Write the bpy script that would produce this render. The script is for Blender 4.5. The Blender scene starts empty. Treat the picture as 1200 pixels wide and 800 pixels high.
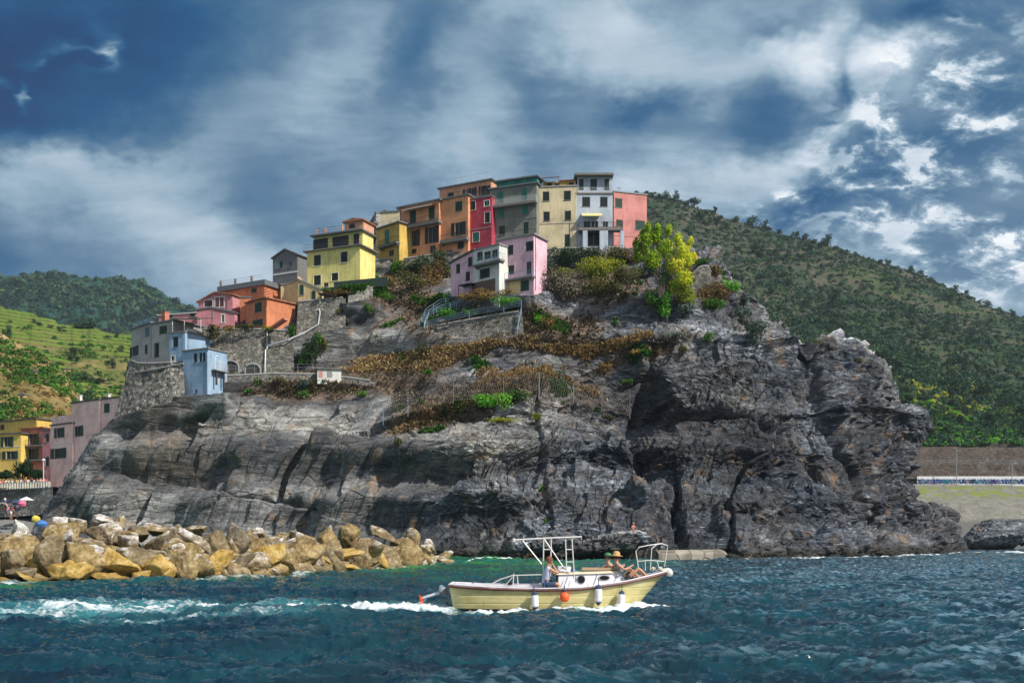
import bpy, math, random
import numpy as np
from mathutils import Vector, Matrix
R = math.radians
random.seed(7)
SC = bpy.context.scene
COL = SC.collection
# ------------------------------------------------------------------ camera geometry (a real eye 2.2 m above the water)
FP, CX, HOR, EYE = 1200.0, 600.0, 632.5, 2.2
def at(px, py, Y):
    """point that stands Y metres away in the direction measured at a place of the photograph"""
    return Vector(((px-CX)/FP*Y, Y, EYE+(HOR-py)/FP*Y))
cam = bpy.data.cameras.new('camera'); camo = bpy.data.objects.new('camera', cam); COL.objects.link(camo)
camo.location = (0, 0, EYE); camo.rotation_euler = (R(90), 0, 0)
cam.lens = 36; cam.sensor_width = 36; cam.shift_y = (HOR-400)/1200
cam.clip_start = .2; cam.clip_end = 12000
SC.camera = camo
vs = SC.view_settings
vs.view_transform = 'Standard'; vs.look = 'None'; vs.exposure = 0.3; vs.gamma = 1
SC.cycles.max_bounces = 6; SC.cycles.volume_bounces = 0; SC.cycles.use_denoising = True
# ------------------------------------------------------------------ object helpers
def tag(o, label=None, cat=None, group=None, kind=None):
    if label: o['label'] = label
    if cat: o['category'] = cat
    if group: o['group'] = group
    if kind: o['kind'] = kind
    return o
def empty(name, loc=(0, 0, 0), rz=0, **k):
    o = bpy.data.objects.new(name, None); COL.objects.link(o)
    o.location = loc; o.rotation_euler = (0, 0, rz); o.empty_display_size = .3
    return tag(o, **k)
def link(name, me, parent=None, loc=None, rot=None, **k):
    o = bpy.data.objects.new(name, me); COL.objects.link(o)
    if parent is not None: o.parent = parent
    if loc is not None: o.location = loc
    if rot is not None: o.rotation_euler = rot
    return tag(o, **k)
def copy_tree(o, parent=None):
    c = o.copy(); COL.objects.link(c); c.parent = parent
    for ch in list(o.children): copy_tree(ch, c)
    return c
def np_mesh(name, V, F, mats=(), attrs=None, smooth=False, midx=None):
    """V (n,3), F (m,3|4) arrays; attrs {name: per-vertex float}"""
    me = bpy.data.meshes.new(name)
    V = np.asarray(V, np.float32); F = np.asarray(F, np.int32); k = F.shape[1]
    me.vertices.add(len(V)); me.vertices.foreach_set('co', V.ravel())
    me.loops.add(F.size); me.loops.foreach_set('vertex_index', F.ravel())
    me.polygons.add(len(F)); me.polygons.foreach_set('loop_start', np.arange(0, F.size, k, dtype=np.int32))
    try: me.polygons.foreach_set('loop_total', np.full(len(F), k, np.int32))
    except Exception: pass
    me.polygons.foreach_set('use_smooth', np.full(len(F), bool(smooth)))
    if midx is not None: me.polygons.foreach_set('material_index', np.asarray(midx, np.int32))
    for n, a in (attrs or {}).items():
        at_ = me.attributes.new(n, 'FLOAT', 'POINT'); at_.data.foreach_set('value', np.asarray(a, np.float32).ravel())
    for m in mats: me.materials.append(m)
    me.update(); me.validate()
    return me
def grid_faces(nr, nc, wrap=False):
    i = np.arange(nr-1)[:, None]; j = np.arange(nc if wrap else nc-1)[None, :]
    j2 = (j+1) % nc
    return np.stack([i*nc+j+0*i, i*nc+j2, (i+1)*nc+j2, (i+1)*nc+j], -1).reshape(-1, 4)
class MB:
    """collects boxes, bars, tubes and plates and links them as ONE mesh"""
    def __init__(s): s.v = []; s.f = []; s.m = []
    def add(s, vs_, fs, mi=0):
        b = len(s.v); s.v += [tuple(p) for p in vs_]
        s.f += [[b+i for i in f] for f in fs]; s.m += [mi]*len(fs); return s
    def box(s, c, d, M=None, mi=0):
        x, y, z = [q/2 for q in d]
        vs_ = [Vector((a*x, b*y, e*z)) for a in (-1, 1) for b in (-1, 1) for e in (-1, 1)]
        vs_ = [(M @ p if M else p)+Vector(c) for p in vs_]
        return s.add(vs_, [[0, 1, 3, 2], [4, 6, 7, 5], [0, 4, 5, 1], [2, 3, 7, 6], [0, 2, 6, 4], [1, 5, 7, 3]], mi)
    def span(s, x0, x1, y0, y1, z0, z1, mi=0):
        return s.box(((x0+x1)/2, (y0+y1)/2, (z0+z1)/2), (abs(x1-x0), abs(y1-y0), abs(z1-z0)), None, mi)
    def tube(s, pts, r, n=6, mi=0, r2=None, cap=True):
        pts = [Vector(p) for p in pts]; rings = []
        for i, p in enumerate(pts):
            t = (pts[min(i+1, len(pts)-1)]-pts[max(i-1, 0)])
            t = t.normalized() if t.length > 1e-6 else Vector((0, 0, 1))
            up = Vector((0, 0, 1)) if abs(t.z) < .9 else Vector((1, 0, 0))
            a = t.cross(up).normalized(); b = t.cross(a)
            rr = r if r2 is None else r+(r2-r)*i/max(1, len(pts)-1)
            rings.append([p+(a*math.cos(q)+b*math.sin(q))*rr for q in [2*math.pi*k/n for k in range(n)]])
        vs_ = [p for g in rings for p in g]; fs = []
        for i in range(len(pts)-1):
            for k in range(n): fs.append([i*n+k, i*n+(k+1) % n, (i+1)*n+(k+1) % n, (i+1)*n+k])
        if cap: fs += [list(range(n))[::-1], [(len(pts)-1)*n+k for k in range(n)]]
        return s.add(vs_, fs, mi)
    def lathe(s, prof, n=12, c=(0, 0, 0), M=None, mi=0, cap=True):
        vs_ = []; fs = []
        for r, z in prof:
            for k in range(n):
                q = 2*math.pi*k/n; p = Vector((r*math.cos(q), r*math.sin(q), z))
                vs_.append((M @ p if M else p)+Vector(c))
        for i in range(len(prof)-1):
            for k in range(n): fs.append([i*n+k, i*n+(k+1) % n, (i+1)*n+(k+1) % n, (i+1)*n+k])
        if cap: fs += [list(range(n))[::-1], [(len(prof)-1)*n+k for k in range(n)]]
        return s.add(vs_, fs, mi)
    def prism(s, poly, y0, y1, mi=0):
        """poly (x,z) outline pushed from y0 to y1"""
        n = len(poly); vs_ = [(x, y0, z) for x, z in poly]+[(x, y1, z) for x, z in poly]
        fs = [list(range(n)), list(range(2*n-1, n-1, -1))]+[[i, i+n, (i+1) % n+n, (i+1) % n] for i in range(n)]
        return s.add(vs_, fs, mi)
    def mesh(s, name, mats, smooth=False):
        me = bpy.data.meshes.new(name); me.from_pydata(s.v, [], s.f)
        for m in (mats if isinstance(mats, (list, tuple)) else [mats]): me.materials.append(m)
        me.polygons.foreach_set('material_index', s.m)
        me.polygons.foreach_set('use_smooth', [smooth]*len(s.f)); me.update(); return me
    def build(s, name, mats, parent=None, smooth=False, **k):
        return link(name, s.mesh(name, mats, smooth), parent, **k)
# ------------------------------------------------------------------ numpy noise
_rs = np.random.RandomState(3)
_perm = _rs.permutation(256); _perm = np.concatenate([_perm, _perm, _perm])
_g = _rs.normal(size=(256, 3)); _g /= np.linalg.norm(_g, axis=1)[:, None]
def pn(P, seed=0):
    P = np.asarray(P, np.float64)+seed*17.31
    i = np.floor(P).astype(np.int64); f = P-i; u = f*f*f*(f*(f*6-15)+10); i &= 255
    out = 0
    for dx in (0, 1):
        wx = u[:, 0] if dx else 1-u[:, 0]
        for dy in (0, 1):
            wy = u[:, 1] if dy else 1-u[:, 1]
            for dz in (0, 1):
                wz = u[:, 2] if dz else 1-u[:, 2]
                h = _perm[_perm[_perm[(i[:, 0]+dx) & 255]+((i[:, 1]+dy) & 255)]+((i[:, 2]+dz) & 255)]
                g = _g[h]
                out = out+wx*wy*wz*(g[:, 0]*(f[:, 0]-dx)+g[:, 1]*(f[:, 1]-dy)+g[:, 2]*(f[:, 2]-dz))
    return out*1.5
def fbm(P, oct=4, seed=0, gain=.5, ridge=False):
    a = 1; s = 0; t = 0; P = np.asarray(P)
    for o in range(oct):
        n = pn(P*(2.03**o), seed+o)
        if ridge: n = 1-2*np.abs(n)*1.3
        s = s+a*n; t += a; a *= gain
    return s/t
def _hash3(i, seed):
    M = 0xffffffff
    def mixh(h):
        h = h & M; h = h ^ (h >> 16); h = (h*0x7feb352d) & M; h = h ^ (h >> 15); h = (h*0x846ca68b) & M; return h ^ (h >> 16)
    h = mixh(i[:, 0]+7919*seed+100003); h = mixh(h+(i[:, 1]+100003)*31337); h = mixh(h+(i[:, 2]+100003)*7577)
    r = []
    for k in range(7):
        h = mixh(h+0x9e3779b9); r.append((h & 0xffff)/65535.0)
    return np.stack(r, 1)
def facets(Q, seed=0):
    """cellular blocks: each cell a tilted plane; returns (height, edge distance, cell random)"""
    c = np.floor(Q).astype(np.int64); n = len(Q)
    b1 = np.full(n, 9.); b2 = np.full(n, 9.); H = np.zeros(n); Wt = np.full(n, 1e-12); Rn = np.zeros(n)
    for dx in (-1, 0, 1):
        for dy in (-1, 0, 1):
            for dz in (-1, 0, 1):
                ii = c+np.array([dx, dy, dz]); r = _hash3(ii, seed)
                d = Q-(ii+.15+.7*r[:, :3]); dd = np.sqrt((d*d).sum(1))
                h = (r[:, 3]-.5)*1.0+(d*(r[:, 4:7]-.5)).sum(1)*1.5
                new = dd < b1
                b2 = np.where(new, b1, np.minimum(b2, dd)); b1 = np.where(new, dd, b1)
                k_ = np.exp(-75*np.minimum(dd, 6)); H = H+h*k_; Wt = Wt+k_; Rn = np.where(new, r[:, 6], Rn)
    return H/Wt, b2-b1, Rn
def sstep(a, b, x):
    t = np.clip((x-a)/(b-a), 0, 1); return t*t*(3-2*t)
# ------------------------------------------------------------------ material helpers
class NT:
    def __init__(s, name, world=False):
        if world:
            s.m = bpy.data.worlds.new(name)
        else: s.m = bpy.data.materials.new(name)
        s.m.use_nodes = True; s.t = s.m.node_tree; s.t.nodes.clear()
    def n(s, typ, **k):
        nd = s.t.nodes.new(typ)
        for a, b in k.items():
            if a.startswith('i_'): 
                key = a[2:]; key = int(key) if key.isdigit() else key.replace('_', ' ')
                nd.inputs[key].default_value = b
            else: setattr(nd, a, b)
        return nd
    def l(s, a, b): s.t.links.new(a, b)
    def put(s, inp, v):
        if v is None: return
        if hasattr(v, 'is_output') or hasattr(v, 'links'): s.l(v, inp)
        else: inp.default_value = v
    def math(s, op, a, b=None, c=None, clamp=False):
        nd = s.n('ShaderNodeMath', operation=op, use_clamp=clamp)
        for i, v in enumerate((a, b, c)):
            if v is not None: s.put(nd.inputs[i], v)
        return nd.outputs[0]
    def vmath(s, op, a, b=None):
        nd = s.n('ShaderNodeVectorMath', operation=op); s.put(nd.inputs[0], a)
        if b is not None: s.put(nd.inputs[1], b)
        return nd.outputs[0]
    def noise(s, vec, scale, detail=4, rough=.5, dist=0, typ='FBM'):
        nd = s.n('ShaderNodeTexNoise'); nd.noise_type = typ
        if vec is not None: s.l(vec, nd.inputs['Vector'])
        nd.inputs['Scale'].default_value = scale; nd.inputs['Detail'].default_value = detail
        nd.inputs['Roughness'].default_value = rough; nd.inputs['Distortion'].default_value = dist
        return nd.outputs['Fac']
    def ramp(s, fac, stops, interp='LINEAR'):
        nd = s.n('ShaderNodeValToRGB'); nd.color_ramp.interpolation = interp
        e = nd.color_ramp.elements
        while len(e) < len(stops): e.new(.5)
        for q, (p, c) in zip(e, stops):
            q.position = p; q.color = (tuple(c)+(1,))[:4] if not isinstance(c, (int, float)) else (c, c, c, 1)
        s.l(fac, nd.inputs[0]); return nd.outputs[0]
    def mix(s, fac, a, b, blend='MIX'):
        nd = s.n('ShaderNodeMix', data_type='RGBA', blend_type=blend)
        s.put(nd.inputs[0], fac)
        for i, v in ((6, a), (7, b)):
            if isinstance(v, tuple) and len(v) == 3: v = v+(1,)
            s.put(nd.inputs[i], v)
        return nd.outputs[2]
    def mapr(s, v, a, b, c=0., d=1., clamp=True):
        nd = s.n('ShaderNodeMapRange', clamp=clamp); s.put(nd.inputs[0], v)
        for i, q in enumerate((a, b, c, d)): nd.inputs[i+1].default_value = q
        return nd.outputs[0]
    def attr(s, name): return s.n('ShaderNodeAttribute', attribute_name=name).outputs['Fac']
    def pos(s): return s.n('ShaderNodeNewGeometry').outputs['Position']
    def obj(s): return s.n('ShaderNodeTexCoord').outputs['Object']
    def map(s, vec, loc=(0, 0, 0), rot=(0, 0, 0), scale=(1, 1, 1)):
        nd = s.n('ShaderNodeMapping'); s.l(vec, nd.inputs[0])
        nd.inputs[1].default_value = loc; nd.inputs[2].default_value = rot; nd.inputs[3].default_value = scale
        return nd.outputs[0]
    def out(s, color, rough=.8, bump=None, bdist=.05, bstr=1., spec=.3, metal=0, trans=0, coat=0, sub=None, normal=None):
        p = s.n('ShaderNodeBsdfPrincipled')
        if isinstance(color, tuple) and len(color) == 3: color = color+(1,)
        s.put(p.inputs['Base Color'], color); s.put(p.inputs['Roughness'], rough)
        s.put(p.inputs['Metallic'], metal); s.put(p.inputs['Specular IOR Level'], spec)
        s.put(p.inputs['Transmission Weight'], trans); s.put(p.inputs['Coat Weight'], coat)
        if bump is not None:
            b = s.n('ShaderNodeBump'); b.inputs['Strength'].default_value = bstr; b.inputs['Distance'].default_value = bdist
            s.l(bump, b.inputs['Height']); s.l(b.outputs[0], p.inputs['Normal'])
        o = s.n('ShaderNodeOutputMaterial'); s.l(p.outputs[0], o.inputs[0]); s.p = p; s.o = o
        return s.m
def srgb(r, g, b):
    return tuple(((c/255+.055)/1.055)**2.4 if c > 10 else c/255/12.92 for c in (r, g, b))
_mc = {}
def flat_mat(name, col, rough=.6, metal=0, spec=.4, var=.08, nscale=3., bump=.01):
    """a real surface colour with uneven wear"""
    if name in _mc: return _mc[name]
    t = NT(name); v = t.obj()
    n = t.noise(v, nscale, 5, .6); c = t.mix(t.mapr(n, .3, .7, 0, 1), tuple(x*(1-var) for x in col), tuple(min(1, x*(1+var)) for x in col))
    r = t.mapr(n, .3, .7, max(.05, rough-.08), min(1, rough+.08))
    _mc[name] = t.out(c, r, n if bump else None, bump or .01, .5, spec, metal); return _mc[name]
# ------------------------------------------------------------------ light: sky with broken cloud, one sun
SUN_AZ, SUN_EL = R(64), R(42)          # azimuth from +X (right of the view) towards the camera side
sdir = Vector((math.cos(SUN_EL)*math.cos(R(-34)), math.cos(SUN_EL)*math.sin(R(-34)), math.sin(SUN_EL)))
sl = bpy.data.lights.new('sun', 'SUN'); so = bpy.data.objects.new('sun', sl); COL.objects.link(so)
sl.energy = 5.0; sl.angle = R(1.0); sl.color = (1, .93, .82)
so.rotation_euler = sdir.to_track_quat('Z', 'Y').to_euler(); so.location = (60, -20, 90)
w = NT('World', world=True); SC.world = w.m
sky = w.n('ShaderNodeTexSky', sky_type='NISHITA'); sky.sun_disc = False
sky.sun_elevation = SUN_EL; sky.sun_rotation = math.atan2(sdir.x, sdir.y); sky.air_density = 1.0; sky.dust_density = .6; sky.ozone_density = 3
g = w.n('ShaderNodeTexCoord').outputs['Generated']
sp = w.n('ShaderNodeSeparateXYZ'); w.l(g, sp.inputs[0]); X, Y_, Z = sp.outputs
az = w.math('ARCTAN2', X, Y_); el = w.math('ARCSINE', Z)
ae = w.n('ShaderNodeCombineXYZ'); w.l(az, ae.inputs[0]); w.l(el, ae.inputs[1]); ae = ae.outputs[0]
zz = w.math('ADD', w.math('MAXIMUM', Z, 0.0), .42)
pl = w.n('ShaderNodeCombineXYZ'); w.l(w.math('DIVIDE', X, zz), pl.inputs[0]); w.l(w.math('DIVIDE', Y_, zz), pl.inputs[1]); pl = pl.outputs[0]
# cloud masses: soft patches at compass bearings / elevations
def patch(px, py, sx, sy, rot, vec):
    a = math.atan((px-CX)/FP); e = math.atan((HOR-py)/FP*math.cos(a))
    mp = w.n('ShaderNodeMapping', vector_type='TEXTURE'); w.l(vec, mp.inputs[0])
    mp.inputs[1].default_value = (a, e, 0); mp.inputs[2].default_value = (0, 0, R(rot)); mp.inputs[3].default_value = (sx/FP, sy/FP, 1)
    ln = w.n('ShaderNodeVectorMath', operation='LENGTH'); w.l(mp.outputs[0], ln.inputs[0])
    return w.math('EXPONENT', w.math('MULTIPLY', w.math('POWER', ln.outputs[1], 2.), -1.15))
wn = w.n('ShaderNodeTexNoise'); w.l(pl, wn.inputs['Vector']); wn.inputs['Scale'].default_value = 2.2; wn.inputs['Detail'].default_value = 6; wn.inputs['Roughness'].default_value = .62
wv = w.n('ShaderNodeVectorMath', operation='MULTIPLY_ADD'); w.l(wn.outputs['Color'], wv.inputs[0]); wv.inputs[1].default_value = (.34, .26, 0)
w.l(ae, wv.inputs[2]); wv2 = w.vmath('ADD', wv.outputs[0], (-.17, -.13, 0))
P_ = [(40, 50, 150, 72, 0, -.36), (200, 50, 70, 70, 20, -.12), (30, 128, 150, 26, 0, -.16), (-150, 60, 200, 200, 0, -.2),
      (90, 195, 190, 45, -6, .12), (10, 190, 70, 25, 0, .08), (110, 180, 55, 22, 10, .1), (215, 165, 60, 30, 20, .1), (240, 290, 150, 55, 0, .12), (40, 285, 130, 35, 0, -.08),
      (335, 45, 60, 60, 0, -.06), (365, 110, 60, 80, 40, .13), (345, 200, 75, 40, 10, -.16), (475, 110, 45, 95, -20, -.17), (545, 60, 30, 90, -15, .05), (520, 210, 90, 40, 0, .05),
      (600, 12, 150, 26, 0, .17), (690, 60, 130, 50, 25, .27), (620, 110, 45, 50, 20, -.17), (640, 150, 40, 40, 40, -.1), (745, 125, 45, 22, 10, -.22),
      (880, 120, 60, 36, -60, -.17), (965, 92, 60, 15, 55, -.26), (905, 148, 26, 30, 0, -.1), (830, 60, 100, 50, 10, .19), (830, 195, 150, 34, 10, .2), (925, 165, 60, 20, 30, .2),
      (980, 50, 110, 45, -20, .42), (1075, 8, 80, 20, 0, -.30), (900, 0, 60, 12, 0, -.18), (1040, 95, 50, 40, 40, .08),
      (1000, 205, 120, 26, 15, -.07), (920, 215, 60, 12, 20, -.1), (1120, 90, 110, 60, 30, .03), (1120, 200, 130, 70, 20, .03), (1180, 235, 60, 60, 0, .03), (960, 265, 200, 30, 0, .05), (1100, 300, 140, 30, -20, .13), (1190, 320, 60, 50, 0, .06),
      (720, 240, 150, 40, 0, .06), (400, 200, 300, 130, 0, .13), (230, 270, 240, 80, 0, .10)]
S = None
for (px, py, sx, sy, rot, amp) in P_:
    v = w.math('MULTIPLY', patch(px, py, sx, sy, rot, wv2), amp)
    S = v if S is None else w.math('ADD', S, v)
base = w.mapr(az, -.6, .6, .49, .55)
S = w.math('ADD', S, base)
# streaks drawn out along the wind, finer the lower they stand
st = w.noise(w.map(pl, rot=(0, 0, R(-38)), scale=(.42, 1.7, 1)), 3.6, 10, .62, .5)
st2 = w.noise(w.map(pl, loc=(4, 2, 0), rot=(0, 0, R(-50)), scale=(.8, 1.9, 1)), 6.5, 6, .6, .8)
soft = w.noise(pl, 2.2, 6, .55, .3)
S = w.math('ADD', S, w.math('MULTIPLY', w.math('SUBTRACT', st, .5), w.mapr(az, -.35, .15, .24, .42)))
S = w.math('ADD', S, w.math('MULTIPLY', w.math('SUBTRACT', st2, .5), .24))
S = w.math('ADD', S, w.math('MULTIPLY', w.math('SUBTRACT', soft, .5), w.mapr(az, -.3, .1, .20, .30)))
# small broken puffs on the right and a few torn wisps at the upper left
puffn = w.noise(w.map(pl, rot=(0, 0, R(-30)), scale=(.9, 1.1, 1)), 17, 10, .62, .2)
region = w.math('MAXIMUM', w.math('MAXIMUM', patch(1090, 170, 150, 100, 30, ae), patch(940, 240, 110, 22, 12, ae)), w.math('MULTIPLY', patch(1150, 290, 130, 60, 0, ae), .9))
puff = w.math('MULTIPLY', w.mapr(puffn, .51, .585, 0, 1), w.mapr(region, .15, .7, 0, 1))
S = w.math('ADD', S, w.math('MULTIPLY', puff, .34))
dk = w.math('MULTIPLY', w.mapr(puffn, .50, .43, 0, 1), w.mapr(region, .2, .8, 0, 1))
S = w.math('ADD', S, w.math('MULTIPLY', dk, -.15))
for (px, py, sx, sy, rot, amp) in [(18, 42, 30, 9, -15, .3), (70, 32, 20, 8, 5, .14), (112, 42, 22, 7, 10, .32), (125, 42, 9, 22, 20, .28), (73, 82, 7, 16, 0, .42), (1140, 10, 20, 5, 5, .35)]:
    S = w.math('ADD', S, w.math('MULTIPLY', w.math('MULTIPLY', patch(px, py, sx, sy, rot, wv2), amp), w.mapr(st2, .35, .6, .2, 1.2)))
cloud = w.ramp(S, [(0, srgb(0, 36, 74)), (.18, srgb(2, 54, 100)), (.32, srgb(18, 76, 118)), (.44, srgb(56, 97, 132)), (.56, srgb(90, 121, 147)), (.70, srgb(138, 162, 180)), (.84, srgb(184, 197, 210)), (1., srgb(232, 236, 238))])
skyc = w.mix(1., sky.outputs[0], (.075, .085, .10), 'MULTIPLY')
cov = w.mapr(S, .05, .40, .93, 1)
col = w.mix(cov, skyc, cloud)
# overhead and behind the camera the unseen cloud is brightened as fill light
back = w.math('MAXIMUM', w.mapr(Y_, .35, -.3, 0, 1), w.mapr(el, .75, 1.2, 0, 1))
col = w.mix(back, col, w.mix(w.mapr(soft, .3, .7, 0, 1), (.27, .33, .42), (.50, .54, .58)))
bg = w.n('ShaderNodeBackground'); w.l(col, bg.inputs[0]); bg.inputs[1].default_value = 1.0
wo = w.n('ShaderNodeOutputWorld'); w.l(bg.outputs[0], wo.inputs[0])
# ------------------------------------------------------------------ sea
BOATY = 32.0
def water_height(x, y):
    P = np.stack([x, y, 0*x], 1)
    wrp = pn(P*.12, 5)*1.5
    h = .06*np.sin((x*.35+y*.9)*1.15+wrp*2)+.05*np.sin((x*.75-y*.55)*1.6+1.3+wrp*3)
    h = h+.28*fbm(P*np.array([.20, .38, 1]), 2, 11)
    h = h+.22*fbm(P*np.array([.55, 1.1, 1])+wrp[:, None]*.1, 3, 21, .55, True)
    h = h+.10*fbm(P*np.array([1.5, 2.5, 1]), 2, 31, .5, True)
    return h
ROWS = np.exp(np.linspace(math.log(9.), math.log(420.), 900)); ncol = 1000
cc = np.linspace(-1, 1, ncol); cc = .56*cc+.30*cc**5
gy = np.repeat(ROWS[:, None], ncol, 1); gx = cc[None, :]*gy+0*gy
x, y = gx.ravel(), gy.ravel()
h = water_height(x, y)
amp = 1-sstep(200, 420, y)*.7
# hull wake: bow crest and trough
bx, by = x-(-0.0), y-BOATY
hullq = np.exp(-(np.maximum(np.abs(x-1.4)-3.6, 0)/.8)**2-(np.maximum(np.abs(y-BOATY)-1.0, 0)/.9)**2)
crest = sstep(.02, .42, h)*(.6+.6*sstep(-8, 22, x))+sstep(.25, .7, fbm(np.stack([x*.9, y*2.0, 0*x], 1), 3, 64, .6, True))*sstep(-4, 18, x)*.75  # mask for the painted glints: wave tops and streaks, stronger to the right
z = h*amp*(1-.65*hullq)
x_keep = x; x = x-1.49      # the boat's own length axis
# foam masks
P2 = np.stack([x, y, 0*x], 1)
fn = fbm(P2*np.array([1.1, 2.2, 1]), 4, 41, .6)
fine = fbm(P2*np.array([3.2, 5., 1]), 3, 47, .6)
def blob(x0, y0, sx, sy, ang=0.):
    c, s = math.cos(ang), math.sin(ang); dx, dy = x-x0, y-y0
    u = (dx*c+dy*s)/sx; v = (-dx*s+dy*c)/sy; return np.exp(-(u*u+v*v))
def band(x0, x1, yf, wd, a0=1., a1=1.):
    """foam streak from x0 to x1 following y=yf(x)"""
    t = (x-x0)/(x1-x0); ins = ((t > 0) & (t < 1))*1.
    e = np.minimum(1, np.minimum(t, 1-t)*6)
    return ins*np.clip(e, 0, 1)*np.exp(-((y-yf(x)-.5*pn(np.stack([x*.5, 0*x, 0*x], 1), 3))/wd(t))**2)*(a0+(a1-a0)*np.clip(t, 0, 1))
foam = np.zeros_like(x)
near = -1.25
foam += 1.9*band(-3.6, 3.2, lambda x: BOATY+near-.05-.25*np.exp(-((x-1.9)/1.)**2)-.10*(2.4-x), lambda t: .22+.30*t, .7, 1.3)     # white water along the hull
foam += 1.6*blob(2.7, BOATY-.6, .8, .5)+1.0*blob(1.9, BOATY-1.25, .9, .3)
foam += 1.6*band(-9.0, -3.2, lambda x: BOATY-.5+(x+3.4)*.10, lambda t: .9-.35*t, .55, 1.25)
foam += 1.5*blob(-3.9, BOATY+.1, .9, 1.0)+.9*blob(-5.6, BOATY-.3, 1.7, .9)
foam += 1.05*band(-34., -6, lambda x: BOATY-1.9+(x+6)*.10, lambda t: .9+.2*t, .45, .95)
foam += .95*band(-30., -6, lambda x: BOATY+.4+(x+6)*-.04, lambda t: .7+.3*t, .4, .85)
foam += .9*band(-24., -5, lambda x: BOATY-4.0+(x+5)*.16, lambda t: .6, .5, .8)
x_a = np.clip(foam, 0, 1.2); aer = np.clip(x_a*.8+1.0*band(-42., -2.5, lambda x: BOATY-.9+(x+6)*.05, lambda t: 2.9-1.2*t, .55, .9), 0, 1)
foam = foam+1.2*band(-13., -3., lambda x: BOATY-.9+(x+4)*.04, lambda t: 1.0-.35*t, .8, 1.3)
foam = (foam+1.9*blob(2.3, BOATY-1.05, 1.2, .55)+.9*blob(-1, BOATY-1.5, 2.6, .3)+1.*band(-20., -3.5, lambda x: BOATY-1.1+(x+4)*.05, lambda t: .8-.2*t, .7, 1.2))*1.35*(.50+1.1*fn+.9*fine)
foam = np.clip(foam, 0, 2)
foam = np.clip(foam, 0, 2)
z = z+.26*blob(2.35, BOATY-1.0, 1.0, .42)+.05*blob(-3.9, BOATY, .8, .8)+.05*np.clip(foam, 0, 1)*(1+2*fine)
x = x_keep
# whitecaps, sparse, further out on the right
wc = sstep(.62, .8, fbm(P2*np.array([.55, 1.1, 1]), 3, 61, .6, True))*sstep(.35, .6, fbm(P2*np.array([3, 5, 1]), 2, 63, .6, True))*sstep(-5, 25, x)*.8
foam = np.maximum(foam, wc*sstep(20, 60, y))
# shallow green water beside the rocks
bwx = np.clip((x+27.)/27., 0, 1)
shore = 52+36*np.clip((x+25)/19., 0, 1)
shal = np.exp(-np.clip(shore-y, 0, 99)/np.interp(x, [-40, -12, -3, 6, 20], [8, 17, 30, 20, 10]))*(1-sstep(4, 22, x))
shal = shal*(.75+.8*fbm(P2*.13, 3, 71))
# foam line against rocks (distances filled after cliffs are known)
def shore_y(x, y):
    px = CX+x/y*FP
    return np.interp(px, [0, 100, 220, 350, 470, 545, 560, 600, 700, 850, 1000, 1100, 1130], [50, 50.5, 53, 60, 75, 92, 112, 109, 106, 112, 118, 140, 168])
sy = shore_y(x, y); dsh = sy-y
sf = np.exp(-np.clip(dsh, 0, 999)/(.035*y*.5))*(dsh > -3)*(.65+1.2*fn)*1.9
foam = np.maximum(foam, sf*np.where(x/y > -.045, 1, .55))
SEA = NT('sea_water'); t = SEA
pos = t.pos(); fo = t.attr('foam'); sh = t.attr('shallow')
nz = t.noise(t.map(pos, scale=(1, 1.5, 1)), .35, 3, .5)
deep = t.mix(t.mapr(nz, .35, .65, 0, 1), (.0005, .012, .025), (.0008, .036, .052))
shc = t.mix(t.mapr(t.noise(pos, .18, 4, .6), .45, .62, 0, 1), (.003, .12, .09), (.03, .24, .04))
colw = t.mix(t.mapr(sh, .1, .9, 0, 1), deep, shc)
cf = t.math('MULTIPLY', t.mapr(t.attr('crest'), .40, 1.25, 0, .9), t.mapr(t.noise(t.map(pos, scale=(1, 3., 1)), 2.6, 5, .6), .47, .58, 0, 1)); colw = t.mix(cf, colw, (.13, .22, .29))  # silvery sky glints painted into the water colour on wave tops
colw = t.mix(t.math('MULTIPLY', t.attr('aer'), t.mapr(t.noise(pos, 1.2, 5, .6), .3, .65, .25, .85)), colw, (.05, .24, .27))
b1 = t.noise(t.map(pos, scale=(1, 1.6, 1)), 2.6, 6, .62, .3)
b2 = t.noise(t.map(pos, rot=(0, 0, .5), scale=(1, 1.5, 1)), 9, 4, .6, .2)
bh = t.math('ADD', b1, t.math('MULTIPLY', b2, .35))
fm = t.noise(t.map(pos, scale=(1, 1.3, 1)), 7., 8, .72, .3)
fac = t.math('ADD', fo, t.math('MULTIPLY', t.math('SUBTRACT', fm, .5), 2.4)); fac = t.mapr(fac, .42, 1.2, 0, .95)
fac = t.math('MULTIPLY', fac, t.mapr(fo, .05, .25, 0, 1))
p1 = t.n('ShaderNodeBsdfPrincipled'); t.l(colw, p1.inputs['Base Color']); p1.inputs['Roughness'].default_value = .05; p1.inputs['IOR'].default_value = 1.45
bmp = t.n('ShaderNodeBump'); bmp.inputs['Strength'].default_value = .55; bmp.inputs['Distance'].default_value = .085; t.l(bh, bmp.inputs['Height']); t.l(bmp.outputs[0], p1.inputs['Normal'])
p2 = t.n('ShaderNodeBsdfPrincipled'); p2.inputs['Base Color'].default_value = (.60, .66, .70, 1); p2.inputs['Roughness'].default_value = .7
mx = t.n('ShaderNodeMixShader'); t.l(fac, mx.inputs[0]); t.l(p1.outputs[0], mx.inputs[1]); t.l(p2.outputs[0], mx.inputs[2])
oo = t.n('ShaderNodeOutputMaterial'); t.l(mx.outputs[0], oo.inputs[0])
V = np.stack([x, y, z], 1)
me = np_mesh('sea', V, grid_faces(len(ROWS), ncol), [SEA.m], {'foam': foam, 'shallow': shal, 'crest': crest, 'aer': aer}, True)
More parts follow.
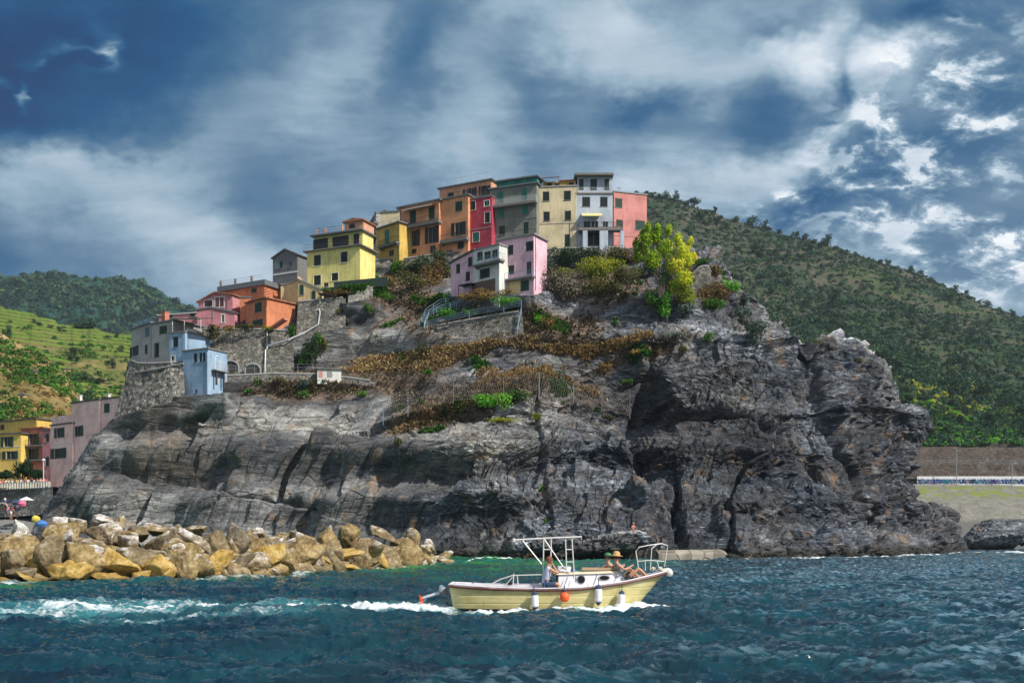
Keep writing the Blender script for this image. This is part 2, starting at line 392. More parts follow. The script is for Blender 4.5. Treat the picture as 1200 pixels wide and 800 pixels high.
# carry the same sheet on to the horizon all round, a little lower
nv = []
R0, R1 = 8.5, 6000.
q = MB()
q.span(-2400, 2400, -900, 1650, -1.2, -.35)
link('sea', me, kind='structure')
fl = q.build('sea', SEA.m, kind='structure')
# ------------------------------------------------------------------ the headland
ROCKL = [(285, 640, 757), (290, 560, 790), (298, 470, 836), (304, 437, 845), (320, 428, 852), (332, 398, 866), (338, 365, 872), (350, 349, 882), (375, 300, 906), (386, 238, 922), (396, 205, 948), (400, 200, 984),
         (410, 185, 1006), (424, 150, 1024), (440, 150, 1037), (462, 150, 1049), (477, 143, 1052), (484, 136, 1084), (500, 122, 1083), (515, 110, 1068), (540, 92, 1074), (560, 75, 1072), (575, 63, 1074), (590, 52, 1085), (602, 42, 1102), (622, 30, 1119), (640, 24, 1126), (668, 15, 1134)]
CT = [(20, 660, 158), (150, 660, 150), (300, 660, 142), (400, 660, 134), (480, 660, 124), (560, 660, 116), (640, 660, 110), (700, 660, 107), (760, 660, 109), (850, 660, 115), (950, 660, 121), (1050, 660, 135), (1130, 660, 165),
      (560, 640, 119), (640, 636, 112), (700, 630, 110), (760, 634, 112), (860, 648, 116), (940, 648, 121), (640, 622, 116), (700, 618, 113), (745, 618, 113), (790, 615, 119), (600, 600, 124),
      (50, 600, 161), (150, 600, 155), (300, 600, 148), (420, 600, 141), (500, 600, 131), (560, 600, 125), (640, 600, 122), (700, 600, 121), (780, 600, 121), (850, 600, 121), (960, 600, 128), (1060, 600, 146), (1110, 600, 168),
      (90, 540, 163), (200, 540, 157), (350, 540, 151), (440, 540, 144), (500, 530, 137), (560, 520, 134), (620, 530, 133), (645, 530, 140), (720, 540, 137), (800, 540, 132), (880, 540, 130), (980, 540, 140), (1060, 540, 157),
      (145, 480, 167), (230, 470, 162), (300, 480, 158), (400, 480, 154), (480, 485, 148), (560, 480, 142), (620, 480, 141), (650, 480, 148), (740, 480, 146), (820, 480, 139), (900, 480, 137), (980, 480, 146), (1055, 480, 161), (1080, 490, 165),
      (150, 435, 172), (250, 450, 166), (300, 452, 163), (380, 452, 161), (440, 455, 157), (520, 455, 150), (620, 450, 147), (700, 450, 151), (820, 440, 143), (900, 440, 142), (960, 440, 149), (1040, 440, 163),
      (270, 438, 168), (340, 438, 169), (400, 436, 168), (300, 425, 171), (400, 420, 168),
      (200, 412, 178), (250, 400, 174), (350, 400, 171), (450, 400, 165), (520, 400, 157), (560, 402, 155), (600, 402, 152), (640, 392, 152.5), (640, 370, 154.5), (700, 400, 150.5), (800, 400, 148), (880, 400, 148), (940, 402, 153), (1000, 410, 163),
      (350, 352, 175), (400, 352, 176), (440, 350, 174), (500, 348, 170), (560, 350, 168), (600, 348, 167), (660, 350, 160), (700, 350, 157), (780, 350, 152), (850, 350, 155), (880, 355, 160),
      (440, 305, 186), (480, 305, 184), (560, 305, 182), (640, 300, 178), (700, 300, 172), (770, 310, 162), (830, 310, 163), (560, 320, 180), (600, 320, 178),
      (480, 292, 190), (640, 287, 188), (700, 286, 186), (750, 286, 186)]
RL = np.array(ROCKL, float); CTa = np.array(CT, float)
def rockY(px, py):
    shp = np.shape(px); px = np.ravel(px); py = np.ravel(py); out = np.empty(len(px))
    for s in range(0, len(px), 60000):
        a, b = px[s:s+60000, None], py[s:s+60000, None]
        d = ((a-CTa[None, :, 0])/34)**2+((b-CTa[None, :, 1])/17)**2
        wt = np.exp(-.5*d)+1e-3/(1+d)**2
        out[s:s+60000] = (wt*CTa[None, :, 2]).sum(1)/wt.sum(1)
    return out.reshape(shp)
def rockP(px, py, off=0.):
    return at(px, py, float(rockY(np.array([px]), np.array([py]))[0])-off)
rows = np.concatenate([np.arange(285, 300, .6), np.arange(300, 668, .85)])
NCF = 1150
xl = np.interp(rows, RL[:, 0], RL[:, 1]); xr = np.interp(rows, RL[:, 0], RL[:, 2])
jl = pn(np.stack([rows*.07, 0*rows, 0*rows], 1), 1)*3+pn(np.stack([rows*.25, 0*rows, 0*rows], 1), 2)*1.5
jr = pn(np.stack([rows*.07, 0*rows+5, 0*rows], 1), 1)*4+pn(np.stack([rows*.25, 0*rows+9, 0*rows], 1), 2)*2.5
xl = xl+jl*.6; xr = xr+jr
c = np.linspace(0, 1, NCF)
PX = xl[:, None]+(xr-xl)[:, None]*c[None, :]; PY = rows[:, None]+0*PX
YY = rockY(PX, PY)
# ledges cut for the houses and walls: (x0, y0, Y0, x1, y1, Y1) runs along the foot of each
PADS = [(433, 306, 188, 441, 306, 186), (441, 314, 183, 470, 316, 181.6), (470, 315, 181.6, 520, 305, 178.8), (520, 305, 178.8, 556, 304, 177.6), (556, 300, 177.0, 636, 301, 174.6), (636, 302, 174.4, 732, 299, 173.8), (732, 292, 176.5, 760, 293, 178),
        (352, 339, 175, 422, 336, 170.5), (422, 338, 171, 440, 334, 172.5), (408, 356, 168.2, 437, 350, 169), (345, 396, 167.6, 407, 384, 166.8), (528, 349, 162.8, 556, 345, 160.6), (556, 343, 160, 585, 345, 159.2), (584, 346, 158.4, 626, 346, 155.2), (626, 347, 155.5, 640, 342, 158.5),
        (510, 391, 158.6, 545, 397, 156.2), (545, 397, 156.2, 614, 393, 153), (236, 447, 165.8, 346, 437, 164.6), (131, 491, 166, 176, 478, 161.6), (176, 478, 161.6, 218, 469, 159.6), (212, 466, 159.8, 262, 462, 157.4), (262, 449, 163.6, 380, 447, 162.2), (380, 447, 162.2, 440, 454, 158.8), (804, 345, 156.6, 838, 344, 156.6)]
PW = np.zeros_like(YY)
for (x0, y0, Y0, x1, y1, Y1) in PADS:
    f = np.clip((PX-x0)/(x1-x0), 0, 1); yb_ = y0+(y1-y0)*f; yt_ = Y0+(Y1-Y0)*f
    wx = sstep(x0-12-.16*np.maximum(PY-yb_, 0)*1.5-8, x0-1, PX)*(1-sstep(x1+1, x1+20+.16*np.maximum(PY-yb_, 0)*1.5, PX))
    dy_ = PY-yb_
    below = wx*(1-sstep(8, 48, dy_))*(dy_ >= -1.5)
    YY = YY+(np.minimum(YY, yt_-.25)-YY)*below
    above = wx*(dy_ < -1.5)*sstep(-24, -14, dy_)
    YY = YY+(np.maximum(YY, yt_+2.2)-YY)*above
    PW = np.maximum(PW, np.maximum(wx*(1-sstep(8, 38, dy_))*(dy_ >= -1.5), above))
wl = 14.; eL = np.clip((PX-xl[:, None])/wl, 0, 1); eR = np.clip((xr[:, None]-PX)/22., 0, 1)
YY = YY+9*(1-np.sqrt(1-(1-eL)**2))+12*(1-np.sqrt(np.clip(1-(1-eR)**2, 0, 1)))
# sides and back close the rock behind the crest
def P3(PX, PY, YY): return np.stack([(PX-CX)/FP*YY, YY, EYE+(HOR-PY)/FP*YY], -1)
front = P3(PX, PY, YY)
nb = 14
rt = front[:, -1:, :]; lf = front[:, :1, :]
tt = np.linspace(0, 1, nb+1)[1:]
yb = 235.
zrow = front[:, NCF//2, 2]
def side(pt, sgn):
    P = np.repeat(pt, nb, 1).copy(); P[:, :, 1] = pt[:, :, 1]+(yb-pt[:, :, 1])*tt[None, :]
    P[:, :, 0] = pt[:, :, 0]+sgn*6*np.sin(tt*math.pi)[None, :]; return P
sr = side(rt, 1); sl_ = side(lf, -1)[:, ::-1]
midb = np.stack([sr[:, -1]+(sl_[:, 0]-sr[:, -1])*k for k in np.linspace(0, 1, 10)[1:-1]], 1)
ring = np.concatenate([front, sr, midb, sl_], 1)
nr, nc = ring.shape[:2]
V = ring.reshape(-1, 3)
# smooth normals of the base form
du = np.roll(ring, -1, 1)-np.roll(ring, 1, 1); dv = np.gradient(ring, axis=0)
N = np.cross(du, dv); N /= np.linalg.norm(N, axis=2)[:, :, None]+1e-9
N = N.reshape(-1, 3)
if N[(nr//2)*nc+NCF//2, 1] > 0: N = -N
ppx = np.concatenate([PX, np.repeat(PX[:, -1:], nc-NCF, 1)], 1).ravel(); ppy = np.repeat(rows[:, None], nc, 1).ravel()
def rotm(ax, ay, az):
    return np.array(Matrix.Rotation(ax, 3, 'X') @ Matrix.Rotation(ay, 3, 'Y') @ Matrix.Rotation(az, 3, 'Z'))
wa = sstep(470, 560, ppx)                      # 0 on the western slabs, 1 on the folded eastern rock
wrp = np.stack([fbm(V*.045, 3, 80+k) for k in range(3)], 1)
def block(sc, A, seed, warp, amp):
    Q = (V+wrp*warp) @ A.T/np.array(sc); H, E, Rn = facets(Q, seed)
    return (H-.22*np.exp(-E*9))*amp, E, Rn
A1 = rotm(0, R(57), R(10)); A2 = rotm(0, R(34), R(20)); A3 = rotm(0, R(-18), R(-15))
h1, e1, r1 = block((26, 11, 6.5), A1, 1, 4, 2.2)
h1b, e1b, r1b = block((13, 7, 2.8), A1, 2, 2.5, .7)
h1c, _, _ = block((3.0, 2, 1.0), A1, 3, 3, .2)
h2, e2, r2 = block((15, 9, 5.5), A2, 4, 8, 3.1)
h2b, e2b, r2b = block((5.0, 3.6, 1.6), A2, 5, 5, 1.7)
h2c, e2c, r2c = block((2.0, 1.6, .6), A3, 6, 4, .62)
h2d, _, _ = block((.9, .8, .32), A2, 7, 2, .22)
big = fbm(V*.03, 3, 90)*5.0
fine = fbm(V*.5, 3, 93)*.28
bed = V[:, 2]*.85-V[:, 0]*.5+wrp[:, 0]*9+wrp[:, 2]*4
bands = np.sin(bed*2.6)*.22*sstep(-.1, .3, fbm(V*.06, 2, 97))+np.sin(bed*6.5)*.07
def fault(pts, amp, wd, side=1):
    """a break in the rock: one side steps back along a line and eases out again"""
    P = np.array(pts, float); best = np.full(len(ppx), 1e9); sd = np.zeros(len(ppx)); jx = ppx+5*wrp[:, 0]*2; jy = ppy+5*wrp[:, 1]*2
    for a, b in zip(P[:-1], P[1:]):
        d = b-a; L2 = (d*d).sum(); tq = np.clip(((jx-a[0])*d[0]+(jy-a[1])*d[1])/L2, 0, 1)
        ex, ey = jx-a[0]-tq*d[0], jy-a[1]-tq*d[1]; r_ = np.hypot(ex, ey); m = r_ < best; best = np.where(m, r_, best); sd = np.where(m, np.sign(ex*d[1]-ey*d[0])*side, sd)
    on = sstep(-3.5, 0, sd*best)
    return -amp*np.where(sd > 0, np.exp(-best/wd), on*np.exp(-best/3.))
FA = fault([(246, 486), (232, 505), (205, 540), (178, 575), (165, 610)], 2.6, 20, -1)+fault([(392, 478), (366, 512), (338, 552), (322, 585)], 3.2, 24, -1)+fault([(405, 490), (385, 530), (362, 575), (345, 625)], 1.8, 26, 1)
FA = FA+fault([(162, 508), (140, 530), (105, 575), (80, 620)], 1.6, 22, -1)+fault([(320, 470), (300, 520), (270, 575), (250, 610)], 1.4, 18, 1)+fault([(150, 560), (230, 570), (330, 590), (360, 600)], 1.2, 12, 1)
FA = FA+fault([(634, 450), (629, 500), (634, 550), (645, 605)], 1.0, 26, -1)+fault([(480, 640), (500, 590), (540, 560), (600, 556), (625, 590)], 2.2, 30, 1)+fault([(740, 505), (800, 492), (860, 486), (930, 470)], 2.4, 18, 1)
FA = FA+fault([(958, 402), (966, 450), (990, 510), (1010, 570)], 2.4, 30, -1)+fault([(760, 400), (745, 440), (730, 500), (745, 560)], 2.2, 24, 1)+fault([(792, 560), (794, 600), (800, 640)], 3.0, 12, -1)+fault([(430, 500), (520, 478), (600, 480)], 1.6, 12, -1)+fault([(860, 640), (850, 590), (880, 540), (940, 500)], 1.8, 26, 1)
dL = h1*.9+h1b+h1c+fine*.35+big*.5
dR = h2+h2b+h2c+h2d+fine*1.6+big+bands*.8
# smooth pale shoulder in the middle and the dark bedded bay under it
shoul = np.exp(-((ppx-540)/75)**2-((ppy-520)/38)**2)
dR = dR*(1-.35*shoul)
# earthy slope between the houses and the bare rock: softer
soilw = sstep(300, 340, ppy)*(1-sstep(430, 470, ppy+.0*ppx+12*pn(np.stack([ppx*.02, 0*ppx, 0*ppx], 1), 8)))*(1-sstep(700, 900, ppx))
sw = lambda c_, k_: (c_ % 1)**k_
bedL = (V[:, 2]*.5-V[:, 0]*.84+wrp[:, 0]*5+wrp[:, 1]*3)/4.2
D = dL*(1-wa)+dR*wa*.92+FA+wa*(sw(bed/3.3, 2.)*.75+sw(bed/1.15+wrp[:, 1], 2.)*.26)*sstep(-.25, .15, fbm(V*.05, 2, 121))+(1-wa)*(sw(bedL, 3.)*.8+sw(bedL*3.1, 2.)*.18)*sstep(-.2, .2, fbm(V*.04, 2, 123))
D = D*(1-.45*soilw)
pwv = np.concatenate([PW, np.zeros((nr, nc-NCF))], 1).ravel()
D = D*(1-.93*pwv)
under = np.concatenate([np.ones(NCF), np.linspace(1, .3, nc-NCF)])[None, :].repeat(nr, 0).ravel()
V = V+N*(D*under)[:, None]
# ----- where earth and dry grass lie
sn = fbm(V*.11, 4, 101); sn2 = fbm(V*np.array([.3, .3, .7]), 3, 105)
def g2(px, py, sx, sy, rot=0.):
    c_, s_ = math.cos(R(rot)), math.sin(R(rot)); dx, dy = ppx-px, ppy-py
    return np.exp(-((dx*c_-dy*s_)/sx)**2-((dx*s_+dy*c_)/sy)**2)
soil = .95*g2(470, 340, 60, 36)+.8*g2(550, 385, 110, 26)+1.0*g2(500, 425, 95, 16, 6)+.9*g2(410, 455, 120, 12, 4)+.75*g2(660, 375, 80, 20)+.9*g2(700, 330, 70, 28)+1.0*g2(570, 462, 110, 18, 8)+.8*g2(740, 415, 60, 12, 25)+1.0*g2(680, 405, 50, 9)+.8*g2(500, 490, 60, 14, 15)+.75*g2(690, 470, 50, 16)+.8*g2(830, 340, 46, 30)+.4*g2(780, 400, 50, 30)+.6*g2(300, 455, 60, 14)+.5*g2(355, 440, 60, 20)+.5*g2(1000, 455, 28, 8)+.5*g2(640, 560, 10, 50)+.5*g2(870, 390, 30, 14)
soil = soil*.85+.55*sn+.35*sn2
ochre = .9*g2(470, 425, 90, 10, 5)+.8*g2(540, 410, 80, 9, 10)+1.0*g2(720, 403, 60, 8, 20)+.9*g2(665, 408, 40, 6)+.9*g2(510, 480, 60, 8, 18)+.8*g2(600, 440, 60, 10)+.6*g2(690, 455, 60, 8, -15)+.7*g2(700, 335, 24, 10)+.8*g2(450, 330, 20, 10)+.8*g2(650, 655, 40, 12)+.6*g2(900, 660, 120, 6)+.35*g2(100, 610, 30, 40)
ochre = ochre+.45*sn2+.3*sn
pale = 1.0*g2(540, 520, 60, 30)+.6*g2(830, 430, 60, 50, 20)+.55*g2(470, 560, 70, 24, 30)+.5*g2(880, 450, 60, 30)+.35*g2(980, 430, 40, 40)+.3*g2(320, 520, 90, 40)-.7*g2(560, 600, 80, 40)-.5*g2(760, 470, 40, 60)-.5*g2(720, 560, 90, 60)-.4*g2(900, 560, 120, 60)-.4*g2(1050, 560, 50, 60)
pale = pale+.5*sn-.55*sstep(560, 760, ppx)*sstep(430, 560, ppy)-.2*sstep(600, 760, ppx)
k = MATC = NT('cliff_rock'); pos = k.pos()
so_, oc_, pa_ = k.attr('soil'), k.attr('ochre'), k.attr('pale')
n1 = k.noise(k.map(pos, rot=(0, R(34), R(10)), scale=(.5, .7, 1.6)), .55, 9, .66, .6)
n1w = k.noise(k.map(pos, rot=(0, R(57), 0), scale=(.22, .6, 1.3)), .6, 9, .62, .4); wst = k.attr('west'); n1 = k.math('ADD', k.math('MULTIPLY', n1, k.math('SUBTRACT', 1., wst)), k.math('MULTIPLY', n1w, wst)); n2 = k.noise(pos, 2.4, 8, .7, .3); n3 = k.noise(pos, .12, 4, .5)
n4 = k.noise(k.map(pos, rot=(0, R(30), R(15)), scale=(.35, .5, 2.4)), 1.1, 7, .7, 1.2)
cg = k.ramp(n1, [(.30, (.045, .043, .040)), (.45, (.12, .115, .105)), (.57, (.21, .20, .18)), (.70, (.40, .38, .33))])
cb = k.ramp(n4, [(.34, (.030, .038, .048)), (.48, (.11, .12, .13)), (.57, (.22, .225, .23)), (.64, (.58, .58, .57))])
cr = k.mix(k.math('MULTIPLY', k.mapr(n3, .42, .58, 0, 1), k.mapr(wst, 0, 1, 1, .15)), cg, cb); cr = k.mix(k.math('MULTIPLY', wst, .45), cr, (.115, .112, .105), 'MIX')
cr = k.mix(1., cr, k.ramp(n2, [(.3, .55), (.5, 1.0), (.72, 1.45)]), 'MULTIPLY')
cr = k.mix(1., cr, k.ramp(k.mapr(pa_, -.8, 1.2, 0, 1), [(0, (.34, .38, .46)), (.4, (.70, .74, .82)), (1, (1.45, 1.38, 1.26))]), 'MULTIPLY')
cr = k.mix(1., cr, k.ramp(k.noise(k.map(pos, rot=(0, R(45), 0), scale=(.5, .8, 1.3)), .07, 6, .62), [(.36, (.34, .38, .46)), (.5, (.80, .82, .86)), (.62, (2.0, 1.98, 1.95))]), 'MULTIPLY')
cr = k.mix(k.mapr(k.noise(pos, .35, 5, .6), .58, .68, 0, .6), cr, (.19, .12, .07))
cr = k.mix(k.math('MULTIPLY', k.mapr(k.noise(pos, .06, 6, .65), .53, .64, 0, .4), k.mapr(wst, 0, 1, .55, 1)), cr, (.12, .095, .066))
cr = k.mix(k.mapr(k.noise(k.map(pos, scale=(1, 1, .07)), .5, 5, .6), .62, .72, 0, .38), cr, (.36, .34, .30))
vn = k.noise(pos, 1.3, 9, .75)
cs = k.ramp(vn, [(.3, (.035, .026, .020)), (.48, (.10, .070, .050)), (.62, (.19, .13, .085)), (.75, (.30, .22, .14))])
co = k.ramp(vn, [(.3, (.11, .05, .022)), (.5, (.27, .135, .055)), (.7, (.46, .29, .14))])
c1 = k.mix(k.math('MULTIPLY', k.mapr(so_, .35, .75, 0, 1), k.mapr(n2, .35, .55, .55, 1)), cr, cs)
c2 = k.mix(k.math('MULTIPLY', k.mapr(oc_, .5, .85, 0, .9), k.mapr(vn, .4, .55, .2, 1)), c1, co)
vq = k.n('ShaderNodeTexVoronoi', feature='F1'); k.l(k.map(pos, rot=(0, R(40), R(12)), scale=(.35, .5, 1.1)), vq.inputs['Vector']); vq.inputs['Scale'].default_value = 1.3; vq.inputs['Detail'].default_value = 2.0
ve = k.n('ShaderNodeTexVoronoi', feature='DISTANCE_TO_EDGE'); k.l(k.map(k.vmath('ADD', pos, k.vmath('MULTIPLY', k.n('ShaderNodeTexNoise', i_Scale=.8, i_Detail=4.).outputs[1], (1.5, 1.5, 1.5))), rot=(0, R(54), R(8)), scale=(.11, .4, 1.0)), ve.inputs['Vector']); ve.inputs['Scale'].default_value = .42
vs_c = k.n('ShaderNodeSeparateColor'); k.l(vq.outputs['Color'], vs_c.inputs[0])
c2 = k.mix(1., c2, k.ramp(vs_c.outputs[0], [(0, .62), (.5, 1.0), (1, 1.55)]), 'MULTIPLY')
crk = k.math('MAXIMUM', k.mapr(ve.outputs[0], 0, .03, 0, 1), k.mapr(k.noise(pos, .22, 4, .6), .56, .46, 0, 1)); c2 = k.mix(k.math('MULTIPLY', k.math('SUBTRACT', 1., crk), .6), c2, (.016, .016, .018))
hb = k.math('ADD', k.math('ADD', k.math('MULTIPLY', crk, .35), k.math('MULTIPLY', vs_c.outputs[1], .55)), k.math('MULTIPLY', n1, 1.2), k.math('ADD', k.math('MULTIPLY', n2, .45), k.math('MULTIPLY', n4, .6)))
pz = k.n('ShaderNodeSeparateXYZ'); k.l(pos, pz.inputs[0])
wet = k.mapr(k.math('ADD', pz.outputs[2], k.math('MULTIPLY', n2, -1.0)), .2, 1.3, 0, 1)      # splash-wet, weed-dark foot
c2 = k.mix(wet, (.028, .026, .022), c2)
rw = k.mapr(wet, 0, 1, .35, .85)
k.out(c2, rw, hb, .6, 1.0, .35)
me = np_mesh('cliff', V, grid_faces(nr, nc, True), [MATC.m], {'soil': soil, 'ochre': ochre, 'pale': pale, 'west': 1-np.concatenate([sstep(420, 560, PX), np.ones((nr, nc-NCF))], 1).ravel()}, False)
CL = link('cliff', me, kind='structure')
CLV = V.reshape(nr, nc, 3)[:, :NCF]; CLN = N.reshape(nr, nc, 3)[:, :NCF]
def cliff_at(px, py, off=0.):
    """surface point of the headland in the direction of a place in the photograph"""
    i = int(np.argmin(abs(rows-py))); j = int(np.argmin(abs(PX[i]-px))); return Vector(CLV[i, j])+Vector(CLN[i, j])*off
# flat top the village stands on


# ------------------------------------------------------------------ foliage tools
def leaves(cs, rs, n, leaf, rng, shell=.55, flat=1.0, droop=0.):
    """n leaf faces spread through the lobes (centres cs, radii rs (k,3))"""
    cs = np.asarray(cs, float); rs = np.asarray(rs, float)
    if rs.ndim == 1: rs = np.repeat(rs[:, None], 3, 1)
    w_ = (rs.prod(1))**.66; k_ = rng.choice(len(cs), n, p=w_/w_.sum())
    d = rng.normal(size=(n, 3)); d /= np.linalg.norm(d, axis=1)[:, None]
    rr = shell+(1-shell)*rng.rand(n)**.6; rr *= (.86+.28*rng.rand(n))
    C_ = cs[k_]+d*rs[k_]*rr[:, None]
    a = rng.normal(size=(n, 3))+d*.0; a /= np.linalg.norm(a, axis=1)[:, None]
    nrm = d*.8+rng.normal(size=(n, 3))*.55+np.array([0, 0, .3]); b = np.cross(nrm, a); b /= np.linalg.norm(b, axis=1)[:, None]
    a = np.cross(b, nrm); a /= np.linalg.norm(a, axis=1)[:, None]
    a[:, 2] -= droop
    s = leaf*(.6+.8*rng.rand(n))[:, None]
    V = np.stack([C_-a*s*.5, C_+b*s*.32+nrm*0.05*s, C_+a*s*.55, C_-b*s*.32+nrm*.05*s], 1).reshape(-1, 3)
    F = np.arange(4*n).reshape(-1, 4)
    tn = np.repeat(np.clip(.5+.22*rng.normal(size=n)+.16*(rng.rand(len(cs))[k_]-.5)*2, 0, 1), 4)
    return V, F, tn
def foliage_mat(name, dark, mid, light, rnd=.35, trans=.25):
    t = NT(name); a = t.attr('tint')
    oi = t.n('ShaderNodeObjectInfo').outputs['Random']
    f = t.math('ADD', a, t.math('MULTIPLY', t.math('SUBTRACT', oi, .5), rnd), clamp=True)
    nz = t.noise(t.pos(), .05, 3, .5); f = t.math('ADD', f, t.math('MULTIPLY', t.math('SUBTRACT', nz, .5), .7), clamp=True)
    c = t.ramp(f, [(.1, dark), (.5, mid), (.9, light)])
    m = t.out(c, .7, spec=.15)
    tr = t.n('ShaderNodeBsdfTranslucent'); t.l(t.mix(1., c, (1.6, 1.5, .7), 'MULTIPLY'), tr.inputs[0])
    mx = t.n('ShaderNodeMixShader'); mx.inputs[0].default_value = trans
    t.l(t.p.outputs[0], mx.inputs[1]); t.l(tr.outputs[0], mx.inputs[2]); t.l(mx.outputs[0], t.o.inputs[0])
    return m
FOL = dict(
    dark=foliage_mat('dark_leaves', (.006, .020, .010), (.016, .046, .018), (.045, .090, .026)),
    green=foliage_mat('green_leaves', (.015, .050, .010), (.040, .130, .018), (.11, .24, .03)),
    bright=foliage_mat('bright_leaves', (.02, .10, .012), (.06, .26, .018), (.18, .42, .04)),
    yellow=foliage_mat('yellow_leaves', (.06, .10, .012), (.24, .29, .025), (.52, .50, .06), trans=.4),
    olive=foliage_mat('olive_leaves', (.030, .036, .014), (.080, .085, .028), (.17, .155, .05)),
    rust=foliage_mat('rust_leaves', (.05, .036, .014), (.16, .105, .035), (.36, .25, .08)),
    twig=foliage_mat('dry_twigs', (.045, .040, .030), (.125, .110, .082), (.27, .235, .17), trans=.05),
    agave=foliage_mat('agave_leaves', (.02, .04, .036), (.055, .095, .080), (.14, .19, .15), trans=.05),
    reed=foliage_mat('reed_leaves', (.07, .14, .008), (.24, .42, .02), (.62, .60, .07), trans=.45),
    hill=foliage_mat('hill_leaves', (.008, .030, .024), (.026, .072, .040), (.085, .150, .050)),
)
BARK = flat_mat('bark', (.085, .065, .05), .9, nscale=4, var=.3)
def np_join(parts):
    V = []; F = []; T = []; b = 0
    for v, f, t in parts: V.append(v); F.append(f+b); T.append(t); b += len(v)
    return np.concatenate(V), np.concatenate(F), np.concatenate(T)
def tube_np(p0, p1, r0, r1, n=6):
    p0 = np.array(p0, float); p1 = np.array(p1, float); d = p1-p0; d /= np.linalg.norm(d)
    a = np.cross(d, [1, .1, 0]); a /= np.linalg.norm(a); b = np.cross(d, a); q = np.arange(n)*2*np.pi/n
    c_ = np.cos(q)[:, None]*a+np.sin(q)[:, None]*b
    V = np.concatenate([p0+c_*r0, p1+c_*r1]); k = np.arange(n); F = np.stack([k, (k+1) % n, (k+1) % n+n, k+n], 1)
    return V, F, np.full(len(V), .5)
# ------------------------------------------------------------------ hills
def hill(name, sky_, base, px0, px1, Yb, Yr, mat, ncol=500, nrow=300, bump=1.5, bs=.02, big=30, curve=1.2, seed=0, lower=None, jag=1.0, step=0., smask=.0, rise=.28):
    px = np.linspace(px0, px1, ncol); s = np.array(sky_, float); sk = np.interp(px, s[:, 0], s[:, 1])
    sk = sk+jag*pn(np.stack([px*.05, 0*px, 0*px+seed], 1), 3)*2+jag*pn(np.stack([px*.21, 0*px, 0*px+seed], 1), 4)*1.0
    b = np.array(base, float); bp = np.interp(px, b[:, 0], b[:, 1])
    t = np.linspace(0, 1, nrow)[:, None]
    PYh = bp+(sk-bp)*t; PXh = px[None, :]+0*PYh
    Yh = Yb+(Yr-Yb)*t**curve+0*PYh
    nz = fbm(np.stack([PXh.ravel()*.009, PYh.ravel()*.011, 0*PXh.ravel()+seed], 1), 3, seed+7).reshape(PXh.shape)
    gul = fbm(np.stack([PXh.ravel()*.02+PYh.ravel()*.012, PYh.ravel()*.004, 0*PXh.ravel()+seed], 1), 3, seed+9, .5, True).reshape(PXh.shape)
    Yh = Yh+big*nz*np.sin(np.pi*np.clip(t*1.0, 0, 1))+big*.35*gul*np.sin(np.pi*t)
    G = P3(PXh, PYh, Yh)
    # the far side falls away behind the ridge
    rb = []
    for kk in (1, 2, 3):
        P = G[-1].copy(); P[:, 1] += 40*kk*Yr/400; P[:, 2] = G[-1][:, 2]*(1-.28*kk)-2; rb.append(P)
    if lower is not None:
        lo = [P3(px, np.full(ncol, y_), np.full(ncol, Y_)) for (y_, Y_) in lower]
        G = np.concatenate([np.stack(lo), G], 0)
    G = np.concatenate([G, np.stack(rb)], 0)
    Vh = G.reshape(-1, 3)
    Vh[:, 2] += bump*fbm(Vh*bs*np.array([1, 1, 1.5]), 4, seed+20, .6)
    frv = np.zeros(len(Vh)); mkv = np.zeros(len(Vh))
    if step:
        zw = Vh[:, 2]+5*fbm(Vh*.008, 2, seed+30); fr = (zw/step) % 1; zs = (np.floor(zw/step)+sstep(.0, rise, fr))*step-(zw-Vh[:, 2]); mk = sstep(smask, smask+.25, fbm(Vh*.013, 3, seed+33)+.3)
        Vh[:, 2] += (zs-Vh[:, 2])*mk*(Vh[:, 1] < (Yr+Yb)*2); frv = fr; mkv = mk
    me = np_mesh(name, Vh, grid_faces(G.shape[0], ncol), [mat], {'riser': 1-sstep(.45, .66, sstep(.0, rise, frv)+.14*pn(Vh*.35, seed+40)), 'terraced': mkv}, True)
    o = link(name, me, kind='structure')
    return o, Vh.reshape(G.shape), px, sk, bp
def ground_mat(name, cols, gs, terr=0., tz=3., tcol=None, detail=.4):
    t = NT(name); p = t.pos()
    n = t.noise(t.map(p, scale=(1, .6, 1.4)), gs, 8, .68, .4); n2 = t.noise(p, gs*9, 6, .7)
    f = t.math('ADD', t.math('MULTIPLY', n, .65), t.math('MULTIPLY', n2, .35))
    c = t.ramp(f, cols)
    if terr:
        # stepped vineyard: green vine rows above dry earth banks
        s = t.n('ShaderNodeSeparateXYZ'); t.l(p, s.inputs[0])
        hz = t.math('ADD', s.outputs[2], t.math('MULTIPLY', t.noise(p, .012, 4, .5), 26.))
        nn_ = t.n('ShaderNodeSeparateXYZ'); t.l(t.n('ShaderNodeNewGeometry').outputs['Normal'], nn_.inputs[0])
        fr = t.mapr(t.attr('riser'), 0, 1, .4, .65)
        on = t.mapr(t.noise(p, gs*.9, 5, .55), .50-.2*terr, .62-.2*terr, 0, 1)
        tc = t.mix(t.mapr(fr, .45, .6, 0, 1), tcol[0], tcol[1]); tc = t.mix(t.mapr(n2, .35, .65, 0, .5), tc, tcol[2])
        on = t.math('MULTIPLY', on, t.attr('terraced')); c = t.mix(t.math('MULTIPLY', on, t.mapr(n2, .3, .5, .4, .95)), c, tc)
    return t.out(c, .9, f, 1.5, .8, .1)
far = ground_mat('far_wood', [(.36, (.006, .030, .030)), (.48, (.014, .052, .040)), (.56, (.028, .075, .040)), (.68, (.09, .10, .06))], .012)
midm = ground_mat('vine_terraces', [(.34, (.035, .060, .015)), (.46, (.10, .12, .03)), (.54, (.19, .15, .06)), (.66, (.32, .23, .12))], .018, 1.1, 5.2, ((.10, .175, .02), (.085, .064, .032), (.035, .075, .015)))
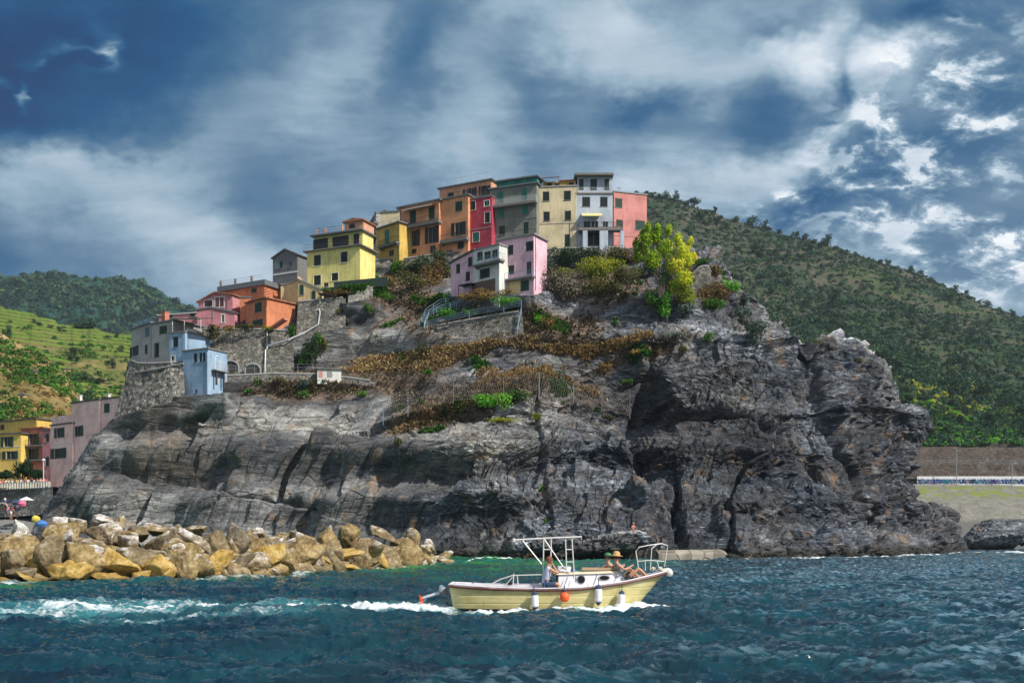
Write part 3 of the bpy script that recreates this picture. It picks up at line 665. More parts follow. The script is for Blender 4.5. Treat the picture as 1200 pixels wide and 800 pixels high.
nearm = ground_mat('dry_slope', [(.36, (.06, .07, .02)), (.46, (.15, .12, .045)), (.54, (.27, .19, .09)), (.66, (.40, .29, .16))], .05)
rightm = ground_mat('scrub_slope', [(.34, (.010, .026, .020)), (.46, (.026, .046, .028)), (.55, (.060, .060, .044)), (.66, (.14, .11, .085))], .022, .30, 7., ((.045, .075, .028), (.11, .085, .065), (.03, .05, .025)))
HF = hill('hill', [(-700, 290), (-150, 330), (0, 322), (30, 320), (60, 320), (100, 325), (140, 327), (165, 333), (190, 343), (215, 356), (240, 368), (300, 400), (420, 450), (700, 520)], [(-700, 430), (700, 560)], -700, 700, 900, 1400, far, 520, 200, 16, .006, 160, 1.1, 1)
HM = hill('hill', [(-500, 300), (-60, 352), (0, 363), (40, 372), (80, 384), (110, 387), (150, 394), (220, 412), (400, 480), (600, 540)], [(-500, 500), (90, 500), (600, 590)], -500, 600, 300, 560, midm, 560, 420, 2, .02, 26, 1.1, 2, step=3.6, smask=.12, rise=.45)
HN = hill('hill', [(-500, 300), (-60, 372), (0, 392), (30, 408), (60, 425), (80, 440), (95, 468), (130, 484), (200, 520), (420, 560)], [(-500, 530), (420, 596)], -500, 420, 205, 280, nearm, 460, 220, 3, .05, 14, 1.1, 3, lower=[(650, 195), (612, 196), (570, 202)])
HR = hill('hill', [(500, 470), (600, 350), (660, 270), (720, 232), (757, 228), (790, 233), (820, 243), (850, 256), (880, 265), (930, 277), (975, 287), (1010, 300), (1050, 312), (1080, 325), (1120, 343), (1150, 355), (1180, 366), (1200, 373), (1400, 430), (1900, 560)],
          [(500, 522), (1200, 522), (1400, 540), (1900, 600)], 500, 1900, 362, 760, rightm, 760, 420, 5, .02, 70, 1.25, 4, step=6., smask=.34, rise=.4,
          lower=[(640, 385), (530, 362)])
rng = np.random.RandomState(11)
def surf(H, px, tt):
    _, G, pxs, sk, bp = H; off = G.shape[0]-3-H_rows[id(H)]
    j = np.clip(np.searchsorted(pxs, px), 0, len(pxs)-1); i = (off+tt*(H_rows[id(H)]-1)).astype(int)
    return G[i, j]
H_rows = {id(HF): 200, id(HM): 420, id(HN): 220, id(HR): 420}
def scatter_mass(name, H, n, px0, px1, t0, t1, rmin, rmax, per, leaf, mat, dens, seed, label, group=None):
    rg = np.random.RandomState(seed); px = px0+(px1-px0)*rg.rand(n*3); tt = t0+(t1-t0)*rg.rand(n*3)
    P = surf(H, px, tt); dn = dens(P, px, tt); keep = rg.rand(len(dn)) < dn; P = P[keep][:n]
    r = rmin+(rmax-rmin)*rg.rand(len(P))**2
    parts = []; m = len(P)
    cs = np.repeat(P, per, 0); rr = np.repeat(r, per)
    d = rg.normal(size=(m*per, 3)); d /= np.linalg.norm(d, axis=1)[:, None]; d[:, 2] = np.abs(d[:, 2])*1.1-.1
    C_ = cs+d*rr[:, None]*(.6+.4*rg.rand(m*per))[:, None]*np.array([1, 1, .85])
    nrm = d+rg.normal(size=d.shape)*.5; a = np.cross(nrm, rg.normal(size=d.shape)); a /= np.linalg.norm(a, axis=1)[:, None]
    b = np.cross(nrm, a); b /= np.linalg.norm(b, axis=1)[:, None]
    s = (leaf*rr*(.6+.8*rg.rand(m*per)))[:, None]
    V = np.stack([C_-a*s*.5, C_+b*s*.4, C_+a*s*.5, C_-b*s*.4], 1).reshape(-1, 3)
    tn = np.repeat(np.clip(.5+.2*rg.normal(size=m), 0, 1), per*4)+np.repeat(.12*rg.normal(size=m*per), 4)
    me = np_mesh(name, V, np.arange(len(V)).reshape(-1, 4), [mat], {'tint': np.clip(tn, 0, 1)})
    return link(name, me, label=label, cat=name.replace('_', ' '), kind='stuff')
dn_r = lambda P, px, tt: np.clip(.9+1.4*fbm(P*.018, 3, 55), .2, 1)
scatter_mass('wood', HR, 30000, 620, 1420, .0, 1., .8, 2.6, 22, .62, FOL['hill'], dn_r, 5, 'blue-green scrub wood covering the steep hill behind the headland')
scatter_mass('undergrowth', HR, 5200, 900, 1300, .0, .35, .5, 1.7, 30, .5, FOL['bright'], lambda P, px, tt: np.clip(.9-tt*3+1.2*fbm(P*.03, 2, 57), 0, 1), 6, 'bright green undergrowth on the foot of the right hill')
scatter_mass('undergrowth', HR, 1300, 1020, 1230, .06, .40, .5, 1.6, 30, .5, FOL['yellow'], lambda P, px, tt: np.clip(.55-np.abs(px-1075)/140+1.6*fbm(P*.03, 2, 58), 0, .9), 16, 'yellow-green scrub on the terraces just right of the headland')
scatter_mass('wood', HF, 9000, -300, 420, .0, 1., 4, 9, 18, .62, FOL['hill'], lambda P, px, tt: 0*px+.9, 7, 'dark green wood covering the distant hill on the horizon')
scatter_mass('vineyard', HM, 3000, -200, 260, .0, 1., .7, 2.0, 24, .55, FOL['green'], lambda P, px, tt: np.clip(.4+1.8*fbm(P*np.array([.02, .02, .06]), 3, 59), 0, 1), 8, 'bright green vines on the stepped hillside terraces')
scatter_mass('undergrowth', HN, 3000, -200, 180, .0, 1., .4, 1.7, 30, .5, FOL['green'], lambda P, px, tt: np.clip(.35+1.9*fbm(P*.05, 3, 61), 0, 1), 9, 'green bushes scattered over the dry brown slope above the small harbour')
scatter_mass('undergrowth', HN, 1800, -200, 180, .0, 1., .4, 1.3, 26, .5, FOL['rust'], lambda P, px, tt: np.clip(.35+1.9*fbm(P*.06, 3, 62), 0, 1), 10, 'brown withered scrub on the dry slope above the small harbour')
# ------------------------------------------------------------------ single trees on the hills
def tree_mesh(name, seed, r, h, n, leaf, mat, lobes=7, tall=1.0):
    rg = np.random.RandomState(seed); cs = []; rs = []
    for _ in range(lobes):
        a = rg.rand()*6.28; q = rg.rand()**.5*r*.62
        cs.append([math.cos(a)*q, math.sin(a)*q, h*.55+(rg.rand()-.3)*r*.9*tall]); k_ = r*(.32+.3*rg.rand()); rs.append([k_, k_, k_*.8*tall])
    L = leaves(cs, rs, n, leaf, rg, .45)
    parts = [L]; nl = len(L[1])
    tr = [tube_np((0, 0, -1.2), (r*.05, 0, h*.45), r*.085, r*.055)]
    for c_ in cs[:4]: tr.append(tube_np((r*.05, 0, h*.4), c_, r*.045, r*.012, 5))
    V, F, T = np_join(parts+tr)
    mi = np.r_[np.zeros(nl, int), np.ones(len(F)-nl, int)]
    return np_mesh(name, V, F, [mat, BARK], {'tint': T}, False, mi)
TM = [tree_mesh('hill_tree', 30+i, 3.0, 4.6, 420, .62, FOL['hill' if i < 4 else 'dark'], 6+i % 3, .8+.12*(i % 4)) for i in range(6)]
def place_tree(P, s, i, label, group):
    o = link('hill_tree', TM[i % 6], loc=tuple(P), rot=(0, 0, i*2.3), label=label, cat='tree', group=group)
    o.scale = (s*(.9+.3*((i*37) % 10)/10), s, s*(.8+.4*((i*53) % 10)/10)); return o
# skyline trees
for i, (px, s) in enumerate([(765, 1.0), (772, .8), (782, 1.1), (790, 1.0), (806, .9), (813, 1.3), (836, .8), (861, .9), (881, 1.35), (893, 1.0), (900, .9), (912, .7), (930, .9), (942, .8), (952, .7), (969, 1.5), (1000, .6), (1031, .8), (1040, .9), (1068, .9), (1076, 1.0), (1092, .6), (1117, .8), (1131, .7), (1148, .7), (1158, .8), (1170, .6), (1185, .7)]):
    P = surf(HR, np.array([px]), np.array([.995]))[0]
    place_tree((P[0], P[1], P[2]-.6), s*1.35, i, 'dark rounded tree standing on the ridge of the right hill against the sky', 'trees along the ridge of the right hill')
rg = np.random.RandomState(77); n = 0
while n < 215:
    px = 770+rg.rand()*480; tt = rg.rand()**1.2*.96+.02
    P = surf(HR, np.array([px]), np.array([tt]))[0]
    if fbm(P[None]*.012, 3, 66)[0]+.15 < rg.rand()*.5-.1: continue
    place_tree(P, .7+.9*rg.rand()**2, n+3, 'dark green tree in the scrub on the slope of the right hill', 'trees on the slope of the right hill'); n += 1
for i, (px, tt, s) in enumerate([(1039, .42, 2.1), (1031, .44, 1.6), (1046, .40, 1.5)]):
    P = surf(HR, np.array([px]), np.array([tt]))[0]
    o = place_tree(P, s, 40+i, 'tall dark tree clump just right of the highest rock edge of the headland', 'dark trees beside the top of the headland')
for i in range(34):
    px = -60+rg.rand()*300; tt = .1+.88*rg.rand()
    P = surf(HM, np.array([px]), np.array([tt]))[0]
    place_tree(P, .5+.6*rg.rand(), i, 'small dark tree between the vineyard terraces on the left', 'trees among the vineyard terraces')
for i, px in enumerate([92, 99, 105, 108]):
    P = surf(HM, np.array([px]), np.array([.985]))[0]
    place_tree(P, 1.0+.15*(i % 2), i+1, 'tree at the top edge of the vineyard terraces against the far hill', 'trees at the top edge of the vineyard')
# ------------------------------------------------------------------ right shore: beach bank, retaining walls, railway
def strip(pts, xs=(1040, 1500), name='bank', mat=None, ncol=160, nr=26, bump=.6, seed=1):
    a = np.array(pts, float); t = np.linspace(0, 1, len(a)); tt = np.linspace(0, 1, nr)
    pyy = np.interp(tt, t, a[:, 0]); YYs = np.interp(tt, t, a[:, 1]); px = np.linspace(xs[0], xs[1], ncol)
    G = P3(px[None, :]+0*pyy[:, None], pyy[:, None]+0*px[None, :], YYs[:, None]+0*px[None, :]+(px[None, :]-1100)*.02)
    V = G.reshape(-1, 3); V = V+np.array([0, -1, .5])*(bump*fbm(V*.12, 4, seed))[:, None]
    return link(name, np_mesh(name, V, grid_faces(nr, ncol), [mat], None, True), kind='structure')
t = NT('beach_sand'); p = t.pos(); nn = t.noise(p, .4, 8, .7); 
sz = t.n('ShaderNodeSeparateXYZ'); t.l(p, sz.inputs[0])
nn = t.math('ADD', t.math('MULTIPLY', nn, .5), t.math('MULTIPLY', t.noise(p, 2.2, 6, .7), .5)); c = t.ramp(nn, [(.38, (.10, .098, .085)), (.5, (.175, .17, .15)), (.62, (.26, .25, .215))])
c = t.mix(t.math('MULTIPLY', t.mapr(t.noise(p, .25, 6, .7), .47, .56, 0, 1), t.mapr(sz.outputs[2], 14., 16.5, 0, .9)), c, (.16, .20, .03)); c = t.mix(t.mapr(sz.outputs[2], 8.5, 7.2, 0, .75), c, (.10, .10, .095))  # green cover at the top; foot coloured darker gravel grey for its shadow
SAND = t.out(c, .9, nn, .3, .6, .1)
strip([(652, 268), (618, 296), (600, 305), (588, 312), (571, 330), (569, 336)], name='beach', mat=SAND)
def stone_mat(name, dark, mid, light, sc=1.2, mortar=(.12, .115, .10), brick=False):
    t = NT(name); v = t.obj(); vo = t.n('ShaderNodeTexVoronoi', feature='F1'); t.l(t.map(v, scale=(1, 1, 1.5)), vo.inputs['Vector']); vo.inputs['Scale'].default_value = sc
    ve = t.n('ShaderNodeTexVoronoi', feature='DISTANCE_TO_EDGE'); t.l(t.map(v, scale=(1, 1, 1.5)), ve.inputs['Vector']); ve.inputs['Scale'].default_value = sc
    s = t.n('ShaderNodeSeparateColor'); t.l(vo.outputs['Color'], s.inputs[0])
    n = t.noise(v, .3, 6, .65); f = t.math('ADD', t.math('MULTIPLY', s.outputs[0], .45), t.math('MULTIPLY', n, .7))
    c = t.ramp(f, [(.2, dark), (.5, mid), (.85, light)])
    e = t.mapr(ve.outputs[0], .0, .09, 0, 1); c = t.mix(e, mortar, c)
    c = t.mix(t.mapr(t.noise(v, .16, 5, .7), .55, .7, 0, .55), c, (.30, .29, .26))
    h = t.math('ADD', e, t.math('MULTIPLY', t.noise(v, 3, 6, .7), .6))
    return t.out(c, .9, h, .12, .9, .2)
STONE = stone_mat('rubble_stone', (.045, .045, .042), (.11, .108, .10), (.24, .23, .21), 1.9)
REDW = stone_mat('red_bank_stone', (.045, .038, .034), (.10, .078, .068), (.17, .13, .11), 1.0)
def band_wall(name, py0, py1, Y, mat, label, px=(1044, 1420), dep=1.2, cat='wall', dY=8.):
    m = MB(); a = at(px[0], py0, Y); b = at(px[1], py0, Y+dY); z1 = at(px[0], py1, Y).z; z0 = a.z; n = 24
    for i in range(n):
        p = a.lerp(b, i/n); q = a.lerp(b, (i+1)/n); jit = .12*math.sin(i*2.1)
        m.add([(p.x, p.y, z0-1), (q.x, q.y, z0-1), (q.x, q.y, z1+jit), (p.x, p.y, z1+jit), (p.x, p.y+dep, z0-1), (q.x, q.y+dep, z0-1), (q.x, q.y+dep, z1+jit), (p.x, p.y+dep, z1+jit)],
              [[0, 1, 2, 3], [3, 2, 6, 7], [7, 6, 5, 4]]+([[0, 3, 7, 4]] if i == 0 else []))
    return m.build(name, mat, label=label, cat=cat)
band_wall('retaining_wall', 557, 543, 349, REDW, 'lower dark red stone retaining wall above the railway')
band_wall('retaining_wall', 544, 523, 354, REDW, 'upper brown stone retaining wall under the right hill')
band_wall('retaining_wall', 571, 567, 337, flat_mat('concrete_edge', (.30, .29, .27), .9), 'low concrete edge along the top of the beach bank')
# long wall painted with worn graffiti
WHITEW = flat_mat('white_wall_paint', (.62, .63, .66), .8, nscale=1.5, var=.2)
gw = empty('graffiti_wall', at(1075, 568, 340), label='long low white wall covered in blue and black graffiti along the railway', cat='wall')
a = at(1074, 567, 340)-gw.location; L = 110.; hgt = 2.9
MB().span(0, L, 0, .4, -.5, hgt).build('wall', WHITEW, gw)
rg2 = random.Random(5); gm = {}
for nme, colr in (('blue', (.03, .10, .40)), ('teal', (.03, .30, .38)), ('black', (.02, .02, .035)), ('violet', (.20, .12, .38)), ('silver', (.40, .45, .52))): gm[nme] = flat_mat('graffiti_'+nme, colr, .7)
for nme, mm_ in gm.items():
    m = MB()
    for i in range(60):
        x0 = rg2.random()**1.3*L; k_ = rg2.random()
        pts = [(x0+q*.28+.22*math.sin(q*2.1+k_*9), -.03-.004*(hash(nme) % 3), 1.2+.75*math.sin(q*(1.1+k_)+k_*20)) for q in range(7)]
        m.tube(pts, .07+.12*rg2.random(), 4)
    m.build('graffiti', mm_, gw)
# railings and masts along the line
mast = flat_mat('galvanised_steel', (.33, .38, .40), .5, .6)
for i, (px, top) in enumerate([(1121, 525), (1186, 541), (1248, 525)]):
    b = at(px, 570, 336); h_ = at(px, top, 336).z-b.z
    m = MB(); m.tube([(0, 0, -.5), (0, 0, h_)], .16, 8, r2=.10); m.tube([(0, 0, h_*.92), (1.6, 0, h_*.97)], .05, 5); m.span(-.25, .25, -.25, .25, -.5, .15)
    m.build('railway_mast', mast, loc=tuple(b), label=['grey railway mast in front of the left end of the graffiti wall', 'short grey railway mast near the right edge of the beach wall', 'grey railway mast beyond the beach'][i], cat='mast', group='masts along the railway')
fr_ = MB(); b = at(1078, 552, 338)
for i in range(70): fr_.tube([(i*1.5, 0, 0), (i*1.5, 0, 1.3)], .035, 4)
for z_ in (.1, .7, 1.3): fr_.tube([(0, 0, z_), (104, 0, z_)], .03, 4)
fr_.build('fence', mast, loc=(b.x, b.y+12.6, at(1078, 543, 349).z), label='thin grey railing on top of the lower red retaining wall', cat='fence')
# ------------------------------------------------------------------ breakwater boulders
def ico(sub):
    import bmesh
    bm = bmesh.new(); bmesh.ops.create_icosphere(bm, subdivisions=sub, radius=1)
    V = np.array([v.co for v in bm.verts]); F = np.array([[v.index for v in f.verts] for f in bm.faces]); bm.free(); return V, F
ICO4, ICO5 = ico(4), ico(5)
def boulder_geo(seed, dims, sub=5, planes=13, rough=1.):
    D, F = ICO5 if sub == 5 else ICO4
    rg = np.random.RandomState(seed); n = rg.normal(size=(planes, 3)); n /= np.linalg.norm(n, axis=1)[:, None]
    d = .5+.5*rg.rand(len(n))**.8
    q = np.maximum(D @ n.T, 1e-3)/d[None, :]
    r = 1/((q**34).sum(1))**(1/34)
    V = D*r[:, None]
    V /= np.abs(V).max(0)
    V = V*np.array(dims)/2; an = (rg.rand()-.5)*.7; ca, sa = math.cos(an), math.sin(an)
    V = np.stack([V[:, 0]*ca-V[:, 2]*sa, V[:, 1], V[:, 0]*sa+V[:, 2]*ca], 1)
    s = max(dims)
    N_ = D
    V = V+N_*((fbm(V*1.3+seed, 4, seed % 50, .6, True)*.05+fbm(V*4+seed, 3, seed % 40)*.022)*rough*min(s, 2.5))[:, None]
    return V, F
t = NT('boulder_stone'); p = t.pos(); ob = t.obj(); yel = t.attr('yellow'); pal = t.attr('pale'); drk = t.attr('dark')
n1 = t.noise(ob, 1.6, 9, .7, .3); n2 = t.noise(ob, 6, 7, .7); n3 = t.noise(t.map(ob, rot=(.4, .3, 0), scale=(1, 1, 2.6)), .9, 5, .6, .5)
c = t.ramp(n1, [(.32, (.06, .046, .026)), (.47, (.18, .135, .072)), (.60, (.31, .245, .145)), (.75, (.46, .40, .29))])
oir = t.n('ShaderNodeObjectInfo').outputs['Random']; c = t.mix(t.mapr(oir, .6, 1, 0, .5), c, t.ramp(n1, [(.32, (.085, .082, .078)), (.5, (.22, .21, .20)), (.7, (.46, .45, .43))])); c = t.mix(yel, c, t.ramp(n1, [(.32, (.20, .12, .022)), (.5, (.40, .26, .06)), (.68, (.56, .42, .17))]))
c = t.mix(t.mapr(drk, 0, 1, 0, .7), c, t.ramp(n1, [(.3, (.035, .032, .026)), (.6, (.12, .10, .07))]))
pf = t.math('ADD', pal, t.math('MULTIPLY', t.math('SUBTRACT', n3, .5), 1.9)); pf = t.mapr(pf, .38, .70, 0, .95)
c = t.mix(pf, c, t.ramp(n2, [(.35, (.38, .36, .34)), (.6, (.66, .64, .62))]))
c = t.mix(1., c, t.ramp(n2, [(.3, .55), (.5, 1.), (.7, 1.25)]), 'MULTIPLY')
s = t.n('ShaderNodeSeparateXYZ'); t.l(p, s.inputs[0])
wet = t.mapr(t.math('ADD', s.outputs[2], t.math('MULTIPLY', n1, -.5)), -.12, .16, 1, 0)
c = t.mix(t.math('MULTIPLY', wet, .85), c, (.045, .040, .012))
BOULD = t.out(c, t.mapr(wet, 0, 1, .85, .25), t.math('ADD', n1, t.math('MULTIPLY', n2, .4)), .12, 1., .3)
fy = lambda px: float(np.interp(px, [-200, 0, 100, 220, 350, 470, 545], [49, 50, 50.5, 53, 60, 75, 92]))
B7 = [(30, 170, 70, 80, 'p'), (115, 165, 120, 150, 'P'), (70, 285, 125, 140, 'o'), (240, 265, 175, 190, 'o'), (290, 165, 185, 135, 't'), (315, 95, 90, 55, 'P'), (400, 112, 85, 66, 'p'), (505, 85, 140, 110, 'P'), (540, 158, 215, 125, 'p'),
      (430, 270, 195, 185, 't'), (360, 345, 175, 105, 'y'), (165, 315, 80, 65, 'y'), (175, 388, 160, 46, 'y'), (15, 388, 80, 40, 'y'), (100, 352, 140, 75, 'd'), (550, 372, 195, 42, 'y'), (605, 310, 175, 125, 'y'), (560, 240, 115, 75, 't'),
      (650, 212, 115, 105, 'p'), (690, 140, 110, 84, 'd'), (780, 215, 155, 140, 't'), (790, 130, 140, 55, 'p'), (720, 272, 62, 85, 'p'), (785, 322, 195, 115, 'y'), (705, 370, 85, 50, 'y'), (830, 352, 84, 62, 'y'),
      (890, 172, 95, 115, 'd'), (890, 262, 95, 62, 't'), (930, 322, 145, 135, 't'), (960, 132, 125, 55, 'p'), (990, 200, 155, 115, 'p'), (1080, 205, 135, 165, 'd'), (1075, 305, 165, 115, 'y'), (1160, 240, 72, 110, 't'), (1175, 335, 78, 90, 't'), (1180, 188, 66, 90, 'd'),
      (-30, 210, 110, 120, 't'), (-60, 330, 120, 110, 'y'), (600, 105, 120, 80, 't')]
B8 = [(45, 190, 115, 155, 'd'), (120, 152, 95, 60, 'p'), (155, 195, 125, 70, 't'), (8, 250, 66, 90, 't'), (165, 258, 175, 125, 'y'), (42, 318, 115, 76, 't'), (140, 342, 175, 56, 't'), (255, 160, 115, 85, 'p'), (262, 205, 105, 60, 'p'), (290, 282, 115, 115, 't'),
      (345, 192, 115, 115, 't'), (400, 312, 125, 60, 'd'), (432, 262, 95, 95, 'y'), (460, 172, 125, 115, 'r'), (575, 158, 100, 135, 'o'), (652, 192, 115, 80, 'p'), (722, 138, 195, 92, 'g'), (550, 256, 175, 84, 'y'), (555, 308, 175, 50, 'y'), (706, 262, 145, 125, 'y'),
      (685, 322, 90, 30, 'p'), (840, 238, 180, 145, 'o'), (882, 180, 72, 105, 't'), (962, 206, 92, 76, 'g'), (955, 228, 52, 62, 'p'), (935, 262, 75, 66, 't'), (830, 298, 75, 44, 'y'), (970, 298, 85, 52, 'p'), (1032, 256, 85, 42, 't'), (1022, 278, 105, 46, 'p'), (1100, 298, 78, 40, 'y')]
LST = [(x/4.286, 590+y/4.286, w_/4.286, h_/4.286, k_) for x, y, w_, h_, k_ in B7]+[(270+x/4.138, 590+y/4.138, w_/4.138, h_/4.138, k_) for x, y, w_, h_, k_ in B8]
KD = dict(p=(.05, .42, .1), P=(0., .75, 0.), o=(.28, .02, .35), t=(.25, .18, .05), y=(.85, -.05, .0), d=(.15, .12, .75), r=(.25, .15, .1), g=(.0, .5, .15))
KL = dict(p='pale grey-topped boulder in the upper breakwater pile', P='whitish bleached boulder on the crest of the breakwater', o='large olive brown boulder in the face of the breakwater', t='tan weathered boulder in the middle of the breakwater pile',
          y='ochre yellow boulder low in the breakwater near the waterline', d='dark boulder wedged into the breakwater pile', r='tan', g='long')
SPECIAL = {7: 'tall round boulder with white swirled top, highest on the left breakwater', 5: 'small smooth white boulder on the crest beside the steep slab', 1: 'bluish white boulder on the crest at the left end of the breakwater', 3: 'large smooth olive boulder with a slanting face at the left of the pile',
           9: 'big squarish brown boulder beneath the white swirled one', 8: 'broad boulder with a white patch just under the highest one'}
nb7 = len(B7)
SPECIAL.update({nb7+16: 'long flat light grey boulder lying on top of the right half of the breakwater', nb7+13: 'knobbly pinkish brown boulder on the crest left of the upright one', nb7+14: 'upright narrow brown boulder with white tip beside the long grey one',
                nb7+21: 'big blocky brown boulder right below the long grey one', nb7+19: 'rounded ochre boulder with cracks left of the big blocky one', nb7+30: 'low yellow boulder at the very right tip of the breakwater', nb7+23: 'domed grey boulder behind the right tip of the breakwater'})
def add_boulder(i, px, py, wp, hp, kd, back=0., label=None, group=None):
    Yf = fy(px); base = HOR+EYE*FP/Yf
    bot = py+hp*.5
    Y = Yf+.9+max(0, base-bot)*.085*Yf/50+back
    w_, h_ = wp/FP*Y, hp/FP*Y
    dep = (w_+h_)*.52
    V, F = boulder_geo(100+i, (w_*1.16, dep, h_*1.18), 5 if wp > 22 else 4)
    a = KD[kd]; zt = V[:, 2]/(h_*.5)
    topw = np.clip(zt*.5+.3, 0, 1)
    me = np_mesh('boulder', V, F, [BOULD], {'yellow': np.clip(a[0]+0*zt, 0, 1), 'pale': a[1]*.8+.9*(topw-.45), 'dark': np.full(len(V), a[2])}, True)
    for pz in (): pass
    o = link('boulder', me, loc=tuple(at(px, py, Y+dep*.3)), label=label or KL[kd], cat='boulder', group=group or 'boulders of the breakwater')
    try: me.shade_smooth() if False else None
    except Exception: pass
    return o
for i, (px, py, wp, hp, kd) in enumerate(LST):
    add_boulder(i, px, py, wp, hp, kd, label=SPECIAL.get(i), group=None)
rg = np.random.RandomState(4)
for i in range(190):        # the rest of the pile, deeper in
    px = -20+rg.rand()*530; Yf = fy(px); top = np.interp(px, [0, 60, 120, 200, 300, 400, 470, 530], [632, 626, 622, 628, 633, 636, 636, 652]); base = HOR+EYE*FP/Yf
    f = rg.rand()**.8; py = top+9+(base-top-8)*f*.98; sz = (20+22*rg.rand())*(1 if px < 450 else .6)
    add_boulder(300+i, px, py, sz*1.15, sz, ('d', 't', 'p', 'o')[i % 4], back=.9+1.2*rg.rand(), label='smaller brown boulder filling a gap deep in the breakwater pile')
# loose rocks at the foot of the headland and on the right shore
def rock_mesh_big(name, px, py, wp, hp, Y, dep, seed, label, cat='rock', rough=3.5, planes=16):
    w_, h_ = wp/FP*Y, hp/FP*Y
    V, F = boulder_geo(seed, (w_, dep, h_), 5, planes, rough)
    V = V+ICO5[0]*((facets(V/np.array([2.6, 2.6, .9]), seed)[0]*.7)*min(1, h_/5))[:, None]
    me = np_mesh(name, V, F, [MATC.m], {'soil': 0*V[:, 0]-.3, 'west': 0*V[:, 0], 'ochre': np.where(V[:, 2] < -.32*h_, .75, -1.), 'pale': 0*V[:, 0]-.35}, False)
    return link(name, me, loc=tuple(at(px, py, Y)), label=label, cat=cat)
rock_mesh_big('sea_rock', 1164, 627, 104, 46, 215, 16, 71, 'low black layered rock standing in the sea at the right')
rock_mesh_big('sea_rock', 1205, 630, 70, 40, 222, 14, 72, 'dark rock ledge at the extreme right end of the shore')
rock_mesh_big('sea_rock', 1098, 612, 56, 50, 232, 16, 73, 'dark sloping rock between the headland and the beach')
rock_mesh_big('sea_rock', 648, 637, 66, 38, 108, 6, 74, 'low jagged rock under the boat awning frame at the water', rough=4)
rock_mesh_big('sea_rock', 722, 637, 116, 36, 106.5, 7, 75, 'rust edged ledge below the seated person in pink', rough=4)
rock_mesh_big('sea_rock', 905, 652, 100, 11, 116, 5, 76, 'flat wave washed rock shelf at the foot of the headland', rough=3)
rock_mesh_big('sea_rock', 985, 650, 60, 8, 124, 5, 77, 'small dark reef awash off the right half of the headland', rough=3)
rock_mesh_big('sea_rock', 860, 655, 50, 9, 113, 4, 78, 'ochre stained rock awash beside the concrete pier', rough=3)
# rounded concrete mole
m = MB(); a = at(765, 648, 106); b = at(846, 650, 112); dv_ = (b-a)
prof = [(-.9, -1.2), (-.9, .15), (-.7, .45), (-.35, .62), (.4, .62), (.7, .45), (.9, .1), (.9, -1.2)]
nrm = Vector((-dv_.y, dv_.x, 0)).normalized(); n_ = 14; vs_ = []; fs_ = []
for i in range(n_+1):
    c_ = a+dv_*(i/n_); k_ = 1 if i < n_ else .82
    for (q, z_) in prof: vs_.append(c_+nrm*q*k_+Vector((0, 0, z_*k_-c_.z+.55+.04*math.sin(i*3.1))))
for i in range(n_):
    for j in range(7): fs_.append([i*8+j, i*8+j+1, (i+1)*8+j+1, (i+1)*8+j])
fs_ += [[j for j in range(8)], [n_*8+j for j in range(7, -1, -1)]]
m.add(vs_, fs_); m.build('concrete_pier', stone_mat('old_concrete', (.10, .095, .08), (.19, .175, .15), (.30, .28, .24), .5, (.15, .14, .12)), label='rounded concrete pier lying at the foot of the headland behind the bow rail', cat='pier')
# ------------------------------------------------------------------ village houses
def plaster(name, c, var=.17):
    if name in _mc: return _mc[name]
    t = NT(name); v = t.obj(); n = t.noise(v, .35, 7, .68, .3); n2 = t.noise(t.map(v, scale=(1.6, 1.6, .25)), 1.2, 6, .65); n3 = t.noise(v, 5, 5, .6)
    dk = tuple(x*(1-2.2*var) for x in c); lt = tuple(min(.9, x*(1+var)+.01) for x in c)
    col = t.ramp(n, [(.3, dk), (.5, c), (.72, lt)])
    col = t.mix(t.mapr(n2, .50, .68, 0, .6), col, tuple(x*.55+.02 for x in c))     # rain streaks
    col = t.mix(t.mapr(t.noise(v, .7, 8, .75), .59, .66, 0, .6), col, (.30, .27, .23))  # patches of bare render
    _mc[name] = t.out(col, .9, t.math('ADD', n3, n), .03, .7, .15); return _mc[name]
GLASS = NT('window_glass'); GLASS.out((.010, .014, .017), .3, spec=.25); GLASS = GLASS.m
SHG = flat_mat('green_shutter_paint', (.018, .060, .040), .6, nscale=6, var=.25)
SHT = flat_mat('teal_shutter_paint', (.030, .20, .15), .6, nscale=6, var=.2)
SHD = flat_mat('dark_shutter_paint', (.016, .026, .026), .6, nscale=6, var=.25)
SHB = flat_mat('brown_shutter_paint', (.07, .045, .03), .7, nscale=6, var=.25)
WHT = flat_mat('white_trim', (.62, .62, .60), .7, nscale=4, var=.12)
GRYT = flat_mat('grey_stone_trim', (.24, .24, .24), .8, nscale=4, var=.2)
SLABM = flat_mat('balcony_concrete', (.17, .165, .16), .85, nscale=2, var=.25)
IRON = flat_mat('dark_iron', (.035, .038, .04), .5, .5, var=.2)
WIRON = flat_mat('pale_painted_rail', (.42, .46, .50), .5, .2, var=.15)
BIRON = flat_mat('blue_painted_rail', (.13, .26, .36), .5, .2, var=.2)
def tiles(name, c):
    if name in _mc: return _mc[name]
    t = NT(name); v = t.obj(); wv = t.n('ShaderNodeTexWave', wave_type='BANDS', bands_direction='X'); t.l(v, wv.inputs[0]); wv.inputs['Scale'].default_value = 1.4; wv.inputs['Distortion'].default_value = .6
    n = t.noise(v, 2, 6, .7); col = t.ramp(n, [(.3, tuple(x*.45 for x in c)), (.5, c), (.7, tuple(min(.9, x*1.5) for x in c))])
    _mc[name] = t.out(col, .85, t.math('ADD', wv.outputs['Fac'], n), .06, .8, .2); return _mc[name]
RTILE = tiles('terracotta_tiles', (.30, .13, .075)); GTILE = tiles('grey_slate_roof', (.11, .11, .115)); MET = flat_mat('roof_sheet', (.16, .18, .19), .5, .3)
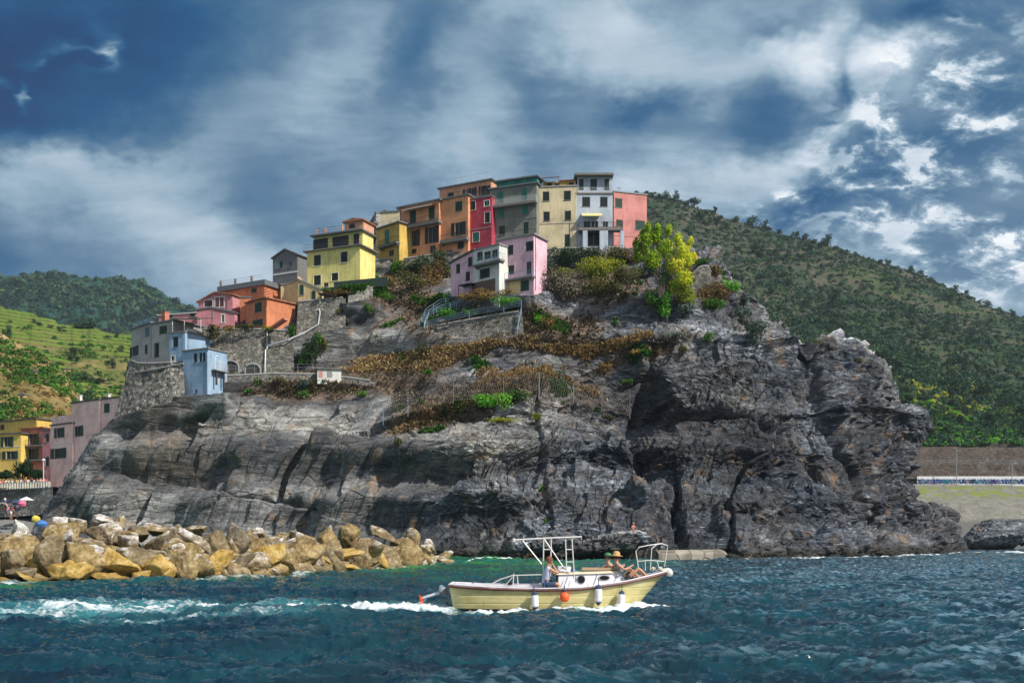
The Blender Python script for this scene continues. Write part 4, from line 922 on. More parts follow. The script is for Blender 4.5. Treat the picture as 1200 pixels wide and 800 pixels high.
class House:
    def __init__(s, name, A, B, Y, depth, wallm, label, cat='house', bottom=None, roof='flat', roofm=None, over=.35, thick=.22, prof=None, extra=3.0, yr=None, group=None, side_m=None):
        """A, B: where the two upper corners of the front stand (bearing, height); B's distance follows because the eaves are level"""
        YB = Y*(HOR-A[1])/(HOR-B[1]) if yr is None else yr
        a = at(A[0], A[1], Y); b = at(B[0], B[1], YB); b.z = a.z
        s.o = a.copy(); s.u = Vector((b.x-a.x, b.y-a.y, 0)); s.w = s.u.length; s.u.normalize(); s.n = Vector((s.u.y, -s.u.x, 0))
        bz = at(A[0], bottom, Y).z if bottom else a.z-9
        s.root = empty(name, (a.x, a.y, bz), math.atan2(s.u.y, s.u.x), label=label, cat=cat, group=group)
        s.bz = bz; s.H = a.z-bz; s.depth = depth; s.holes = []; s.items = []; s.wm = wallm; s.extra = extra
        s.roof = roof; s.rm = roofm or MET; s.over = over; s.thick = thick; s.prof = prof
    def uz(s, px, py, proud=0.):
        """where the sight line of (px,py) meets the front, as (along, up)"""
        d = Vector(((px-CX)/FP, 1, (HOR-py)/FP)); o = s.o+s.n*proud-Vector((0, 0, EYE)); k = (o.x*s.n.x+o.y*s.n.y)/(d.x*s.n.x+d.y*s.n.y)
        p = d*k+Vector((0, 0, EYE)); r = p-s.o; return r.x*s.u.x+r.y*s.u.y, p.z-s.bz
    def win(s, x0, y0, x1, y1, kind='sh', m=None, frame=None):
        u0, z1 = s.uz(x0, (y0+y1)/2)[0], s.uz((x0+x1)/2, y0)[1]; u1, z0 = s.uz(x1, (y0+y1)/2)[0], s.uz((x0+x1)/2, y1)[1]
        u0, u1 = max(.08, u0), min(s.w-.08, u1); z0 = max(.05, z0); s.items.append((u0, z0, u1, z1, kind, m, frame)); return s
    def wins(s, L, kind='sh', m=None, frame=None):
        for q in L: s.win(*q, kind=kind, m=m, frame=frame)
        return s
    def finish(s):
        tops = s.prof or [(0, 0), (1, 0)]
        P = []
        for q in tops:
            if s.prof: u, z = s.uz(*q); P.append((u, z))
            else: P.append((q[0]*s.w, s.H))
        P[0] = (0, P[0][1]); P[-1] = (s.w, P[-1][1]); s.P = P
        zt = min(z for _, z in P)
        it = [i for i in s.items if i[3] < zt-.05 and i[2]-i[0] > .2]; hi = [i for i in s.items if i[3] >= zt-.05 and i[2]-i[0] > .2]
        us = sorted({0, s.w, *[i[0] for i in it], *[i[2] for i in it]}); zs = sorted({-s.extra, zt, *[i[1] for i in it], *[i[3] for i in it]})
        m = MB(); wd = .22
        for i in range(len(us)-1):
            for j in range(len(zs)-1):
                uc, zc = (us[i]+us[i+1])/2, (zs[j]+zs[j+1])/2
                if any(q[0] < uc < q[2] and q[1] < zc < q[3] for q in it): continue
                m.add([(us[i], 0, zs[j]), (us[i+1], 0, zs[j]), (us[i+1], 0, zs[j+1]), (us[i], 0, zs[j+1])], [[0, 1, 2, 3]])
        for q in it:
            a, b, c, d = q[:4]; fs = [[0, 1, 5, 4], [1, 2, 6, 5], [2, 3, 7, 6], [3, 0, 4, 7]]
            m.add([(a, 0, b), (c, 0, b), (c, 0, d), (a, 0, d), (a, wd, b), (c, wd, b), (c, wd, d), (a, wd, d)], fs)
            m.add([(a, wd, b), (c, wd, b), (c, wd, d), (a, wd, d)], [[0, 1, 2, 3]])
        if max(z for _, z in P) > zt+.01 or s.prof:
            pl_ = [(0, 0, zt)]+[(u, 0, z) for u, z in P if z > zt+1e-4 or True]+[(s.w, 0, zt)]
            m.add(pl_, [list(range(len(pl_)-1, -1, -1))])
        D = s.depth; k = len(P)
        m.add([(0, 0, -s.extra), (0, 0, P[0][1]), (0, D, P[0][1]), (0, D, -s.extra)], [[0, 1, 2, 3]])
        m.add([(s.w, 0, -s.extra), (s.w, 0, P[-1][1]), (s.w, D, P[-1][1]), (s.w, D, -s.extra)], [[3, 2, 1, 0]])
        m.add([(0, D, -s.extra)]+[(u, D, z) for u, z in P]+[(s.w, D, -s.extra)], [list(range(k+2))])
        s.wall = m.build('wall', s.wm, s.root)
        # roof slab following the outline of the wall top
        r = MB(); ov, th = s.over, s.thick
        for i in range(k-1):
            (u0, z0), (u1, z1) = P[i], P[i+1]; L = math.hypot(u1-u0, z1-z0) or 1; du, dz = (u1-u0)/L, (z1-z0)/L
            e0 = ov if i == 0 else 0; e1 = ov if i == k-2 else 0
            p0 = (u0-du*e0, z0-dz*e0+.01); p1 = (u1+du*e1, z1+dz*e1+.01); nx, nz = -dz*th, du*th
            r.prism([p0, p1, (p1[0]+nx, p1[1]+nz), (p0[0]+nx, p0[1]+nz)], -ov, D+ov*.5)
        s.roofo = r.build('roof', s.rm, s.root)
        for q in it+hi: s.window(*q, raised=q in hi)
        return s
    def window(s, a, b, c, d, kind, m, frame, raised=False):
        y = -.03 if raised else .12; w_, h_ = c-a, d-b; mat = m or SHG
        fm = frame or (GRYT if kind != 'wf' else WHT)
        f = MB(); t_ = .07 if kind != 'wf' else .13; o_ = .0 if kind != 'wf' and not frame else .10
        x0, x1, z0, z1 = a-o_, c+o_, b-o_, d+o_; yy0, yy1 = (y-.05, y+.05) if not o_ else (-.04, .10)
        f.span(x0, x0+t_, yy0, yy1, z0, z1); f.span(x1-t_, x1, yy0, yy1, z0, z1); f.span(x0+t_, x1-t_, yy0, yy1, z1-t_, z1); f.span(x0-.06, x1+.06, min(-.08, yy0-.03), yy1, z0, z0+t_*.9)
        if h_ > w_*.7 and kind in ('gl', 'op', 'wf', 'door'): f.span((a+c)/2-.03, (a+c)/2+.03, y-.03, y+.03, z0+t_, z1-t_)
        fo = f.build('window' if kind != 'door' else 'door', fm, s.root)
        g = MB(); g.span(a+.02, c-.02, y+.03, y+.07, b+.02, d-.02); g.build('pane', GLASS, fo)
        if kind in ('sh', 'half'):
            for k_ in (0, 1):
                if kind == 'half' and k_: continue
                q = MB(); p0 = a+.03+k_*w_/2; p1 = p0+w_/2-.05; q.span(p0, p1, y-.045, y-.005, b+.06, d-.04)
                n_ = max(3, int(h_/.22))
                for j in range(n_): 
                    zc = b+.12+(h_-.22)*(j+.5)/n_; q.box(((p0+p1)/2, y-.06, zc), (p1-p0-.1, .03, .07), Matrix.Rotation(.5, 3, 'X'))
                q.build('shutter', mat, fo)
        if kind == 'op':
            for sg in (-1, 1):
                q = MB(); xx = a if sg < 0 else c; ww = w_*.42; q.span(xx+sg*.04, xx+sg*(.04+ww), -.10, -.05, b+.03, d)
                n_ = max(3, int(h_/.22))
                for j in range(n_): q.box((xx+sg*(.04+ww/2), -.115, b+.1+(h_-.2)*(j+.5)/n_), (ww-.1, .03, .07), Matrix.Rotation(.5, 3, 'X'))
                q.build('shutter', mat, fo)
        if kind == 'awn':
            q = MB(); q.add([(a-.1, -.04, d), (c+.1, -.04, d), (c+.1, -.9, b+h_*.55), (a-.1, -.9, b+h_*.55)], [[0, 1, 2, 3]]); q.build('shutter', mat, fo)
    def balcony(s, x0, x1, yt, yb, out=.9, railh=.95, slabm=None, railm=None, name='balcony'):
        """slab whose front edge is seen between yt and yb"""
        xm = (x0+x1)/2; u0, _ = s.uz(x0, yb, out); u1, _ = s.uz(x1, yb, out); z0 = s.uz(xm, yb, out)[1]; z1 = s.uz(xm, yt, out)[1]; z1 = max(z1, z0+.12)
        m = MB(); m.span(u0, u1, -out, -.003, z0, z1)
        for q in range(2): m.span(u0+.2+q*(u1-u0-.6), u0+.4+q*(u1-u0-.6), -out*.7, -.004, z0-.25, z0)
        b = m.build(name, slabm or SLABM, s.root)
        if railh:
            r = MB(); pts = [(u0+.05, -.02), (u0+.05, -out+.05), (u1-.05, -out+.05), (u1-.05, -.02)]
            for zz_ in (railh, railh*.08): r.tube([(x, y, z1+zz_) for x, y in pts], .028, 4)
            L = u1-u0; n_ = max(3, int(L/.22))
            for i in range(n_+1): x = u0+.05+(L-.1)*i/n_; r.tube([(x, -out+.05, z1), (x, -out+.05, z1+railh)], .014, 4)
            for i in range(1, 4):
                for x in (u0+.05, u1-.05): r.tube([(x, -out*i/4, z1), (x, -out*i/4, z1+railh)], .014, 4)
            r.build('railing', railm or IRON, b)
        return b
    def loc_box(s, name, mat, x0, y0, x1, y1, out0, out1, parent=None):
        """box seen between two corners of the photograph, reaching from out0 to out1 metres off the front"""
        u0, z1 = s.uz(x0, y0, out1); u1, z0 = s.uz(x1, y1, out1); m = MB(); m.span(u0, u1, -out1, -out0, z0, z1); return m.build(name, mat, parent or s.root)
    def band(s, y, mat=None, h=.14, px=None):
        z = s.uz(px or (s.o.x/s.o.y*FP+CX+5), y)[1]; MB().span(-.04, s.w+.04, -.05, -.003, z, z+h).build('string_course', mat or GRYT, s.root)
    def pipe(s, px, y0, y1, mat=None):
        u, z1 = s.uz(px, y0, .1); _, z0 = s.uz(px, y1, .1); MB().tube([(u, -.08, z0), (u, -.08, z1)], .05, 6).build('downpipe', mat or GRYT, s.root)
    def chimney(s, px, u_d=2., h=1.1, w_=.5, mat=None, parent=None):
        u = s.uz(px, HOR-100)[0]; z = s.H
        m = MB(); m.span(u-w_/2, u+w_/2, u_d, u_d+w_, z-.2, z+h); m.span(u-w_/2-.08, u+w_/2+.08, u_d-.08, u_d+w_+.08, z+h, z+h+.1); m.build('chimney', mat or GRYT, s.roofo)
def rail_on(parent, pts, h, mat, name='railing', step=.5, r=.028, mid=True):
    m = MB(); P = [Vector(p) for p in pts]; m.tube([p+Vector((0, 0, h)) for p in P], r, 4)
    if mid: m.tube([p+Vector((0, 0, h*.5)) for p in P], r*.7, 4)
    for a, b in zip(P[:-1], P[1:]):
        n_ = max(1, int((b-a).length/step))
        for i in range(n_+1): q = a.lerp(b, i/n_); m.tube([q, q+Vector((0, 0, h))], r*.7, 4)
    return m.build(name, mat, parent)
c1 = lambda X, Y: (420+X/4, 190+Y/4)
c2 = lambda X, Y: (570+X/4, 190+Y/4)
c3 = lambda X, Y: (140+X/5.33, 330+Y/5.33)
c4 = lambda X, Y: (220+X/4.445, 250+Y/4.445)
c5 = lambda X, Y: (X/3.077, 360+Y/3.077)
def W(c, *r): return [c(x0, y0)+c(x1, y1) for x0, y0, x1, y1 in r]
ORANGE = plaster('orange_plaster', (.60, .29, .155)); SALMON = plaster('salmon_plaster', (.58, .30, .19)); CRIM = plaster('crimson_plaster', (.40, .055, .085))
TEALW = plaster('grey_green_plaster', (.20, .215, .19)); CREAM = plaster('cream_plaster', (.58, .50, .33)); WBLUE = plaster('blue_white_plaster', (.42, .48, .56)); PINK2 = plaster('coral_pink_plaster', (.56, .24, .22))
PINK = plaster('pink_plaster', (.72, .46, .55)); LEMON = plaster('lemon_plaster', (.72, .64, .24)); YEL = plaster('mustard_plaster', (.55, .38, .10)); TAN = plaster('tan_plaster', (.62, .48, .25))
GREYP = plaster('grey_plaster', (.40, .385, .37)); BLUE = plaster('blue_plaster', (.27, .39, .54)); ROSE = plaster('rose_plaster', (.50, .215, .24)); OWH = plaster('off_white_plaster', (.60, .60, .52)); ORNG2 = plaster('deep_orange_plaster', (.56, .21, .11))
SOFTP = plaster('soft_pink_plaster', (.86, .58, .53)); REDO = plaster('red_orange_plaster', (.50, .19, .13)); YELL2 = plaster('yellow_plaster', (.66, .48, .13)); WOODG = flat_mat('weathered_boards', (.15, .15, .155), .85, nscale=3, var=.35)
TEALB = plaster('teal_plaster', (.04, .22, .21)); WHITEP = plaster('white_plaster', (.62, .63, .60))
# A narrow yellow house with dark flank
h = House('row_house', c1(85, 318), c1(192, 283), 187, 3, YEL, 'narrow mustard yellow house with a green door-height shutter, left end of the upper row', bottom=306, roofm=MET)
h.wins(W(c1, (122, 318, 145, 385)), 'sh', SHT); h.wins(W(c1, (143, 412, 165, 440)), 'gl'); h.finish(); h.balcony(*[c1(90, 0)[0], c1(178, 0)[0]], c1(0, 383)[1], c1(0, 392)[1])
rail_on(h.root, [(0, .1, h.H+.2), (h.w, .1, h.H+.2)], 1.0, WIRON)
h = House('row_house', c1(78, 240), c1(190, 232), 191, 2, CREAM, 'cream upper house with iron terrace rail behind the narrow mustard house', bottom=300, roofm=MET, over=.15)
h.wins(W(c1, (88, 255, 104, 285)), 'gl'); h.finish(); h.chimney(c1(105, 0)[0]); h.chimney(c1(170, 0)[0])
h = House('row_house', c1(52, 290), c1(84, 240), 197, 3, GREYP, 'dark grey flank house with small side balconies left of the mustard house', bottom=306, roofm=MET, over=.1, yr=190.5)
h.wins(W(c1, (62, 300, 74, 340)), 'sh', SHD); h.finish(); h.balcony(c1(50, 0)[0], c1(74, 0)[0], c1(0, 352)[1], c1(0, 360)[1]); h.balcony(c1(54, 0)[0], c1(72, 0)[0], c1(0, 292)[1], c1(0, 300)[1])
# B orange
h = House('row_house', c1(192, 218), c1(378, 180), 186, 10, ORANGE, 'wide orange house with long white awning and green shutters over a balcony', bottom=308, roofm=MET, over=.45)
h.wins(W(c1, (240, 226, 270, 288), (328, 206, 358, 270)), 'sh', SHG); h.wins(W(c1, (238, 320, 272, 396), (328, 302, 362, 380)), 'op', SHD); h.wins(W(c1, (242, 406, 272, 430), (335, 390, 362, 424)), 'gl')
h.finish(); h.balcony(c1(212, 0)[0], c1(375, 0)[0], c1(0, 282)[1], c1(0, 296)[1], out=1.1); h.band(c1(0, 310)[1]); h.pipe(c1(196, 0)[0], c1(0, 222)[1], c1(0, 430)[1])
aw = MB(); u0, z0 = h.uz(*c1(222, 222)); u1, _ = h.uz(*c1(366, 200)); aw.add([(u0, -.05, z0), (u1, -.05, z0), (u1, -1.3, z0-.45), (u0, -1.3, z0-.45), (u0, -1.3, z0-.62), (u1, -1.3, z0-.62)], [[0, 1, 2, 3], [3, 2, 5, 4]]); aw.build('awning', WHT, h.root)
h = House('row_house', c1(378, 181), c1(514, 155), 182.2, 4, ORANGE, 'plain orange house with one green shutter high up, beside the crimson house', bottom=306, roofm=MET, over=.3)
h.wins(W(c1, (453, 183, 487, 232)), 'sh', SHG); h.wins(W(c1, (452, 282, 488, 345)), 'op', SHD); h.wins(W(c1, (464, 368, 494, 407)), 'sh', SHD); h.wins(W(c1, (412, 412, 440, 424)), 'gl')
h.finish(); h.balcony(c1(380, 0)[0], c1(507, 0)[0], c1(0, 358)[1], c1(0, 372)[1], out=1.0); h.pipe(c1(382, 0)[0], c1(0, 190)[1], c1(0, 420)[1])
# C salmon attic with roof terrace
h = House('attic_house', c1(380, 128), c1(622, 84), 190, 8, SALMON, 'salmon set-back attic house with white pergola rail on its flat roof', bottom=245, roofm=MET, over=.35)
h.wins(W(c1, (418, 142, 447, 163), (487, 128, 502, 152), (506, 126, 518, 150)), 'gl'); h.wins(W(c1, (528, 120, 546, 160), (572, 112, 587, 155), (592, 110, 610, 153)), 'op', SHD)
h.finish(); zt = h.H+.2; rail_on(h.root, [(.8, .1, zt), (h.w*.96, .1, zt)], 1.35, WIRON, mid=False, step=3); rail_on(h.root, [(.8, 3, zt), (h.w*.96, 3, zt)], 1.35, WIRON, mid=False, step=4)
h.balcony(c1(520, 0)[0], c1(618, 0)[0], c1(0, 160)[1], c1(0, 168)[1], out=1.4)
# D crimson
h = House('row_house', c1(517, 178), c1(624, 160), 180, 5, CRIM, 'narrow crimson house with white-framed windows', bottom=300, roofm=MET, over=.1)
h.wins(W(c1, (524, 184, 548, 224)), 'half', SHG, WHT); h.wins(W(c1, (590, 180, 614, 206)), 'wf'); h.wins(W(c1, (592, 236, 616, 283)), 'half', SHG, WHT); h.wins(W(c1, (536, 330, 566, 372)), 'sh', SHT, WHT); h.finish(); h.band(c1(0, 318)[1])
# E grey green with teal top
h = House('row_house', c2(20, 130), c2(235, 100), 179.5, 3.6, TEALW, 'grey green house with teal shutters, long balcony and teal attic', bottom=290, roofm=MET, over=.35)
h.wins(W(c2, (50, 137, 80, 192), (163, 120, 192, 178)), 'sh', SHT); h.wins(W(c2, (53, 215, 85, 262), (165, 198, 198, 246)), 'sh', SHT); h.wins(W(c2, (58, 297, 88, 342), (172, 280, 198, 338)), 'sh', SHG)
h.finish(); h.balcony(c2(22, 0)[0], c2(232, 0)[0], c2(0, 190)[1], c2(0, 200)[1], out=1.0, railm=WIRON); h.band(c2(0, 283)[1]); h.balcony(c2(120, 0)[0], c2(226, 0)[0], c2(0, 342)[1], c2(0, 350)[1], out=.9)
h.pipe(c2(30, 0)[0], c2(0, 140)[1], c2(0, 370)[1])
u0, z0 = h.uz(*c2(34, 125)); u1, z1 = h.uz(*c2(232, 60)); m = MB(); m.span(.7, h.w-.25, 1.0, 3.3, h.H, z1-.05); at_ = m.build('attic', TEALB, h.root)
m = MB(); m.span(.4, h.w+.1, .4, 3.9, z1-.04, z1+.18); m.build('attic_roof', MET, h.root)
for q in (.30, .62):
    f = MB(); x0 = h.w*q; f.span(x0, x0+1.2, .93, .99, h.H+.5, h.H+1.9); f.build('shutter', SHT, at_)
# G cream
h = House('row_house', c2(235, 120), c2(422, 113), 177.6, 9, CREAM, 'pale cream house with dark shutters and a brown roof canopy', bottom=292, roofm=GRYT, over=.12)
h.wins(W(c2, (263, 138, 295, 184), (362, 134, 396, 180), (266, 232, 297, 278), (366, 228, 397, 274)), 'sh', SHD); h.wins(W(c2, (366, 338, 391, 398)), 'sh', SHG)
h.finish(); h.band(c2(0, 292)[1], h=.1); h.pipe(c2(392, 0)[0], c2(0, 280)[1], c2(0, 395)[1])
m = MB(); m.span(1.0, h.w-.2, 1.5, 8, h.H+.1, h.H+1.45); at_ = m.build('attic', YEL, h.root)
for q in (.25, .45, .80): MB().span(h.w*q, h.w*q+.8, 1.42, 1.49, h.H+.45, h.H+1.2).build('pane', GLASS, at_)
m = MB(); m.add([(1.0, -.1, h.H+1.55), (h.w*.56, -.1, h.H+1.65), (h.w*.56, 3.2, h.H+2.75), (1.0, 3.2, h.H+2.65), (1.0, -.1, h.H+1.67), (h.w*.56, -.1, h.H+1.77), (h.w*.56, 3.2, h.H+2.87), (1., 3.2, h.H+2.77)], [[0, 3, 2, 1], [4, 5, 6, 7], [0, 1, 5, 4], [1, 2, 6, 5], [2, 3, 7, 6], [3, 0, 4, 7]])
for x in (1.1, h.w*.55): m.tube([(x, 0, h.H+.1), (x, 0, h.H+1.6)], .06, 5)
m.build('canopy', flat_mat('brown_canopy', (.13, .105, .10), .8), h.root)
MB().span(h.w*.56, h.w-.05, 1.2, 8.2, h.H+1.46, h.H+1.62).build('attic_roof', RTILE, h.root)
# H blue white with piers
h = House('row_house', c2(420, 150), c2(592, 150), 177, 10, WBLUE, 'tall blue-white house with flat dark roof, yellow awning and open ground floor on piers', bottom=292, roofm=SLABM, over=.15)
h.wins(W(c2, (448, 163, 486, 210), (532, 163, 568, 210)), 'sh', SHD); h.wins(W(c2, (455, 276, 488, 306), (492, 276, 524, 306), (545, 278, 570, 304)), 'gl'); h.wins(W(c2, (476, 328, 530, 392)), 'gl', frame=None)
h.finish()
u0, z1 = h.uz(*c2(418, 62)); m = MB(); m.span(.3, h.w-.1, .8, 10, h.H+.1, z1); at_ = m.build('attic', WBLUE, h.root); z2 = z1
for X0, X1 in ((435, 455), (488, 518), (555, 575)):
    a_ = h.uz(*c2(X0, 80), -.8); b_ = h.uz(*c2(X1, 130), -.8); MB().span(a_[0], b_[0], .72, .79, b_[1], a_[1]).build('shutter', SHD, at_)
MB().span(-.25, h.w+.15, -.3, 10.4, z2+.003, z2+.35).build('attic_roof', SLABM, h.root); rail_on(h.root, [(.05, -.08, h.H+.22), (h.w, -.08, h.H+.22)], .85, WIRON, step=.3)
h.balcony(c2(432, 0)[0], c2(640, 0)[0], c2(0, 306)[1], c2(0, 318)[1], out=1.5, railm=IRON, railh=.9)
for X0, X1 in ((452, 474), (531, 570), (628, 646)): h.loc_box('pier', WBLUE, *c2(X0, 320), *c2(X1, 412), .9, 1.45)
aw = MB(); u0, z0 = h.uz(*c2(445, 240), .05); u1, _ = h.uz(*c2(540, 240), .05); aw.add([(u0, -.05, z0), (u1, -.05, z0), (u1, -1.4, z0-.75), (u0, -1.4, z0-.75), (u0, -1.4, z0-.9), (u1, -1.4, z0-.9)], [[0, 1, 2, 3], [3, 2, 5, 4]]); aw.build('awning', flat_mat('yellow_awning', (.58, .52, .25), .8), h.root)
# I coral pink at the right end
h = House('row_house', c2(598, 140), c2(752, 148), 178.6, 9, PINK2, 'plain coral pink house at the right end of the upper row', bottom=292, roofm=GRYT, over=.12, yr=180.4)
h.wins(W(c2, (603, 170, 637, 214), (697, 274, 743, 320), (608, 270, 640, 303)), 'sh', SHG); h.wins(W(c2, (574, 362, 588, 394)), 'gl'); h.finish(); h.band(c2(0, 345)[1], PINK2, .08)
# F pink house on the lower terrace
h = House('terrace_house', c2(56, 370), c2(222, 341), 160.5, 4.2, PINK, 'pink house with dark windows and blue-grey balcony rail, standing lower than the row', bottom=346, roofm=GRYT, over=.3)
h.wins(W(c2, (78, 390, 126, 438), (184, 370, 222, 417), (82, 484, 130, 528)), 'sh', SHD); h.wins(W(c2, (188, 466, 210, 526)), 'gl'); h.wins(W(c2, (160, 552, 200, 612)), 'sh', SHG)
h.finish(); h.balcony(c2(56, 0)[0], c2(216, 0)[0], c2(0, 542)[1], c2(0, 550)[1], out=.9, railm=BIRON); h.pipe(c2(230, 0)[0], c2(0, 350)[1], c2(0, 600)[1], IRON)
h.loc_box('lower_wall', TAN, *c2(58, 556), *c2(158, 614), .0, .10)
FH = h
# white middle section with loggia
h = House('terrace_house', c1(541, 418), c1(660, 388), 161.5, 6, WHITEP, 'white house with open loggia and blue rail, joined to the left of the pink house', bottom=343, roofm=GRYT, over=.15)
h.wins(W(c1, (556, 420, 582, 462), (590, 418, 620, 455), (626, 410, 652, 448)), 'gl'); h.wins(W(c1, (568, 498, 616, 544)), 'sh', SHD); h.finish(); h.balcony(c1(536, 0)[0], c1(664, 0)[0], c1(0, 468)[1], c1(0, 476)[1], out=1.1, railm=BIRON); h.loc_box('lower_wall', flat_mat('brown_render', (.14, .09, .075), .9), *c1(532, 568), *c1(640, 600), .0, .08)
h = House('terrace_house', c1(434, 474), c1(541, 416), 164.5, 6, PINK, 'small pink house with sloping eaves at the left of the lower terrace', bottom=349, roofm=GTILE, over=.3, yr=161.6, prof=[c1(434, 474), c1(541, 416)])
h.wins(W(c1, (457, 476, 477, 522), (502, 512, 523, 557), (515, 444, 535, 490)), 'sh', SHD); h.finish()
m = MB(); u0, z0 = h.uz(*c1(470, 580), 1.2); u1, _ = h.uz(*c1(530, 575), 1.2); m.span(u0, u1, -1.4, -.01, z0, z0+.1); m.tube([(u0+.1, -1.3, z0-2), (u0+.1, -1.3, z0)], .05); m.tube([(u1-.1, -1.3, z0-2), (u1-.1, -1.3, z0)], .05); m.build('canopy', IRON, h.root)
# J lemon yellow
h = House('terrace_house', c4(622, 205), c4(897, 169), 177, 5, LEMON, 'lemon yellow house with roof terrace and small salmon turret', bottom=339, roofm=SLABM, over=.55, thick=.2)
h.wins(W(c4, (657, 217, 693, 272), (797, 200, 832, 254), (656, 323, 693, 374), (749, 311, 783, 350)), 'sh', SHD, WHT); h.wins(W(c4, (708, 360, 732, 394)), 'door'); h.finish()
zt = h.H+.2
u0 = h.uz(*c4(645, 195))[0]; zr = h.uz(*c4(770, 112), -1.2)[1]; m = MB(); m.span(.9, h.w-.2, 1.2, 4.7, zt-.1, zr); at_ = m.build('attic', LEMON, h.root)
for X0, X1 in ((655, 730), (755, 838), (865, 893)):
    a_ = h.uz(*c4(X0, 150), -1.2)[0]; b_ = h.uz(*c4(X1, 150), -1.2)[0]; MB().span(a_, min(b_, h.w-.4), 1.12, 1.19, zt+.1, zr-.35).build('pane', GLASS, at_)
MB().span(.3, h.w+.2, .2, 5.2, zr+.003, zr+.24).build('attic_roof', MET, h.root)
rail_on(h.root, [(-.4, -.45, zt), (h.w+.4, -.45, zt)], 1., IRON, step=.3); rail_on(h.root, [(1.5, .4, zr+.25), (h.w*.62, .4, zr+.25)], .9, IRON, step=.35)
for q in (1.4, h.w*.30, h.w*.62): MB().span(q, q+.3, .35, .65, zr+.245, zr+1.2).build('post', SALMON, h.root)
tu = MB(); tu.span(h.w*.62+.4, h.w+.1, 1, 4.4, zr+.24, zr+1.7); tw = tu.build('turret', SALMON, h.root)
x0, x1, zz_ = h.w*.62+.1, h.w+.4, zr+1.7; tr = MB(); tr.prism([(x0, zz_), (x1, zz_), (x1, zz_+.18), ((x0+x1)/2, zz_+.62), (x0, zz_+.18)], .6, 4.8); tr.build('roof', RTILE, tw); MB().span(x0+1.2, x0+2.3, .93, .99, zr+.7, zr+1.4).build('pane', GLASS, tw)
# K grey gabled
h = House('gabled_house', c4(443, 236), c4(572, 216), 187, 8, WOODG, 'tall grey gabled house with two small blue windows between cream and lemon houses', bottom=337, roofm=GTILE, over=.25, prof=[c4(443, 236), c4(508, 190), c4(572, 217)])
h.wins(W(c4, (466, 249, 494, 286), (526, 253, 541, 280)), 'half', flat_mat('blue_shutter', (.08, .25, .34), .6)); h.finish(); h.band(c4(0, 322)[1], WHT, .3)
# L cream curved house
h = House('terrace_house', c4(573, 345), c4(692, 398), 173, 6, TAN, 'cream house with sloping eaves and green shutters below the lemon house', bottom=362, roofm=GRYT, over=.15, yr=171.8, prof=[c4(573, 345), c4(692, 398)])
h.wins(W(c4, (584, 371, 606, 425), (646, 402, 668, 450)), 'sh', SHG); h.wins(W(c4, (583, 462, 604, 480)), 'gl'); h.finish()
m = MB(); a = at(*c4(464, 350), 176); b = at(*c4(572, 322), 173.2); n_ = 14; z0 = at(500, 375, 170).z-4; vs_ = []; fs_ = []
for i in range(n_+1):
    f_ = i/n_; ang = f_*math.pi/2; x = a.x+(b.x-a.x)*math.sin(ang); y = 179-(179-173.2)*(1-math.cos(ang))**.9-0; ztop = a.z+(b.z-a.z)*f_
    vs_ += [(x, y, z0), (x, y, ztop), (x+.5, y+7, ztop), (x+.5, y+7, z0)]
for i in range(n_):
    o_ = i*4; fs_ += [[o_, o_+4, o_+5, o_+1], [o_+1, o_+5, o_+6, o_+2], [o_+2, o_+6, o_+7, o_+3]]
fs_ += [[0, 1, 2, 3], [n_*4, n_*4+3, n_*4+2, n_*4+1]]
m.add(vs_, fs_); tw = m.build('round_house', TAN, label='windowless rounded cream building curving beside the salmon terrace house', cat='house')
m = MB(); m.tube([Vector(v)+Vector((0, -.03, .05)) for v in vs_[1::4]], .12, 6); m.build('coping', GRYT, tw)
# M salmon orange
h = House('terrace_house', c4(327, 462), c4(410, 442), 171.5, 6, ORNG2, 'orange-salmon house with roof terrace rail and outside steps above the arched wall', bottom=386, roofm=RTILE, over=.3)
h.wins(W(c4, (348, 463, 386, 516), (336, 552, 391, 588)), 'sh', SHG); h.finish(); rail_on(h.root, [(0, .2, h.H+.2), (h.w+3, .2, h.H+.2)], 1., IRON, step=.3)
m = MB(); st0 = h.uz(*c4(425, 588), 1.2); st1 = h.uz(*c4(492, 540), 1.2)
for i in range(9): f_ = i/9; m.span(st0[0]+(st1[0]-st0[0])*f_, st0[0]+(st1[0]-st0[0])*(f_+.13), -.9, -.01, st0[1]+(st1[1]-st0[1])*f_-.25, st0[1]+(st1[1]-st0[1])*f_+.1)
m.build('steps', REDO, h.root)
h = House('terrace_house', c4(411, 443), c4(528, 474), 169.6, 6, ORNG2, 'orange-salmon wing facing right with dark loggia and tiled eaves', bottom=386, roofm=RTILE, over=.25, yr=173, prof=[c4(411, 443), c4(528, 474)])
h.wins(W(c4, (455, 470, 494, 540)), 'op', SHG); h.wins(W(c4, (505, 482, 522, 500)), 'sh', SHG); h.finish()
h = House('terrace_house', c4(272, 440), c4(328, 440), 174, 5, ORNG2, 'low orange house wing squeezed between the rose gable and the salmon terrace house', bottom=384, roofm=MET, over=.12)
h.wins(W(c4, (285, 556, 318, 586)), 'gl'); h.finish()
# O upper orange with grey terrace band
h = House('terrace_house', c4(170, 410), c4(400, 360), 184, 8, ORNG2, 'orange house behind the rose gable, topped by a grey railed terrace', bottom=355, roofm=MET, over=.4, thick=.9, yr=179)
h.wins(W(c4, (330, 388, 360, 415)), 'sh', SHG); h.finish(); rail_on(h.root, [(0, -.3, h.H+.9), (h.w, -.3, h.H+.9)], .9, WIRON, step=.5)
for q in (.02, .35, .72): MB().span(h.w*q, h.w*q+.35, -.36, 0, h.H+.905, h.H+1.9).build('post', GRYT, h.root)
